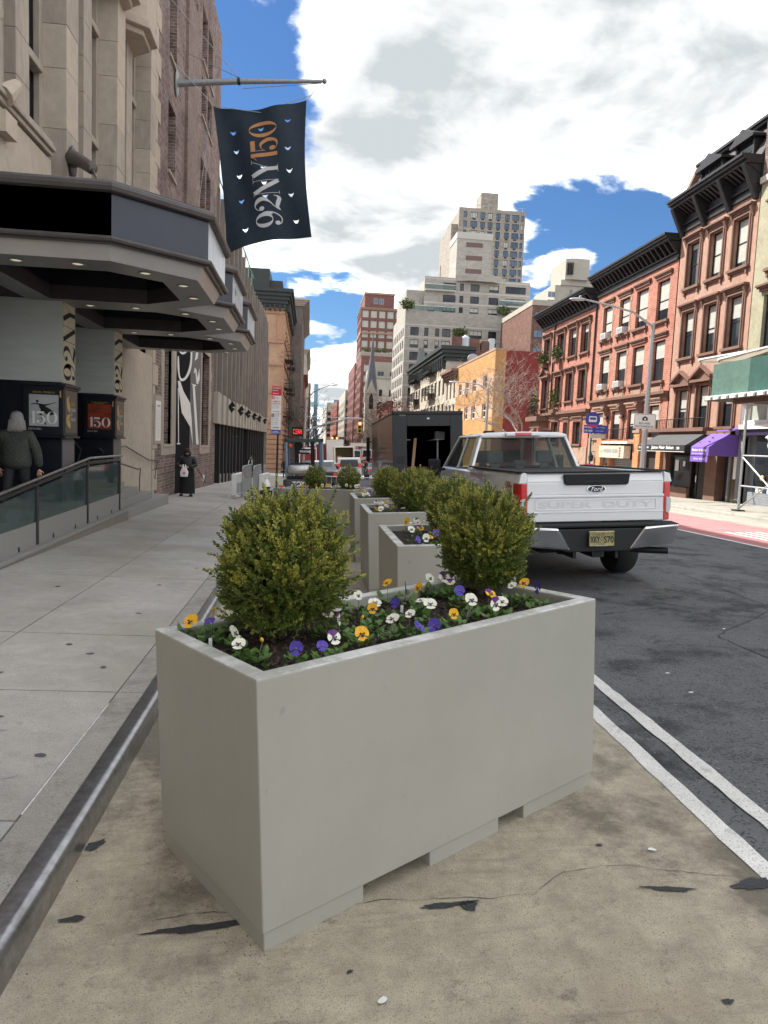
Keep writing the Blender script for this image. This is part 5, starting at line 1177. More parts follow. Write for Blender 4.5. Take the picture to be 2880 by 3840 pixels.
for (y1, y0, lab) in ((33.15, 31.55, 0), (30.35, 29.25, 1)):
    F = FM(XR-.02, y1, 12.36, RW); W = y1-y0
    dm = MB(F); dm.box(-.1, W+.1, .12, 1.2, 0, .95); dm.box(-.12, -.0, -.02, .12, 0, .95); dm.box(W, W+.12, -.02, .12, 0, .95)
    dm.prism([(-.3, .95), (W+.3, .95), (W+.3, 1.05), (W/2, 1.5), (-.3, 1.05)], -.22, 1.2, 'y'); do = dm.build('dormer', M['corn'], hb)
    window(do, F @ Matrix.Translation((0.0, .02, 0.02)), W, .93, 'two' if not lab else 'one', 'black_metal', 'glassblue', blind=0, ft=.05) if False else None
    fme, panes, _, _ = winmesh(W, .93, 'six' if not lab else 'sash', 'black_metal', 'glass', None, .05); wo = link('window', fme, do); wo.matrix_local = F @ Matrix.Translation((0, .03, .02)); [link('pane', p, wo) for p in panes]
bpart(hb, None, 'balcony_ledge', M['browntrim'], lambda m: (m.box(XR-.55, XR, C0+1.9, 35.9, 1.15, 1.32), m.box(XR-.4, XR+.3, C0, C1, .98, 1.15)))
br = MB()
for i in range(36): y = C0+1.95 + i*.15; br.tube([(XR-.5, y, 1.32), (XR-.5, y, 1.75)], .012, 4)
br.tube([(XR-.5, C0+1.95, 1.75), (XR-.5, C0+7.2, 1.75)], .02, 4); br.build('balcony_railing', M['black_metal'], hb)
zb_ = walkR(XR, 31)
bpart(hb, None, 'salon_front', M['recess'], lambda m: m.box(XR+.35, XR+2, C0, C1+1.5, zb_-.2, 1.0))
bpart(hb, None, 'salon_pier', M['browntrim'], lambda m: (m.box(XR-.05, XR+.36, 29.85, 30.75, zb_-.1, 1.0)))
bpart(hb, None, 'salon_pier', M['browntrim'], lambda m: m.box(XR-.05, XR+.36, 34.4, 34.7, zb_-.1, .98)); bpart(hb, None, 'stall_riser', M['browntrim'], lambda m: m.box(XR, XR+.36, 32.3, 34.2, zb_-.1, zb_+.45))
bpart(hb, None, 'shop_window', M['glass'], lambda m: m.box(XR+.2, XR+.24, 32.35, 34.15, zb_+.45, -.05))
bpart(hb, None, 'window_frame', M['black_metal'], lambda m: (m.box(XR+.15, XR+.3, 32.25, 32.36, zb_, 0), m.box(XR+.15, XR+.3, 34.14, 34.25, zb_, 0), m.box(XR+.15, XR+.3, 32.3, 34.2, -.06, .03)))
bpart(hb, None, 'poster', M['white_paint'], lambda m: m.box(XR+.17, XR+.18, 33.5, 33.85, -.75, -.2))
bpart(hb, None, 'flyer', M['white_paint'], lambda m: m.box(XR+.17, XR+.18, 32.9, 33.1, -.5, -.25))
dr = bpart(hb, None, 'door', M['black_metal'], lambda m: (m.box(XR+.2, XR+.28, 30.9, 31.9, zb_, zb_+.1), m.box(XR+.2, XR+.28, 30.9, 31.0, zb_, 0), m.box(XR+.2, XR+.28, 31.8, 31.9, zb_, 0), m.box(XR+.23, XR+.25, 31.0, 31.8, zb_+.1, -.02)))
MB().tube([(XR+.12, 31.75, -1.2), (XR+.12, 31.75, -.9)], .02, 6).build('handle', M['chrome'], dr)
# salon awning
M['awn'] = mat('grey_canvas', (.075, .078, .08), .85, var=.15, vscale=2, bump=.3, bscale=3); M['awnv'] = mat('black_canvas', (.018, .018, .02), .8)
aw = thing('awning', 'dark grey salon awning reading Jaico Hair Salon in white', 'awning', (XR-.7, 33, .5))
ay0, ay1 = 30.2, 34.75
bpart(aw, None, 'canopy', M['awn'], lambda m: m.add([(XR, ay1-.3, 1.15), (XR-.25, ay1-.25, 1.12), (XR-1.4, ay1, .47), (XR, ay1, .47), (XR, ay0+.3, 1.15), (XR-.25, ay0+.25, 1.12), (XR-1.4, ay0, .47), (XR, ay0, .47)], [(0, 1, 5, 4), (1, 2, 6, 5), (0, 3, 2, 1), (4, 5, 6, 7), (3, 7, 6, 2)]))
bpart(aw, None, 'valance', M['awnv'], lambda m: m.box(XR-1.42, XR-1.39, ay0, ay1, .19, .48)); bpart(aw, None, 'side_valance', M['awnv'], lambda m: m.box(XR-1.39, XR, ay0-.02, ay0, .19, .48)); bpart(aw, None, 'piping', M['white_paint'], lambda m: m.box(XR-1.43, XR-1.38, ay0, ay1, .17, .19))
aF = FM(XR-1.42, ay1, .19, RW)
text_on(aw, aF, 'Jaico Hair Salon', 1.45, .055, 2.15, .20, M['white'], bold=.03); text_on(aw, aF, '1380', 3.85, .09, .26, .12, M['white'], bold=.03); text_on(aw, aF, '(212) 360-7388', .12, .09, 1.05, .12, M['white'], bold=.03)
# purple awning
M['purple'] = mat('purple_canvas', (.17, .09, .42), .8, var=.1)
pa = thing('awning', 'small purple sloping awning with black spots over the shop door', 'awning', (XR-.7, 29, .6))
py0, py1 = 28.45, 29.85
bpart(pa, None, 'canopy', M['purple'], lambda m: m.add([(XR, py1, 1.3), (XR-1.3, py1, .42), (XR, py1, .25), (XR, py0, 1.3), (XR-1.3, py0, .42), (XR, py0, .25), (XR-1.3, py0, .05), (XR, py0, .05), (XR-1.3, py1, .05)], [(0, 1, 4, 3), (3, 4, 6, 7), (1, 8, 6, 4)]))
bpart(pa, None, 'lower_flap', M['purple'], lambda m: m.box(XR-1.31, XR-1.3, py0+.02, py1, -.22, .02))
pF = FM(XR-1.305, py1, 0, RW); text_on(pa, pF, 'Blacker & Kooby', .12, .2, 1.15, .14, M['white'], y=-.012, bold=.02); text_on(pa, pF, 'the best stationery', .14, .09, 1.0, .07, M['white'], y=-.012, name='small_print'); text_on(pa, pF, 'Blacker & Kooby', .3, -.15, .9, .10, M['white'], y=-.012, slant=.2, name='flap_lettering')
for (u, v, s_) in ((.3, .3, .07), (.7, .3, .05), (.5, .55, .09), (.95, .55, .05), (.35, .75, .08), (.8, .8, .06)):
    MB().add([(XR-1.3*v - .03 + 0, py0 + (py1-py0)*u + s_*math.cos(a), 1.3-.88*v + .02 + s_*.35*math.sin(a)*.9) for a in [q*PI/6 for q in range(12)]], [tuple(range(12))]).build('spot', M['black'], pa)
# -- pale green house and shop at the right edge, with shop windows
hg = thing('green_stucco_house', 'pale green stucco house at the right edge with a white shop bay below', 'house', (XR, 25, -2))
D0, D1 = 14.0, 28.4
g1 = [(27.4, 26.3, 7.6, 9.9), (25.3, 24.2, 7.6, 9.9), (23.2, 22.1, 7.6, 9.9), (27.6, 26.5, 4.1, 6.6), (25.4, 24.3, 4.1, 6.6), (23.2, 22.1, 4.1, 6.6)]
front(hg, D0, D1, 3.2, 11.2, g1, M['green'])
for w_ in g1: owin(hg, *w_, 'browntrim', 'none', blind=.3, lint='hood')
bpart(hg, None, 'upper_brick', M['brickL'], lambda m: m.box(XR+.02, XR+12, D0, D1+.02, 11.3, 20)); bpart(hg, None, 'coping', M['cream'], lambda m: m.box(XR-.1, XR+.02, D0, D1, 11.15, 11.4))
M['greybrickp'] = brickmat('grey_painted_brick', (.22, .235, .26), (.24, .255, .28), (.17, .18, .2), bw=.3, bh=.1, var=.08)
bpart(hg, None, 'bay_wall', M['greybrickp'], lambda m: (m.box(XR+.3, XR+2, D0, D1, -2.5, 3.2), m.box(XR-.02, XR+.3, 27.95, D1+.0, -2.4, 3.2), m.box(XR-.15, XR+.3, D0, 27.3, -2.4, -1.35)))
bpart(hg, None, 'bay_frame', M['white_paint'], lambda m: ([m.box(XR-.12, XR+.2, y, y+.14, 1.55, 3.0) for y in (27.85, 26.4, 24.9, 23.4, 21.9, 20.4)], m.box(XR-.15, XR+.2, D0, 28.0, 1.38, 1.56), m.box(XR-.13, XR+.2, D0, 28.0, 2.95, 3.2), m.box(XR-.3, XR+.3, D0, 28.1, 1.2, 1.38)))
for y in (26.55, 25.05, 23.55, 22.05, 20.55): MB().box(XR+.05, XR+.08, y, y+1.3, 1.56, 2.95).build('pane', mat('curtain_glass', (.28, .34, .33), .1, col2=(.45, .45, .38), vscale=2.5, stretch=(1, 1, .3), coat=.6) if y == 26.55 else bpy.data.materials['curtain_glass'], hg)
bpart(hg, None, 'shop_fascia', mat('dark_purple_fascia', (.03, .02, .06), .5), lambda m: m.box(XR-.2, XR+.3, D0, 28.9, .95, 1.2))
for y0, y1 in ((25.6, 27.2), (23.8, 25.5), (22, 23.7)): MB().box(XR-.02, XR+.02, y0, y1, -1.34, .94).build('shop_window', M['glass'], hg)
bpart(hg, None, 'door_frame', M['greybrickp'], lambda m: (m.box(XR-.05, XR+.1, 28.85, 28.97, -2.1, .1), m.box(XR-.05, XR+.1, 27.95, 28.05, -2.1, .9)))
dr = bpart(hg, None, 'shop_door', mat('door_wood_glass', (.10, .075, .04), .15), lambda m: m.box(XR+.02, XR+.06, 28.06, 28.84, -1.9, .5))
bpart(hg, None, 'notice', M['white_paint'], lambda m: (m.box(XR, XR+.015, 28.45, 28.65, -.9, .1), m.box(XR, XR+.015, 28.12, 28.3, -1.0, -.6)))
# goods in the shop window
for i, (y, z, s_, mm, lab) in enumerate(((25.95, -.95, .17, 'red_lens', 'red round toy in the stationery shop window'), (26.5, -.75, .12, 'gold', 'orange ball shaped toy in the stationery shop window'), (26.1, .55, .2, 'white_paint', 'white unicorn head ornament high in the shop window'))):
    t_ = thing('shop_toy', lab, 'toy', (XR-.12, y, z)); m_ = MB(); m_.ell((XR-.1, y, z), (s_*.6, s_, s_), 10, 8)
    if i == 2: m_.tube([(XR-.1, y-.05, z+.1), (XR-.15, y+.12, z+.35), (XR-.15, y+.3, z+.30)], [.12, .09, .04], 8)
    m_.build('toy_body', M[mm], t_, smooth=True)
for i in range(6):
    y = 25.7 + i*.24; t_ = thing('toy_box', '%s small box from the right on the sill of the stationery shop window' % ('first','second','third','fourth','fifth','sixth')[i], 'box', (XR-.1, y, -1.3), group='boxes on the shop window sill'); MB().box(XR-.12, XR-.03, y, y+.18, -1.34, -1.34+.12+.06*(i % 3)).build('box', [M['white_paint'], M['cream'], M['glassblue']][i % 3], t_)
# railing of the green house
wr = MB(); 
for i in range(22): y = 22.2 + i*.28; wr.tube([(XR-.6, y, 3.35), (XR-.6, y, 4.1)], .018, 4)
wr.tube([(XR-.6, 22, 4.1), (XR-.6, 28.2, 4.1)], .03, 4); wr.build('white_railing', M['white_paint'], hg); bpart(hg, None, 'balcony_slab', M['cream'], lambda m: m.box(XR-.7, XR, 22, 28.3, 3.2, 3.35))

# -- sidewalk shed -------------------------------------------------------------
sh_ = thing('sidewalk_shed', 'dark green plywood sidewalk shed on steel scaffold posts at the right edge', 'scaffold', (15.5, 22, -1.9))
M['ply'] = mat('green_plywood', (.06, .125, .10), .7, col2=(.09, .17, .14), vscale=2, var=.15); M['plyd'] = mat('dark_green_plywood', (.025, .085, .07), .7, var=.2, vscale=3)
for i, (a, b) in enumerate(((23.2, 25.45), (20.8, 23.19), (18.4, 20.79), (16, 18.39))):
    MB().box(14.86, 14.9, a, b, 2.22, 3.42).build('plywood_panel', M['ply'] if i % 2 == 0 else M['plyd'], sh_)
bpart(sh_, None, 'end_panel', M['plyd'], lambda m: m.box(14.9, 17.6, 25.41, 25.45, 2.3, 3.42))
bpart(sh_, None, 'deck', mat('deck_wood', (.08, .065, .05), .8, var=.3), lambda m: m.box(14.7, 17.9, 16, 25.6, 2.08, 2.21))
for i in range(18): MB().box(14.62, 14.72, 16.3 + i*.52, 16.6 + i*.52, 2.10, 2.20).build('joist_end', M['white_paint'], sh_)
bpart(sh_, None, 'edge_rail', M['white_paint'], lambda m: m.box(14.70, 14.86, 16, 25.5, 2.215, 2.25))
lidm = mat('lid_wood', (.20, .17, .13), .8, var=.3, stretch=(1, 6, 1), vscale=4)
bpart(sh_, None, 'debris_lid', lidm, lambda m: m.hexa([(15.9, 25.5, 3.55), (17.9, 25.5, 4.3), (17.9, 28.3, 4.3), (15.9, 28.3, 3.85)], [(15.9, 25.5, 3.63), (17.9, 25.5, 4.38), (17.9, 28.3, 4.38), (15.9, 28.3, 3.93)]))
bpart(sh_, None, 'lid_batten', M['white_paint'], lambda m: [m.tube([(15.85, y, 3.68 + (y-25.5)*.1), (17.9, y, 4.42)], .06, 4) for y in (26.9, 28.3)])
for (x, y) in ((14.95, 23.3), (14.95, 20.3), (14.95, 17.3), (17.2, 23.3)):
    zf = walkR(x, y); MB().tube([(x, y, zf+.05), (x, y, 1.82)], .045, 8).build('post', M['galv'], sh_); MB().box(x-.15, x+.15, y-.18, y+.18, zf, zf+.05).build('base_plate', M['rubber'], sh_); MB().hexa([(x-.05, y-.05, 1.7), (x+.05, y-.05, 1.7), (x+.05, y+.05, 1.7), (x-.05, y+.05, 1.7)], [(x-.1, y-.2, 1.9), (x+.1, y-.2, 1.9), (x+.1, y+.2, 1.9), (x-.1, y+.2, 1.9)]).build('post_head', M['galv'], sh_)
bpart(sh_, None, 'beam', mat('beam_brown', (.10, .07, .055), .7, var=.2), lambda m: m.box(14.85, 15.05, 16, 24.0, 1.9, 2.08))
for (a, b) in (((14.95, 23.3, .1), (14.95, 20.3, .1)), ((14.95, 23.3, -.95), (14.95, 20.3, -.95)), ((14.95, 23.3, .05), (14.95, 20.3, -1.75)), ((14.95, 23.3, -1.75), (14.95, 20.3, .05))):
    MB().tube([a, b], .03, 6).build('scaffold_tube', M['galv'], sh_)
# ------------------------------------------------------------------ RIGHT: farther buildings
M['yellowtile'] = brickmat('yellow_tile', (.42, .215, .08), (.47, .255, .105), (.32, .18, .08), bw=1.2, bh=.6, var=.12, msize=.04)
M['pinkband'] = brickmat('pink_brick_band', (.50, .30, .20), (.55, .34, .24), (.45, .3, .2), bw=.8, bh=.25, var=.1)
M['darkred'] = brickmat('dark_red_paint_brick', (.20, .035, .03), (.23, .045, .04), (.15, .03, .03), bw=.5, bh=.16, var=.15, bump=.1)
M['whiteframe'] = mat('white_window_frame', (.6, .6, .58), .5)
yb_ = thing('yellow_tile_building', 'three storey yellow tiled building with a dark red blank side wall behind the bare tree', 'building', (18, 79, -4))
F = FM(XR, 88.6, -4.2, RW)
hs = []
for (y1, y0) in ((87.0, 85.3), (83.2, 81.4), (79.5, 77.7), (74.5, 72.8)):
    for (a, b) in ((6.1, 7.5), (3.1, 4.6)): hs.append((88.6-y1, a+4.2, 88.6-y0, b+4.2))
mb = MB(); wall_holes(mb, F, 18.4, 13.9, hs, .25); mb.box(XR+.26, XR+3.0, 70.2, 88.6, -4.2, 9.68); mb.build('wall', M['yellowtile'], yb_)
bpart(yb_, None, 'side_wall', M['darkred'], lambda m: (m.box(XR+1.1, XR+14, 70.0, 88, -4.2, 9.7)))
bpart(yb_, None, 'front_return', M['yellowtile'], lambda m: m.box(XR+.0, XR+1.1, 70.0, 70.19, -4.2, 9.68))
for z in (6.1, 3.1): MB(F).box(.1, 18.3, -.02, 0, z+4.2, z+5.65 - 4.2 + 4.2 - .05) if False else None
for h in hs: window(yb_, F @ Matrix.Translation((h[0], .12, h[1])), h[2]-h[0], h[3]-h[1], 'sash', 'whiteframe', 'glass', ft=.12)
for z in (6.1, 3.1):
    xs = [0] + [v for h in sorted(hs) if abs(h[1]-z-4.2) < .01 for v in (h[0], h[2])] + [18.4]
    for a, b in zip(xs[::2], xs[1::2]): MB(F).box(a+.01, b-.01, -.02, 0, z+4.2, z+5.6).build('brick_band', M['pinkband'], yb_)
bpart(yb_, None, 'coping', M['tantrim'], lambda m: m.box(XR-.05, XR+3, 70, 88.6, 9.69, 9.9))
MB(F).box(5.6, 6.5, -.35, .2, 10.35, 10.8).build('air_conditioner', M['ac'], yb_)
dsh = thing('satellite_dish', 'grey satellite dish on the roof edge of the yellow tiled building', 'dish', (18.8, 84, 10.2)); bpart(dsh, None, 'reflector', M['grey_metal'], lambda m: m.ell((18.9, 84, 10.4), (.7, .12, .6), 14, 8)); bpart(dsh, None, 'mast', M['grey_metal'], lambda m: m.tube([(18.9, 84.1, 9.8), (18.9, 84.1, 10.3)], .05, 6))
M['creamold'] = mat('weathered_cream_stone', (.50, .45, .37), .8, col2=(.38, .33, .26), vscale=.8, var=.15)
sc_ = block_building('row_house', 'narrow cream house with a brown cornice between the yellow and the ornate building', 1, XR, 88.7, 95.8, -4.3, 9.6, M['creamold'], 3, 3, 1.0, 2.0, 4.4, 3.0, corn=(1.2, .9), corm=M['browntrim'], depth=4, lint=M['browntrim'])
oc = block_building('apartment_building', 'old ornate cream building with a dark cornice and front fire escapes', 1, XR, 96, 130.5, -4.4, 13.4, M['creamold'], 11, 4, 1.5, 2.1, 4.6, 3.4, corn=(1.9, 1.0), corm=M['iron'], depth=3.8, lint=M['cream'])
bpart(oc, None, 'gable', M['iron'], lambda m: m.prism([(113, 13.4), (118, 13.4), (115.5, 15.6)], XR-1, XR-.2, 'x'))
for k in range(24): MB().box(XR-.6, XR-.02, 96.5+k*1.4, 96.85+k*1.4, 10.6, 12.0).build('cornice_bracket', M['iron'], oc)
fire_escape('black zigzag fire escape on the old cream building, nearer one', XR, 104, 110, 1.0, 4, 3.3, side=-1)
fire_escape('black zigzag fire escape on the old cream building, farther one', XR, 119, 126, 1.0, 4, 3.3, side=-1)
M['dkbrick'] = brickmat('soot_brown_brick', (.13, .065, .05), (.18, .095, .07), (.14, .1, .09), bw=.5, bh=.16, var=.3, bump=.15)
db = thing('brick_building', 'soot brown brick building with chimney stacks above the yellow tiled one', 'building', (27, 122, -4))
bpart(db, None, 'wall', M['dkbrick'], lambda m: (m.box(21.8, 31, 118, 128, -4.4, 16.1), m.box(20.6, 21.8, 118, 128, -4.4, 13.6)))
for (a, b, zt) in ((22.9, 24.6, 18.2), (26.0, 27.6, 18.0), (28.0, 29.2, 17.7)): MB().box(a, b, 118.5, 120, 16.1, zt).build('chimney', M['dkbrick'], db)
bpart(db, None, 'tank', M['galv'], lambda m: m.lathe([(.8, 0), (.8, 2.0), (.1, 2.5)], 12, (25.3, 119, 16.1))); bpart(db, None, 'duct', M['galv'], lambda m: m.box(29.3, 30.2, 118.5, 119.5, 16.1, 18.2))
window(db, FM(22.0, 117.95, 11.6), 1.3, 2.4, 'sash', 'black_metal', 'glassblue'); window(db, FM(26.0, 117.95, 12.4), 1.6, 1.6, 'sash', 'black_metal', 'glass')
# big stepped apartment block
M['aptbrick'] = brickmat('pale_grey_brick', (.31, .29, .255), (.37, .345, .31), (.31, .29, .265), bw=.9, bh=.3, var=.14, msize=.06, bump=.1)
M['aptband'] = mat('pale_band', (.44, .42, .38), .8, var=.08)
ap = thing('apartment_block', 'large pale grey stepped apartment block with terraces in the middle distance', 'building', (30, 150, -4))
G0 = -4.3
NFa = FM(18.0, 142.6, G0, 0)
cols = [(19.1, 20.8), (21.9, 22.75), (24.1, 24.95), (25.5, 27.2), (28.5, 29.3), (31.0, 33.6), (34.9, 36.6), (37.6, 41.0), (42.2, 43.8)]
tops = [23.25, 20.85, 18.4, 16.0, 13.6, 11.3, 8.9, 6.5, 4.1]
hs = [(a-18, t-1.6-G0, b-18, t-G0) for a, b in cols for t in tops]
mb = MB(); wall_holes(mb, NFa, 26, 26.5-G0, hs, .3); mb.box(18.31, 44, 142.91, 163, G0, 26.49)
SFa = FM(18.0, 163, G0, RW)
sh2 = [(1.4 + c_*3.1, t-1.6-G0, 3.0 + c_*3.1, t-G0) for c_ in range(6) for t in tops if t > 4]
wall_holes(mb, SFa, 20.4, 26.5-G0, sh2, .3)
up = [(21.8, 43.5, 26.5, 33.6), ]
NFb = FM(21.8, 144.2, 26.5, 0)
cols2 = [(22.6, 24.0), (25.6, 28.2), (29.0, 29.8), (31.2, 33.0), (35.0, 37.0), (38.4, 42.6)]
hs2 = [(a-21.8, t-1.4-26.5, b-21.8, t-26.5) for a, b in cols2 for t in (32.6, 30.2, 27.95) if not (a < 25 and t > 28)]
wall_holes(mb, NFb, 21.7, 7.1, hs2, .3); mb.box(22.1, 43.5, 144.5, 162, 26.5, 33.59); mb.box(18.4, 22.5, 145.5, 161, 26.5, 31.0)
mb.prism([(28, 144.2), (30.5, 142.9), (35.5, 142.9), (37.5, 144.2)], 33.0, 34.3)
mb.build('wall', M['aptbrick'], ap)
for h in hs: window(ap, NFa @ Matrix.Translation((h[0], .15, h[1])), h[2]-h[0], h[3]-h[1], 'three' if h[2]-h[0] > 2.2 else ('two' if h[2]-h[0] > 1.2 else 'sash'), blind=.6 if rw.random() < .35 else 0, ft=.09)
for h in sh2: window(ap, SFa @ Matrix.Translation((h[0], .15, h[1])), h[2]-h[0], h[3]-h[1], 'two', blind=.6 if rw.random() < .35 else 0, ft=.09)
for h in hs2: window(ap, NFb @ Matrix.Translation((h[0], .15, h[1])), h[2]-h[0], h[3]-h[1], 'three' if h[2]-h[0] > 2.2 else 'two', blind=.6 if rw.random() < .3 else 0, ft=.09)
for t in tops[:8]: MB(NFa).box(-.02, 26, -.03, 0, t-G0+.35, t-G0+.62).build('band', M['aptband'], ap); MB(SFa).box(0, 20.4, -.03, 0, t-G0+.35, t-G0+.62).build('band', M['aptband'], ap)
for z in (28.4, 30.7, 33.1): MB(NFb).box(0, 21.7, -.03, 0, z-26.5, z-26.2).build('band', M['aptband'], ap)
tg = M['railglass']
for (x0, x1, y, z) in ((18.1, 28.0, 142.7, 26.5), (36.8, 43.9, 142.7, 26.5), (21.9, 28, 143.6, 31.0), (37, 43.4, 143.4, 28.6)):
    MB().box(x0, x1, y, y+.08, z+.15, z+1.0).build('terrace_glass', tg, ap); MB().box(x0, x1, y-.05, y+.1, z+1.0, z+1.08).build('terrace_rail', M['white_paint'], ap)
    if y > 143: MB().box(x0, x1, y, 144.3, z-.2, z+.1).build('balcony_slab', M['aptband'], ap)
mp_ = bpart(ap, None, 'machine_tower', M['aptbrick'], lambda m: m.box(29.5, 37.0, 152, 160, 33.5, 43.6)); bpart(ap, None, 'machine_tower_top', M['aptband'], lambda m: m.box(29.4, 37.1, 151.9, 160, 43.6, 44.95))
for z in (42.0, 39.3, 36.6): MB().box(31.5, 35.0, 151.93, 152, z, z+.9).build('louvre', mat('brown_louvre', (.13, .08, .07), .7) if z == 42.0 else bpy.data.materials['brown_louvre'], ap)
bpart(ap, None, 'aerial', M['black_metal'], lambda m: m.tube([(25, 145, 33.5), (25, 145, 36)], .06, 5))
for i, (x, z, lab) in enumerate(((18.3, 27.2, 'evergreen shrubs on the left corner terrace of the grey apartment block'), (37.8, 27.1, 'shrub on the right terrace of the grey apartment block'), (29.0, 22.3, 'small evergreen on a middle balcony of the grey apartment block'))):
    p_ = thing('terrace_shrub', lab, 'shrub', (x, 142, z)); m_ = MB(); leafcloud(m_, (x, 142.3, z+.3), (1.1, .6, .8), 260, .3, rv); f_ = m_.build('foliage', M['leafy'], p_); f_['kind'] = 'stuff'
    MB().tube([(x, 142.3, z-.6), (x, 142.3, z+.3)], .1, 5).build('stem', M['browntrim'], p_)
# tall tower behind
M['towerbrick'] = brickmat('tan_tower_brick', (.25, .215, .18), (.34, .30, .255), (.27, .25, .22), bw=1.6, bh=.5, var=.15, msize=.05, bump=.1)
tw = thing('apartment_tower', 'tall tan brick apartment tower with blue windows rising behind the grey block', 'tower', (60, 260, -4))
NT = FM(48.7, 250, 20, 0)
tcols = [(50.3, 51.5), (52.8, 55.2), (56.2, 57.9), (58.9, 60.6), (61.8, 63.4), (64.9, 66.6), (67.5, 70.0), (70.6, 71.6)]
ths = [(a-48.7, 78.9 - 3.08*r_ - 20, b-48.7, 80.9 - 3.08*r_ - 20) for a, b in tcols for r_ in range(13)]
mb = MB(); wall_holes(mb, NT, 23.5, 62.2, ths, .4); mb.box(49.1, 72.2, 250.41, 275, -4, 82.19); mb.box(46.7, 49.1, 253, 275, -4, 77.3); mb.build('wall', M['towerbrick'], tw)
bpart(tw, None, 'water_tank_house', M['towerbrick'], lambda m: m.box(56.6, 62.7, 252, 260, 82.2, 88.3))
for h in ths:
    window(tw, NT @ Matrix.Translation((h[0], .2, h[1])), h[2]-h[0], h[3]-h[1], 'wide3' if h[2]-h[0] > 2 else 'two' if h[2]-h[0] > 1.4 else 'one', 'black_metal', 'glassblue', blind=.99 if rw.random() < .15 else 0, ft=.12)
    if 1.4 < h[2]-h[0]: MB(NT).box((h[0]+h[2])/2-.5, (h[0]+h[2])/2+.5, -.05, .3, h[1]-.55, h[1]-.1).build('louvre', M['black'], tw)
rt_ = MB(); [rt_.tube([(x, 250.2, 82.2), (x, 250.2, 83.3)], .06, 4) for x in range(49, 73, 2)]; rt_.tube([(48.8, 250.2, 83.3), (72.1, 250.2, 83.3)], .07, 4); rt_.build('roof_rail', M['galv'], tw)
# beige tower at the right
M['beige'] = mat('beige_panel', (.36, .33, .28), .8, var=.08, vscale=.4)
bt = thing('beige_tower', 'plain beige stepped tower between the grey block and the red houses', 'tower', (56, 165, -4))
bpart(bt, None, 'wall', M['beige'], lambda m: (m.box(52.1, 75, 161, 180, -4, 33.8), m.box(54.2, 75, 160.5, 180, 33.8, 37.4), m.box(55.4, 75, 160.2, 180, 37.4, 38.6)))
bpart(bt, None, 'lift_tower', M['beige'], lambda m: m.prism([(56.2, 160), (57.8, 159.4), (61.5, 159.4), (61.5, 170), (56.2, 170)], 38.6, 43.2))
for i in range(5): MB().box(56.4 + i*.3, 56.5 + i*.3, 159.1 + .3*(4-i)*.3, 160.2, 39.6, 42.3).build('slot', M['black'], bt)
for z in (36, 34.2, 32.4, 30.6): window(bt, FM(52.6, 160.6, z-1.4), 1.8, 1.3, 'two', 'whiteframe', 'glassblue')
window(bt, FM(57.3, 159.2, 35.2), .5, 1.0, 'one', 'black_metal', 'glassblue')
rb = thing('brick_building', 'long low dark red brick building with blue windows behind the red house roofs', 'building', (42, 125, -4))
bpart(rb, None, 'wall', M['dkbrick'], lambda m: m.box(36.8, 60, 120, 140, -4, 24.4)); bpart(rb, None, 'parapet', M['beige'], lambda m: m.box(36.7, 60, 119.9, 140, 24.4, 25.3))
for x in (37.2, 41, 45): 
    for z in (22.0, 19, 16): window(rb, FM(x, 119.95, z), 2.2, 1.3, 'three', 'black_metal', 'glassblue')
rf = thing('rooftop_unit', 'white rooftop machinery on the far red house', 'roof machinery', (20, 47, 10.6)); bpart(rf, None, 'housing', M['white_paint'], lambda m: m.box(19.5, 21.5, 44.5, 46.5, 10.4, 11.5)); bpart(rf, None, 'cowl', M['galv'], lambda m: (m.tube([(20, 46.9, 10.4), (20, 46.9, 11.9)], .15, 8), m.box(19.6, 20.4, 46.5, 47.3, 11.95, 12.05)))
# brick towers on the left of the grey block, spire, low houses towards the vanishing point
M['twr'] = brickmat('deep_red_tower_brick', (.16, .072, .062), (.20, .095, .08), (.18, .10, .09), bw=1.2, bh=.4, var=.12, bump=.1)
b1_ = block_building('apartment_tower', 'deep red brick tower with white windows and stepped top, left of the grey block', 1, 18.0, 277, 300, -4, 51.5, M['twr'], 7, 14, 2.3, 2.5, 3, 3.75, fm='whiteframe', pm='blind', depth=17, style='two', near_cols=5, near_w=16, corn=(.8, .4), corm=M['tantrim'])
bpart(b1_, None, 'stepped_top', M['twr'], lambda m: m.box(19.2, 30.5, 277.5, 300, 51.5, 56.5)); bpart(b1_, None, 'top_coping', M['tantrim'], lambda m: m.box(19.0, 30.7, 277.3, 300, 56.5, 57.2)); bpart(b1_, None, 'band', M['tantrim'], lambda m: m.box(17.8, 35, 276.7, 300, 41.6, 42.3))
for x in (22.6, 24.8): window(b1_, FM(x, 277.4, 53), 1.6, 2, 'two', 'whiteframe', 'glassblue')
b2_ = block_building('apartment_building', 'red brick building with planted roof terrace in front of the deep red tower', 1, 17.2, 256, 276, -4, 32, M['twr'], 6, 8, 1.9, 2.3, 3, 3.75, fm='whiteframe', pm='blind', depth=12, style='two', near_cols=3, corn=(1.2, .5), corm=M['beige'])
for i in range(4): 
    p_ = thing('terrace_shrub', ('first', 'second', 'third', 'fourth')[i] + ' dark shrub from the left on the red brick roof terrace', 'shrub', (19+i*2.2, 257, 32.5), group='shrubs on the red brick roof terrace'); m_ = MB(); leafcloud(m_, (19+i*2.2, 257, 32.8), (1.0, .6, .9), 120, .3, rv); f_ = m_.build('foliage', M['leafy'], p_); f_['kind'] = 'stuff'
block_building('apartment_building', 'beige flat topped building behind the church spire', 1, 18.6, 215, 250, -4, 24.2, M['beige'], 8, 8, 2.0, 1.4, 3, 3.0, fm='whiteframe', pm='glassblue', depth=11, style='two', near_cols=3)
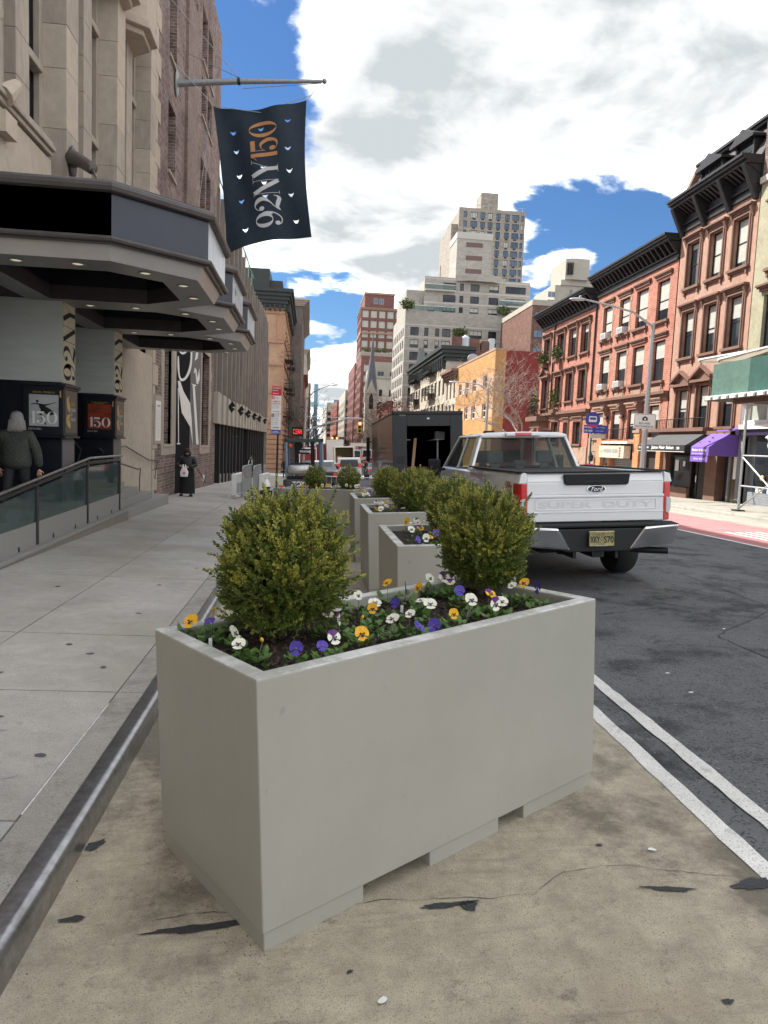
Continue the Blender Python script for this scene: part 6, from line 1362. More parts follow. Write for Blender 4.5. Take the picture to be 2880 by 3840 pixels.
cy_ = thing('church_spire', 'slim grey slate church spire against the beige buildings', 'spire', (14.5, 182, -4))
CXs, CYs = 15.0, 182
bpart(cy_, None, 'spire', mat('grey_slate', (.10, .10, .115), .7, var=.2, vscale=1.5), lambda m: m.lathe([(1.75, 12.6), (.55, 21.5), (.03, 28.0)], 8, (CXs, CYs, 0)))
bpart(cy_, None, 'belfry', M['buffstone'], lambda m: m.box(CXs-1.5, CXs+1.5, CYs-1.5, CYs+1.5, -4, 12.4))
for sx in (-1, 1): MB().lathe([(.28, 10), (.28, 13.2), (.02, 15.5)], 6, (CXs+sx*1.6, CYs-1.6, 0)).build('pinnacle', M['buffstone'], cy_)
bpart(cy_, None, 'gable', M['buffstone'], lambda m: m.prism([(CXs-1.3, 12.4), (CXs+1.3, 12.4), (CXs, 15.8)], CYs-1.75, CYs-1.2, 'y'))
bpart(cy_, None, 'lancet', M['black'], lambda m: m.prism([(CXs-.55, 8.5), (CXs+.55, 8.5), (CXs+.55, 11.3), (CXs, 12.6), (CXs-.55, 11.3)], CYs-1.56, CYs-1.5, 'y'))
block_building('row_house', 'low dark red brick building with an iron cornice below the spire', 1, 17.4, 158, 200, -4, 9.4, M['dkbrick'], 10, 3, 1.6, 1.9, 3.5, 3.4, fm='whiteframe', pm='blind', depth=8, near_cols=3, corn=(1.4, .8), corm=M['iron'])
block_building('row_house', 'pale row of houses beyond the low dark red building', 1, 17.2, 201, 214, -4, 18.5, M['cream'], 4, 5, 1.6, 1.9, 3.5, 3.4, depth=7, corn=(.6, .4), near_cols=2)
block_building('apartment_building', 'brownish brick building with a corner cornice farther down the right side', 1, 17.6, 301, 350, -4, 33, M['twr'], 9, 8, 2.0, 2.0, 3, 3.8, depth=14, near_cols=4, fm='whiteframe', pm='glassblue', style='two')
block_building('apartment_building', 'distant pale grey building on the right side of the avenue', 1, 16.4, 351, 430, -4, 25, M['buffstone'], 12, 6, 2.4, 2.2, 3, 3.8, depth=14, near_cols=4)
block_building('apartment_building', 'distant red building with white windows near the vanishing point', 1, 15.4, 431, 560, -4, 24, M['redbrick_far'], 12, 6, 2.6, 2.4, 3, 3.8, depth=16, near_cols=4)
block_building('apartment_building', 'farthest pale building on the right, closing the avenue', 1, 12.0, 561, 760, -4, 30, M['buffstone'], 12, 6, 3.2, 2.6, 3, 4.2, depth=24, near_cols=5)
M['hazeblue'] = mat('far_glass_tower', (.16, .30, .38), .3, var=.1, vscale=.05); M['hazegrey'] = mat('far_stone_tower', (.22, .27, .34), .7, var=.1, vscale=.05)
for (x0, x1, y, zt, m_, lab, ant) in ((3.1, 8.0, 900, 70, 'hazeblue', 'distant blue glass skyscraper with a thin mast at the left facades', 9), (62, 67, 1150, 95, 'hazegrey', 'slender dark skyscraper far down the avenue', 0), (28, 36, 900, 52, 'hazegrey', 'distant grey tower just above the bare tree', 0), (20, 40, 820, 38, 'hazeblue', 'broad bluish office block at the end of the avenue', 0), (42, 58, 800, 44, 'hazegrey', 'grey office block at the end of the avenue behind the signals', 0)):
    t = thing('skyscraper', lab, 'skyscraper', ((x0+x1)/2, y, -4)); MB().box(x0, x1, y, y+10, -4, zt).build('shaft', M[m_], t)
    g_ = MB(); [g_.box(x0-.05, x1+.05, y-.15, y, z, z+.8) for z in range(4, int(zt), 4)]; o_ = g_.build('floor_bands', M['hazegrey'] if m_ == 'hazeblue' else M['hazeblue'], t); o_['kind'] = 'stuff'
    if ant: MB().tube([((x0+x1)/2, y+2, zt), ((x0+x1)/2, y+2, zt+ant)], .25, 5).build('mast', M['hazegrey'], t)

# ------------------------------------------------------------------ trees
M['barkwhite'] = mat('pale_sycamore_bark', (.34, .31, .27), .85, col2=(.20, .17, .14), vscale=3, var=.2)
M['barkdark'] = mat('dark_bark', (.08, .065, .055), .9, var=.2)
def bare_tree(label, base, h, r0, spread, seed, m, lean=(0, 0), lev=5, name='bare_tree', low=.3):
    t = thing(name, label, 'tree', base); rnd = random.Random(seed); tr = MB(); cr_ = MB()
    top = Vector(base) + Vector((lean[0], lean[1], h*low)); tr.tube([base, Vector(base).lerp(top, .5) + Vector((.1, .05, 0)), top], [r0, r0*.85, r0*.7], 8); tr.build('trunk', m, t, smooth=True)
    def br_(p, d, L_, r, k):
        n = 3; pts = [p]; dd = d.copy()
        for i in range(n):
            dd = (dd + Vector((rnd.gauss(0, .22), rnd.gauss(0, .22), rnd.gauss(.03, .16)))).normalized(); pts.append(pts[-1] + dd*L_/n)
        cr_.tube(pts, [r*(1-.45*i/n) for i in range(n+1)], 5 if k > 1 else 3, cap=False)
        if k == 0: return
        for i in range(rnd.choice((2, 3, 3)) + (1 if k >= lev-1 else 0)):
            q = pts[rnd.choice((1, 2, 3, 3))]; a = rnd.uniform(0, 2*PI); el = rnd.uniform(-.1, .75)
            nd = (dd*.7 + Vector((math.cos(a)*spread, math.sin(a)*spread, el*.8))*.8).normalized(); br_(q, nd, L_*rnd.uniform(.55, .8), max(r*.5, .012), k-1)
    for i in range(5):
        a = i*1.3 + rnd.uniform(0, .8); br_(top, Vector((math.cos(a)*spread*.8, math.sin(a)*spread*.8, .8)).normalized(), h*.33, r0*.5, lev)
    c_ = cr_.build('crown', m, t, smooth=True); c_['kind'] = 'stuff'; return t
bare_tree('bare pale barked sycamore leaning over the gap beside the red houses', (19.2, 64.5, -3.2), 13, .20, 1.0, 12, M['barkwhite'], lean=(.3, -.5), lev=5)
bare_tree('smaller bare dark tree on the left pavement far down the street', (.1, 102, -4.2), 10, .18, .9, 5, M['barkdark'], lev=4)
bare_tree('second bare dark tree behind the street lamp on the left', (.6, 124, -4.2), 12, .2, .9, 9, M['barkdark'], lev=4)
bare_tree('bare street tree in front of the old cream building', (15.0, 92, -3.9), 10.5, .16, .7, 21, M['barkdark'], lev=4)
bt_ = bare_tree('reddish budding street tree above the box truck', (14.6, 128, -4), 13, .18, .8, 31, M['barkdark'], lev=4)
m_ = MB(); leafcloud(m_, (14.6, 128, 5.5), (4, 4, 3), 900, .16, rv); f_ = m_.build('foliage', mat('red_buds', (.30, .08, .06), .8), bt_); f_['kind'] = 'stuff'
for i, (x, y) in enumerate(((-1.2, 140), (-1, 165), (13.8, 170), (13.6, 230), (13.4, 205))):
    bare_tree('bare street tree %s' % ('far on the left kerb, first past the side street trees', 'far on the left kerb, beyond all other left trees', 'on the right kerb below the church spire', 'on the right kerb farthest down the street', 'on the right kerb between the spire and the farthest tree')[i], (x, y, -4), 9.5, .15, .8, 40+i, M['barkdark'], lev=3)
# ------------------------------------------------------------------ street furniture
def pole_base(x, y): return walkL(x, y) if x < KL else (walkR(x, y) if x > KR else road_z(x, y))
# parking regulation sign
ps = thing('parking_sign', 'tall dark post with red and white NO STANDING parking signs', 'sign', (-1.08, 23, -2.1))
bpart(ps, None, 'post', M['black_metal'], lambda m: m.box(-1.06, -1.0, 23.02, 23.06, -2.1, 1.6))
PF = FM(-1.25, 23, 0, rad(-2))
sg1 = bpart(ps, PF, 'red_sign', mat('sign_red', (.50, .03, .04), .5), lambda m: m.box(0, .305, 0, .01, 1.37, 1.66)); sg2 = bpart(ps, PF, 'white_sign', M['white_paint'], lambda m: m.box(0, .305, 0, .01, .81, 1.365)); sg3 = bpart(ps, PF, 'meter_sign', M['white_paint'], lambda m: m.box(0, .305, 0, .01, .29, .80)); sg4 = bpart(ps, PF, 'blue_sign', mat('sign_blue', (.03, .06, .35), .5), lambda m: m.box(0, .305, 0, .01, .15, .285))
text_on(sg1, PF, 'NO STANDING', .02, 1.58, .26, .045, M['white'], y=-.003, bold=.02); text_on(sg1, PF, 'Anytime', .02, 1.50, .17, .05, M['white'], y=-.003, bold=.02); bpart(sg1, PF, 'arrow', M['white'], lambda m: (m.box(.06, .22, -.004, -.002, 1.425, 1.44), m.prism([(.03, 1.432), (.07, 1.41), (.07, 1.455)], -.004, -.002, 'y')))
rdm = bpy.data.materials['sign_red']
bpart(sg2, PF, 'number_box', rdm, lambda m: m.box(.01, .09, -.003, -.001, 1.25, 1.35)); text_on(sg2, PF, '3', .03, 1.265, .04, .07, M['white'], y=-.005, bold=.03)
for i, (s_, z_, w_, h_) in enumerate((('Hour', 1.315, .06, .025), ('metered', 1.285, .10, .022), ('parking', 1.25, .10, .022))): text_on(sg2, PF, s_, .12, z_, w_, h_, M['black'], y=-.003, name='small_print')
for s_, z_ in (('COMMERCIAL', 1.16), ('VEHICLES ONLY', 1.09)): text_on(sg2, PF, s_, .02, z_, .26, .045, rdm, y=-.003, bold=.02)
for s_, z_ in (('Monday - Friday', 1.02), ('7am - 10am', .97)): text_on(sg2, PF, s_, .02, z_, .22, .035, rdm, y=-.003)
def arrowr(p, z, m): bpart(p, PF, 'arrow', m, lambda mm: (mm.box(.05, .22, -.004, -.002, z, z+.015), mm.prism([(.26, z+.007), (.21, z-.015), (.21, z+.03)], -.004, -.002, 'y')))
arrowr(sg2, .85, rdm)
bpart(sg3, PF, 'number_box', M['black'], lambda m: m.box(.01, .09, -.003, -.001, .69, .79)); text_on(sg3, PF, '2', .03, .705, .04, .07, M['white'], y=-.005, bold=.03)
for s_, z_ in (('Hour metered', .75), ('parking', .71), ('Monday - Friday', .63), ('10am - 7pm', .57), ('Saturday', .49), ('9am - 7pm', .43)): text_on(sg3, PF, s_, .12 if z_ > .7 else .02, z_, .13 if z_ > .7 else .2, .03, M['black'], y=-.003, name='small_print')
arrowr(sg3, .35, M['black']); text_on(sg4, PF, '110775', .02, .17, .22, .075, M['white'], y=-.003, bold=.02); text_on(sg4, PF, 'PS', .26, .18, .035, .04, M['white'], y=-.003)
# hydrant
hx, hy = -1.28, 21.8; hz_ = walkL(hx, hy)
hd = thing('fire_hydrant', 'black fire hydrant with a silver cap behind the front shrub', 'hydrant', (hx, hy, hz_), world=False)
MB().lathe([(.16, 0), (.16, .05), (.11, .08), (.10, .52), (.125, .56), (.125, .60)], 16).build('barrel', M['black_metal'], hd, smooth=True)
MB().lathe([(.14, .6), (.13, .66), (.10, .74), (.05, .80), (.03, .82), (.03, .86), (.001, .87)], 16).build('cap', M['white_paint'], hd, smooth=True)
for d in ((0, -1), (1, 0), (-1, 0)): MB().tube([(d[0]*.08, d[1]*.08, .42), (d[0]*.19, d[1]*.19, .42)], [.065, .07], 10).build('nozzle', M['black_metal'], hd)
# barricades
def barricade(label, x, y, rot, L_=2.1, h=1.12, solid=False):
    t = thing('barricade', label, 'barricade', (x, y, walkL(x, y)), (0, 0, rot), group='crowd barricades on the pavement', world=False)
    f = MB(); f.tube([(0, 0, .15), (0, 0, h-.08), (.08, 0, h), (L_-.08, 0, h), (L_, 0, h-.08), (L_, 0, .15)], .02, 8); f.tube([(0, 0, .2), (L_, 0, .2)], .018, 8); f.build('frame', M['galv'], t, smooth=True)
    n = 17
    for i in range(1, n): MB().tube([(L_*i/n, 0, .2), (L_*i/n, 0, h-.01)], .008, 5).build('bar', M['galv'], t)
    for xx in (.25, L_-.25): MB().tube([(xx, -.32, .02), (xx, 0, .12), (xx, .32, .02)], .018, 6).build('foot', M['galv'], t)
    return t
b_ = barricade('grey steel barricade with a red tag, nearest of the two standing barricades', -2.16, 23.6, rad(87)); MB().box(-.03, .03, -.04, -.03, .85, 1.0).build('red_tag', bpy.data.materials['sign_red'], b_)
barricade('grey steel barricade standing right behind the one with the red tag', -1.93, 25.2, rad(87))
for k, (x, y) in enumerate(((-2.55, 24.6), (-1.75, 26.5))):
    t = thing('white_barrier', ('white plastic barrier left of the steel barricades', 'white plastic barrier with slots right of the steel barricades')[k], 'barrier', (x, y, walkL(x, y)), (0, 0, rad(85)), world=False)
    MB().box(0, 1.6, -.08, .08, .08, .82).build('panel', M['white_paint'], t, bevel=.02)
    for q in (.1, 1.3): MB().box(q, q+.2, -.2, .2, 0, .08).build('foot', M['white_paint'], t)
    for q in range(5): MB().box(.2+q*.27, .33+q*.27, -.085, -.08, .15, .5).build('slot', M['grey_metal'], t)
for (x0, x1, y, lab) in ((.35, 1.9, 19.2, 'low silver barricade behind the crosswise planter'),):
    t = thing('barricade', lab, 'barricade', (x0, y, road_z(1, y)), group='crowd barricades on the pavement', world=False)
    MB().tube([(0, 0, .1), (0, 0, 1.1), (x1-x0, 0, 1.1), (x1-x0, 0, .1)], .02, 6).build('frame', M['galv'], t)
    for i in range(1, 12): MB().tube([((x1-x0)*i/12, 0, .1), ((x1-x0)*i/12, 0, 1.1)], .009, 4).build('bar', M['galv'], t)
bl = thing('bollard', 'short grey bollard at the side street corner', 'bollard', (-3.4, 60, -3.2)); bpart(bl, None, 'shaft', M['galv'], lambda m: m.tube([(-3.6, 58, walkL(-3.6, 58)), (-3.6, 58, walkL(-3.6, 58)+1.0)], .11, 10)); bpart(bl, None, 'cap', M['galv'], lambda m: m.ell((-3.6, 58, walkL(-3.6, 58)+1.0), (.11, .11, .06), 10, 6))
# street lamps
def lamp(label, base, top, arm_end, head=.7, r=.11, name='street_lamp'):
    t = thing(name, label, 'street lamp', base)
    MB().tube([base, (base[0], base[1], base[2]+1.0), top], [r*1.5, r*1.15, r*.7], 10).build('pole', M['galv'], t, smooth=True)
    a, b = Vector(top), Vector(arm_end); a = a - Vector((0, 0, .15))
    MB().tube([a, a.lerp(b, .3) + Vector((0, 0, .28)), a.lerp(b, .7) + Vector((0, 0, .15)), b], [r*.5, r*.42, r*.36, r*.3], 8).build('arm', M['galv'], t, smooth=True)
    d = (b - a); d.z = 0; d.normalize(); c = b + d*head*.4
    MB(Matrix.Translation(c) @ Matrix.Rotation(math.atan2(d.y, d.x), 4, 'Z')).ell((0, 0, 0), (head*.55, head*.2, head*.10), 12, 8).build('lamp_head', M['galv'], t, smooth=True)
    MB().ell((c.x - d.x*.1, c.y - d.y*.1, c.z+.1), (.07, .07, .07), 8, 6).build('photocell', M['grey_metal'], t)
    return t
LX, LY = 14.6, 30.0
lm = lamp('tall grey street lamp carrying the BUS LANES PHOTO ENFORCED sign', (LX, LY, walkR(LX, LY)), (LX, LY, 5.65), (11.6, 30.4, 6.55))
bs = thing('road_sign', 'white BUS LANES PHOTO ENFORCED sign with a camera symbol', 'sign', (LX, LY-.15, 1.4)); BF = FM(LX-.62, LY-.15, 1.10, 0)
bpart(bs, BF, 'plate', M['white_paint'], lambda m: m.box(0, 1.0, 0, .012, 0, .66)); bpart(bs, BF, 'border', M['black'], lambda m: (m.box(.02, .98, -.003, 0, .02, .03), m.box(.02, .98, -.003, 0, .63, .64), m.box(.02, .03, -.003, 0, .03, .63), m.box(.97, .98, -.003, 0, .03, .63)))
text_on(bs, BF, 'BUS LANES', .25, .20, .5, .085, M['black'], bold=.01); text_on(bs, BF, 'PHOTO ENFORCED', .09, .065, .82, .085, M['black'], bold=.01)
bpart(bs, BF, 'camera_symbol', M['black'], lambda m: (m.box(.38, .62, -.004, -.001, .36, .50), m.box(.44, .56, -.004, -.001, .50, .54))); bpart(bs, BF, 'lens_symbol', M['white'], lambda m: m.prism([(.5+.045*math.cos(a), .43+.045*math.sin(a)) for a in [q*PI/8 for q in range(16)]], -.007, -.005, 'y'))
lamp('slim grey street lamp before the yellow tiled building, with a double arm', (14.6, 58.5, walkR(14.6, 58.5)), (14.6, 58.5, 4.9), (12.1, 59.5, 5.4), r=.12)
lm2 = lamp('tall grey street lamp over the left kerb at the traffic lights', (-.55, 62, -3.4), (-.45, 62, 3.6), (1.6, 61, 4.75), r=.12)
# bus stop
bsx, bsy = 14.6, 36; zbs = walkR(bsx, bsy)
st_ = thing('bus_stop_sign', 'green post with a round blue bus sign and blue route plates', 'bus stop', (bsx, bsy, zbs))
bpart(st_, None, 'post', mat('bus_post_green', (.02, .09, .08), .5), lambda m: m.tube([(bsx, bsy, zbs), (bsx, bsy, 1.5)], .045, 8))
SF_ = FM(bsx, bsy-.06, 1.68, 0)
rnd_ = bpart(st_, SF_, 'round_sign', bpy.data.materials['sign_blue'], lambda m: m.prism([(.40*math.cos(a), .40*math.sin(a)) for a in [q*PI/14 for q in range(28)]], 0, .02, 'y'))
bpart(rnd_, SF_, 'bus_symbol', M['white'], lambda m: m.prism([(-.2, -.12), (.2, -.12), (.22, .0), (.2, .18), (-.2, .18), (-.22, 0)], -.006, -.002, 'y')); bpart(rnd_, SF_, 'bus_window', bpy.data.materials['sign_blue'], lambda m: m.box(-.16, .16, -.010, -.007, .0, .12)); bpart(rnd_, SF_, 'red_rim', mat('bus_red', (.55, .04, .12), .5), lambda m: m.prism([(.40*math.cos(a), .40*math.sin(a)) for a in [PI*1.22 + q*PI*.56/10 for q in range(11)]], -.006, -.001, 'y'))
pl_ = bpart(st_, FM(bsx-.45, bsy-.06, .98, 0), 'route_plate', bpy.data.materials['sign_blue'], lambda m: m.box(0, 1.25, 0, .02, 0, .42)); text_on(pl_, FM(bsx-.45, bsy-.06, .98), 'M102', .04, .25, .42, .11, M['white'], bold=.02); text_on(pl_, FM(bsx-.45, bsy-.06, .98), 'M103', .04, .07, .42, .11, M['white'], bold=.02); text_on(pl_, FM(bsx-.45, bsy-.06, .98), 'East Village', .65, .27, .5, .07, M['white']); text_on(pl_, FM(bsx-.45, bsy-.06, .98), 'City Hall', .65, .09, .4, .07, M['white'])
bpart(st_, FM(bsx-.1, bsy-.06, .72, 0), 'lower_plate', M['cream'], lambda m: m.box(0, .8, 0, .02, 0, .22)); bpart(st_, FM(bsx-.18, bsy-.08, -.95, 0), 'pink_notice', mat('pink_notice', (.65, .12, .25), .6), lambda m: m.box(0, .36, 0, .01, 0, .34))
wl2 = thing('wall_lantern', 'black wall lantern on the tan ground floor wall beside the tailor', 'lantern', (XR-.1, 43.5, -.3)); bpart(wl2, None, 'housing', M['black_metal'], lambda m: m.lathe([(.05, -.25), (.14, -.2), (.18, .12), (.05, .25), (.01, .4)], 6, (XR-.25, 43.6, -.35))); bpart(wl2, None, 'bracket', M['black_metal'], lambda m: m.tube([(XR-.25, 43.6, .0), (XR, 43.6, .05)], .02, 5))
# traffic lights
M['sigred'] = mat('signal_red', (.6, .02, .01), .4, emit=(1, .08, .03), emis=6); M['sigyel'] = mat('signal_housing', (.42, .28, .02), .6)
def signal(label, x, y, z, s=1.0, housing='sigyel'):
    t = thing('traffic_light', label, 'traffic light', (x, y, z)); MB().box(x-.17*s, x+.17*s, y, y+.25*s, z-.5*s, z+.5*s).build('housing', M[housing], t, bevel=.02)
    for i, m_ in enumerate(('sigred', 'black', 'black')):
        zc = z + (.32 - .32*i)*s; MB(Matrix.Translation((x, y-.005, zc)) @ Matrix.Rotation(PI/2, 4, 'X')).lathe([(.11*s, 0), (.11*s, .02), (.001, .04)], 12).build('lens', M[m_], t); MB().tube([(x-.12*s, y, zc+.05*s), (x-.1*s, y-.18*s, zc+.12*s), (x+.1*s, y-.18*s, zc+.12*s), (x+.12*s, y, zc+.05*s)], .02, 4).build('visor', M['black'], t)
    return t
ma = thing('mast_arm', 'long grey signal mast arm reaching over the street from the left', 'mast arm', (-.45, 62, .8)); bpart(ma, None, 'arm', M['galv'], lambda m: m.tube([(-.45, 62, .75), (1.2, 62, 1.45), (3.0, 62, 1.95), (4.4, 62, 2.05)], [.10, .08, .06, .05], 8), smooth=True); bpart(ma, None, 'stay', M['galv'], lambda m: m.tube([(-.45, 62, 2.0), (4.3, 62, 2.1)], .03, 5))
signal('red traffic light hanging at the end of the mast arm', 4.25, 61.9, 1.3)
signal('red traffic light far off on the left, above the trucks', 4.6, 150, .2, 1.5); signal('traffic light seen side on, beside the far left red one', 5.6, 150, .2, 1.5)
signal('red traffic light far off right, above the silver van', 13.5, 140, .6, 1.4)
ow = thing('street_sign', 'small one way arrow sign on the lamp pole seen through the forklift cage', 'sign', (-.3, 61.5, -.9)); bpart(ow, None, 'plate', M['black'], lambda m: m.box(-1.0, .35, 61.7, 61.75, -1.2, -.75)); bpart(ow, None, 'arrow', M['white'], lambda m: m.prism([(-.85, -1.05), (.0, -1.05), (.0, -1.15), (.28, -.975), (.0, -.80), (.0, -.9), (-.85, -.9)], 61.69, 61.698, 'y')); text_on(ow, FM(-.8, 61.68, -1.03), 'ONE WAY', 0, 0, .7, .1, M['black'])
sw_ = thing('street_sign', 'small white street name sign beyond the hanging signal', 'sign', (8, 110, -.5)); bpart(sw_, None, 'plate', M['white_paint'], lambda m: m.box(6.2, 9.2, 110, 110.05, -.6, -.1)); bpart(sw_, None, 'post', M['galv'], lambda m: m.tube([(9.0, 110.1, road_z(9, 110)), (9.0, 110.1, -.1)], .06, 6))

# ------------------------------------------------------------------ vehicles
M['tyre'] = M['rubber']
def wheel(par, x, y, r, w_, name='wheel'):
    wobj = MB(Matrix.Translation((x, y, r)) @ Matrix.Rotation(PI/2, 4, 'Y')).lathe([(r*.6, -w_/2), (r*.93, -w_/2), (r, -w_*.36), (r, w_*.36), (r*.93, w_/2), (r*.6, w_/2)], 28).build(name, M['tyre'], par, smooth=True)
    MB(Matrix.Translation((x, y, r)) @ Matrix.Rotation(PI/2, 4, 'Y')).lathe([(r*.58, -w_*.46), (r*.15, -w_*.40), (.01, -w_*.42)], 20).build('rim', M['chrome'], wobj, smooth=True)
    MB(Matrix.Translation((x, y, r)) @ Matrix.Rotation(PI/2, 4, 'Y')).lathe([(r*.58, w_*.46), (r*.15, w_*.40), (.01, w_*.42)], 20).build('rim', M['chrome'], wobj, smooth=True); return wobj
def vrot(x, y, ang=0):
    s = .05 if x < 5.6 else -.012; n_ = Vector((-s, (prof(y) - prof(y+1)), 1)).normalized()
    return (Vector((0, 0, 1)).rotation_difference(n_).to_matrix() @ Matrix.Rotation(ang, 3, 'Z')).to_euler()
# --- pickup
px0, py0_ = 3.71, 8.72
tk = thing('pickup_truck', 'white crew pickup truck seen from behind, parked beside the planters', 'pickup truck', (px0, py0_, road_z(px0, py0_)), vrot(px0, py0_), world=False)
W2 = 1.015
CW = M['carwhite']
def profx(pts, y0, y1): pass
# bed side walls with a shoulder crease
for s in (-1, 1):
    b = MB(); sec = [(.80, .62), (.93, .62), (.985, .80), (1.0, 1.05), (1.0, 1.30), (.985, 1.40), (.97, 1.49), (.94, 1.52), (.80, 1.52)]
    b.prism([(s*a, z) for a, z in (sec if s > 0 else sec[::-1])], .02, 2.88, 'y'); b.build('bed_side', CW, tk, smooth=True, bevel=.012)
    MB().prism([(s*a, z) for a, z in ([(.965, 1.0), (1.035, 1.0), (1.045, .55), (.965, .55)] if s > 0 else [(.965, 1.0), (.965, .55), (1.045, .55), (1.035, 1.0)])], .85, 2.0, 'y').build('wheel_flare', CW, tk, bevel=.02)
    MB().box(s*.90, s*1.0, .05, 2.88, 1.521, 1.54).build('bed_rail_cap', M['black'], tk, bevel=.01)
MB().box(-.86, .86, .03, 2.85, 1.46, 1.50).build('tonneau_cover', M['black'], tk, bevel=.01)
MB().box(-.85, .85, .06, 2.88, .60, .66).build('bed_floor', M['black'], tk)
tg_ = MB(); tg_.box(-.905, .905, -.03, .05, .895, 1.20); tg_.box(-.905, .905, -.045, .05, 1.20, 1.24); tg_.box(-.905, .905, -.02, .05, 1.24, 1.40); tg_.hexa([(-.905, -.02, 1.40), (.905, -.02, 1.40), (.905, .05, 1.40), (-.905, .05, 1.40)], [(-.905, .015, 1.515), (.905, .015, 1.515), (.905, .05, 1.515), (-.905, .05, 1.515)])
tgt = tg_.build('tailgate', CW, tk, bevel=.012)
em = MB(); 
for (a, b, c, d) in ((-.905, .905, 1.01, 1.022), (-.80, .80, 1.17, 1.178), (-.80, .80, 1.045, 1.053)): em.box(a, b, -.037, -.03, c, d)
em.box(-.80, -.792, -.037, -.03, 1.053, 1.17); em.box(.792, .80, -.037, -.03, 1.053, 1.17); em.build('pressed_crease', CW, tgt, bevel=.003)
MB().prism([(-.42, 1.375), (-.39, 1.36), (.39, 1.36), (.42, 1.375), (.44, 1.50), (-.44, 1.50)], -.055, -.02, 'y').build('handle_trim', M['black'], tgt, bevel=.012); MB().box(-.17, .17, -.062, -.055, 1.395, 1.415).build('handle', M['black_metal'], tgt); MB().box(-.905, .905, -.035, .06, 1.517, 1.535).build('top_cap', M['black'], tgt, bevel=.006)
I4 = Matrix.Identity(4)
# embossed wide lettering
pol, a0, b0, c0, d0 = text_polys('SUPER  DUTY', .02); x_ = -.76; sc_x = 1.52/(b0-a0); sc_z = .075/(d0-c0)
lt = MB()
for q in pol:
    P = [(x_+(u-a0)*sc_x, 1.075+(v-c0)*sc_z) for u, v in q]
    if len(P) >= 3: lt.prism(P, -.0345, -.029, 'y')
lt.build('embossed_lettering', mat('pressed_white', (.68, .69, .72), .32, coat=.8), tgt)
bd = MB(); bd.prism([(.125*math.cos(a), 1.31+.05*math.sin(a)) for a in [q*PI/16 for q in range(32)]], -.035, -.02, 'y'); bd.build('badge_rim', M['chrome'], tgt, bevel=.004)
bd = MB(); bd.prism([(.112*math.cos(a), 1.31+.041*math.sin(a)) for a in [q*PI/16 for q in range(32)]], -.038, -.034, 'y'); bdo = bd.build('badge', mat('badge_navy', (.01, .015, .05), .2, coat=.5), tgt)
text_on(bdo, I4, 'Ford', -.07, 1.285, .14, .05, M['chrome'], y=-.041, slant=.25)
text_on(tgt, I4, 'UNITED', -.88, .985, .11, .018, M['black'], y=-.033, bold=.03); MB().prism([(-.825+.03*math.cos(a), .968+.01*math.sin(a)) for a in [q*PI/6 for q in range(12)]], -.034, -.031, 'y').build('dealer_badge', M['black'], tgt)
# side badge FX4
sm_ = FM(-1.004, .62, 0, -PI/2)
text_on(tk, sm_, 'FX4', -.02, 1.30, .26, .10, mat('badge_red', (.35, .01, .01), .4), y=-.001, bold=.04, slant=.15); text_on(tk, sm_, 'OFF ROAD', .05, 1.255, .16, .028, M['black'], y=-.001, bold=.02)
# tail lights wrap the corner
for s in (-1, 1):
    L_ = MB(); o_ = [(.905, -.035), (.98, -.028), (1.015, .03), (1.018, .22), (.905, .22)]
    L_.prism([(s*a, b) for a, b in (o_ if s > 0 else o_[::-1])], .90, 1.385, 'z'); tl = L_.build('tail_light', M['red_lens'], tk, bevel=.01)
    c_ = MB(); c_.prism([(s*a, z) for a, z in ([(.93, 1.0), (.97, .97), (.995, 1.05), (.995, 1.18), (.93, 1.2)] if s > 0 else [(.93, 1.2), (.995, 1.18), (.995, 1.05), (.97, .97), (.93, 1.0)])], -.045, -.028, 'y'); c_.build('reverse_lens', M['clear_lens'], tl, bevel=.006)
    MB().prism([(s*a, z) for a, z in ([(.905, .89), (1.015, .89), (1.0, .80), (.905, .80)] if s > 0 else [(.905, .80), (1.0, .80), (1.015, .89), (.905, .89)])], -.02, .2, 'y').build('corner_panel', CW, tk, bevel=.01)
    MB().prism([(s*a, z) for a, z in ([(.905, 1.385), (1.012, 1.385), (.985, 1.50), (.905, 1.515)] if s > 0 else [(.905, 1.515), (.985, 1.50), (1.012, 1.385), (.905, 1.385)])], -.02, .2, 'y').build('corner_post', CW, tk, bevel=.01)
# bumper: black step pad, recessed centre, chrome ends
MB().hexa([(-1.0, -.215, .835), (1.0, -.215, .835), (1.02, .02, .835), (-1.02, .02, .835)], [(-1.03, -.23, .865), (1.03, -.23, .865), (1.03, .02, .885), (-1.03, .02, .885)]).build('step_pad', M['black'], tk, bevel=.02)
MB().hexa([(-.44, -.15, .52), (.44, -.15, .52), (.44, .0, .52), (-.44, .0, .52)], [(-.60, -.20, .82), (.60, -.20, .82), (.60, .0, .82), (-.60, .0, .82)]).build('bumper_centre', mat('dark_plastic', (.025, .025, .027), .6), tk, bevel=.015)
for s in (-1, 1):
    c_ = MB(); q0 = [(.38, -.19, .545), (.98, -.16, .595), (1.04, .12, .61), (.38, .0, .545)]; q1 = [(.56, -.25, .838), (1.02, -.235, .862), (1.07, .14, .862), (.56, .0, .838)]
    A = [(s*a, b, c) for a, b, c in q0]; B_ = [(s*a, b, c) for a, b, c in q1]
    if s < 0: A = A[::-1]; B_ = B_[::-1]
    c_.hexa(A, B_).build('bumper_chrome', M['chrome'], tk, bevel=.03, seg=3)
pm = mat('plate_yellow', (.80, .70, .34), .5)
plt_ = MB().box(-.165, .165, -.235, -.215, .60, .79).build('number_plate', pm, tk, bevel=.004); PM_ = FM(-.165, -.235, .60)
MB(PM_).box(-.006, .336, .0, .008, -.008, .183).build('plate_frame', M['black'], plt_)
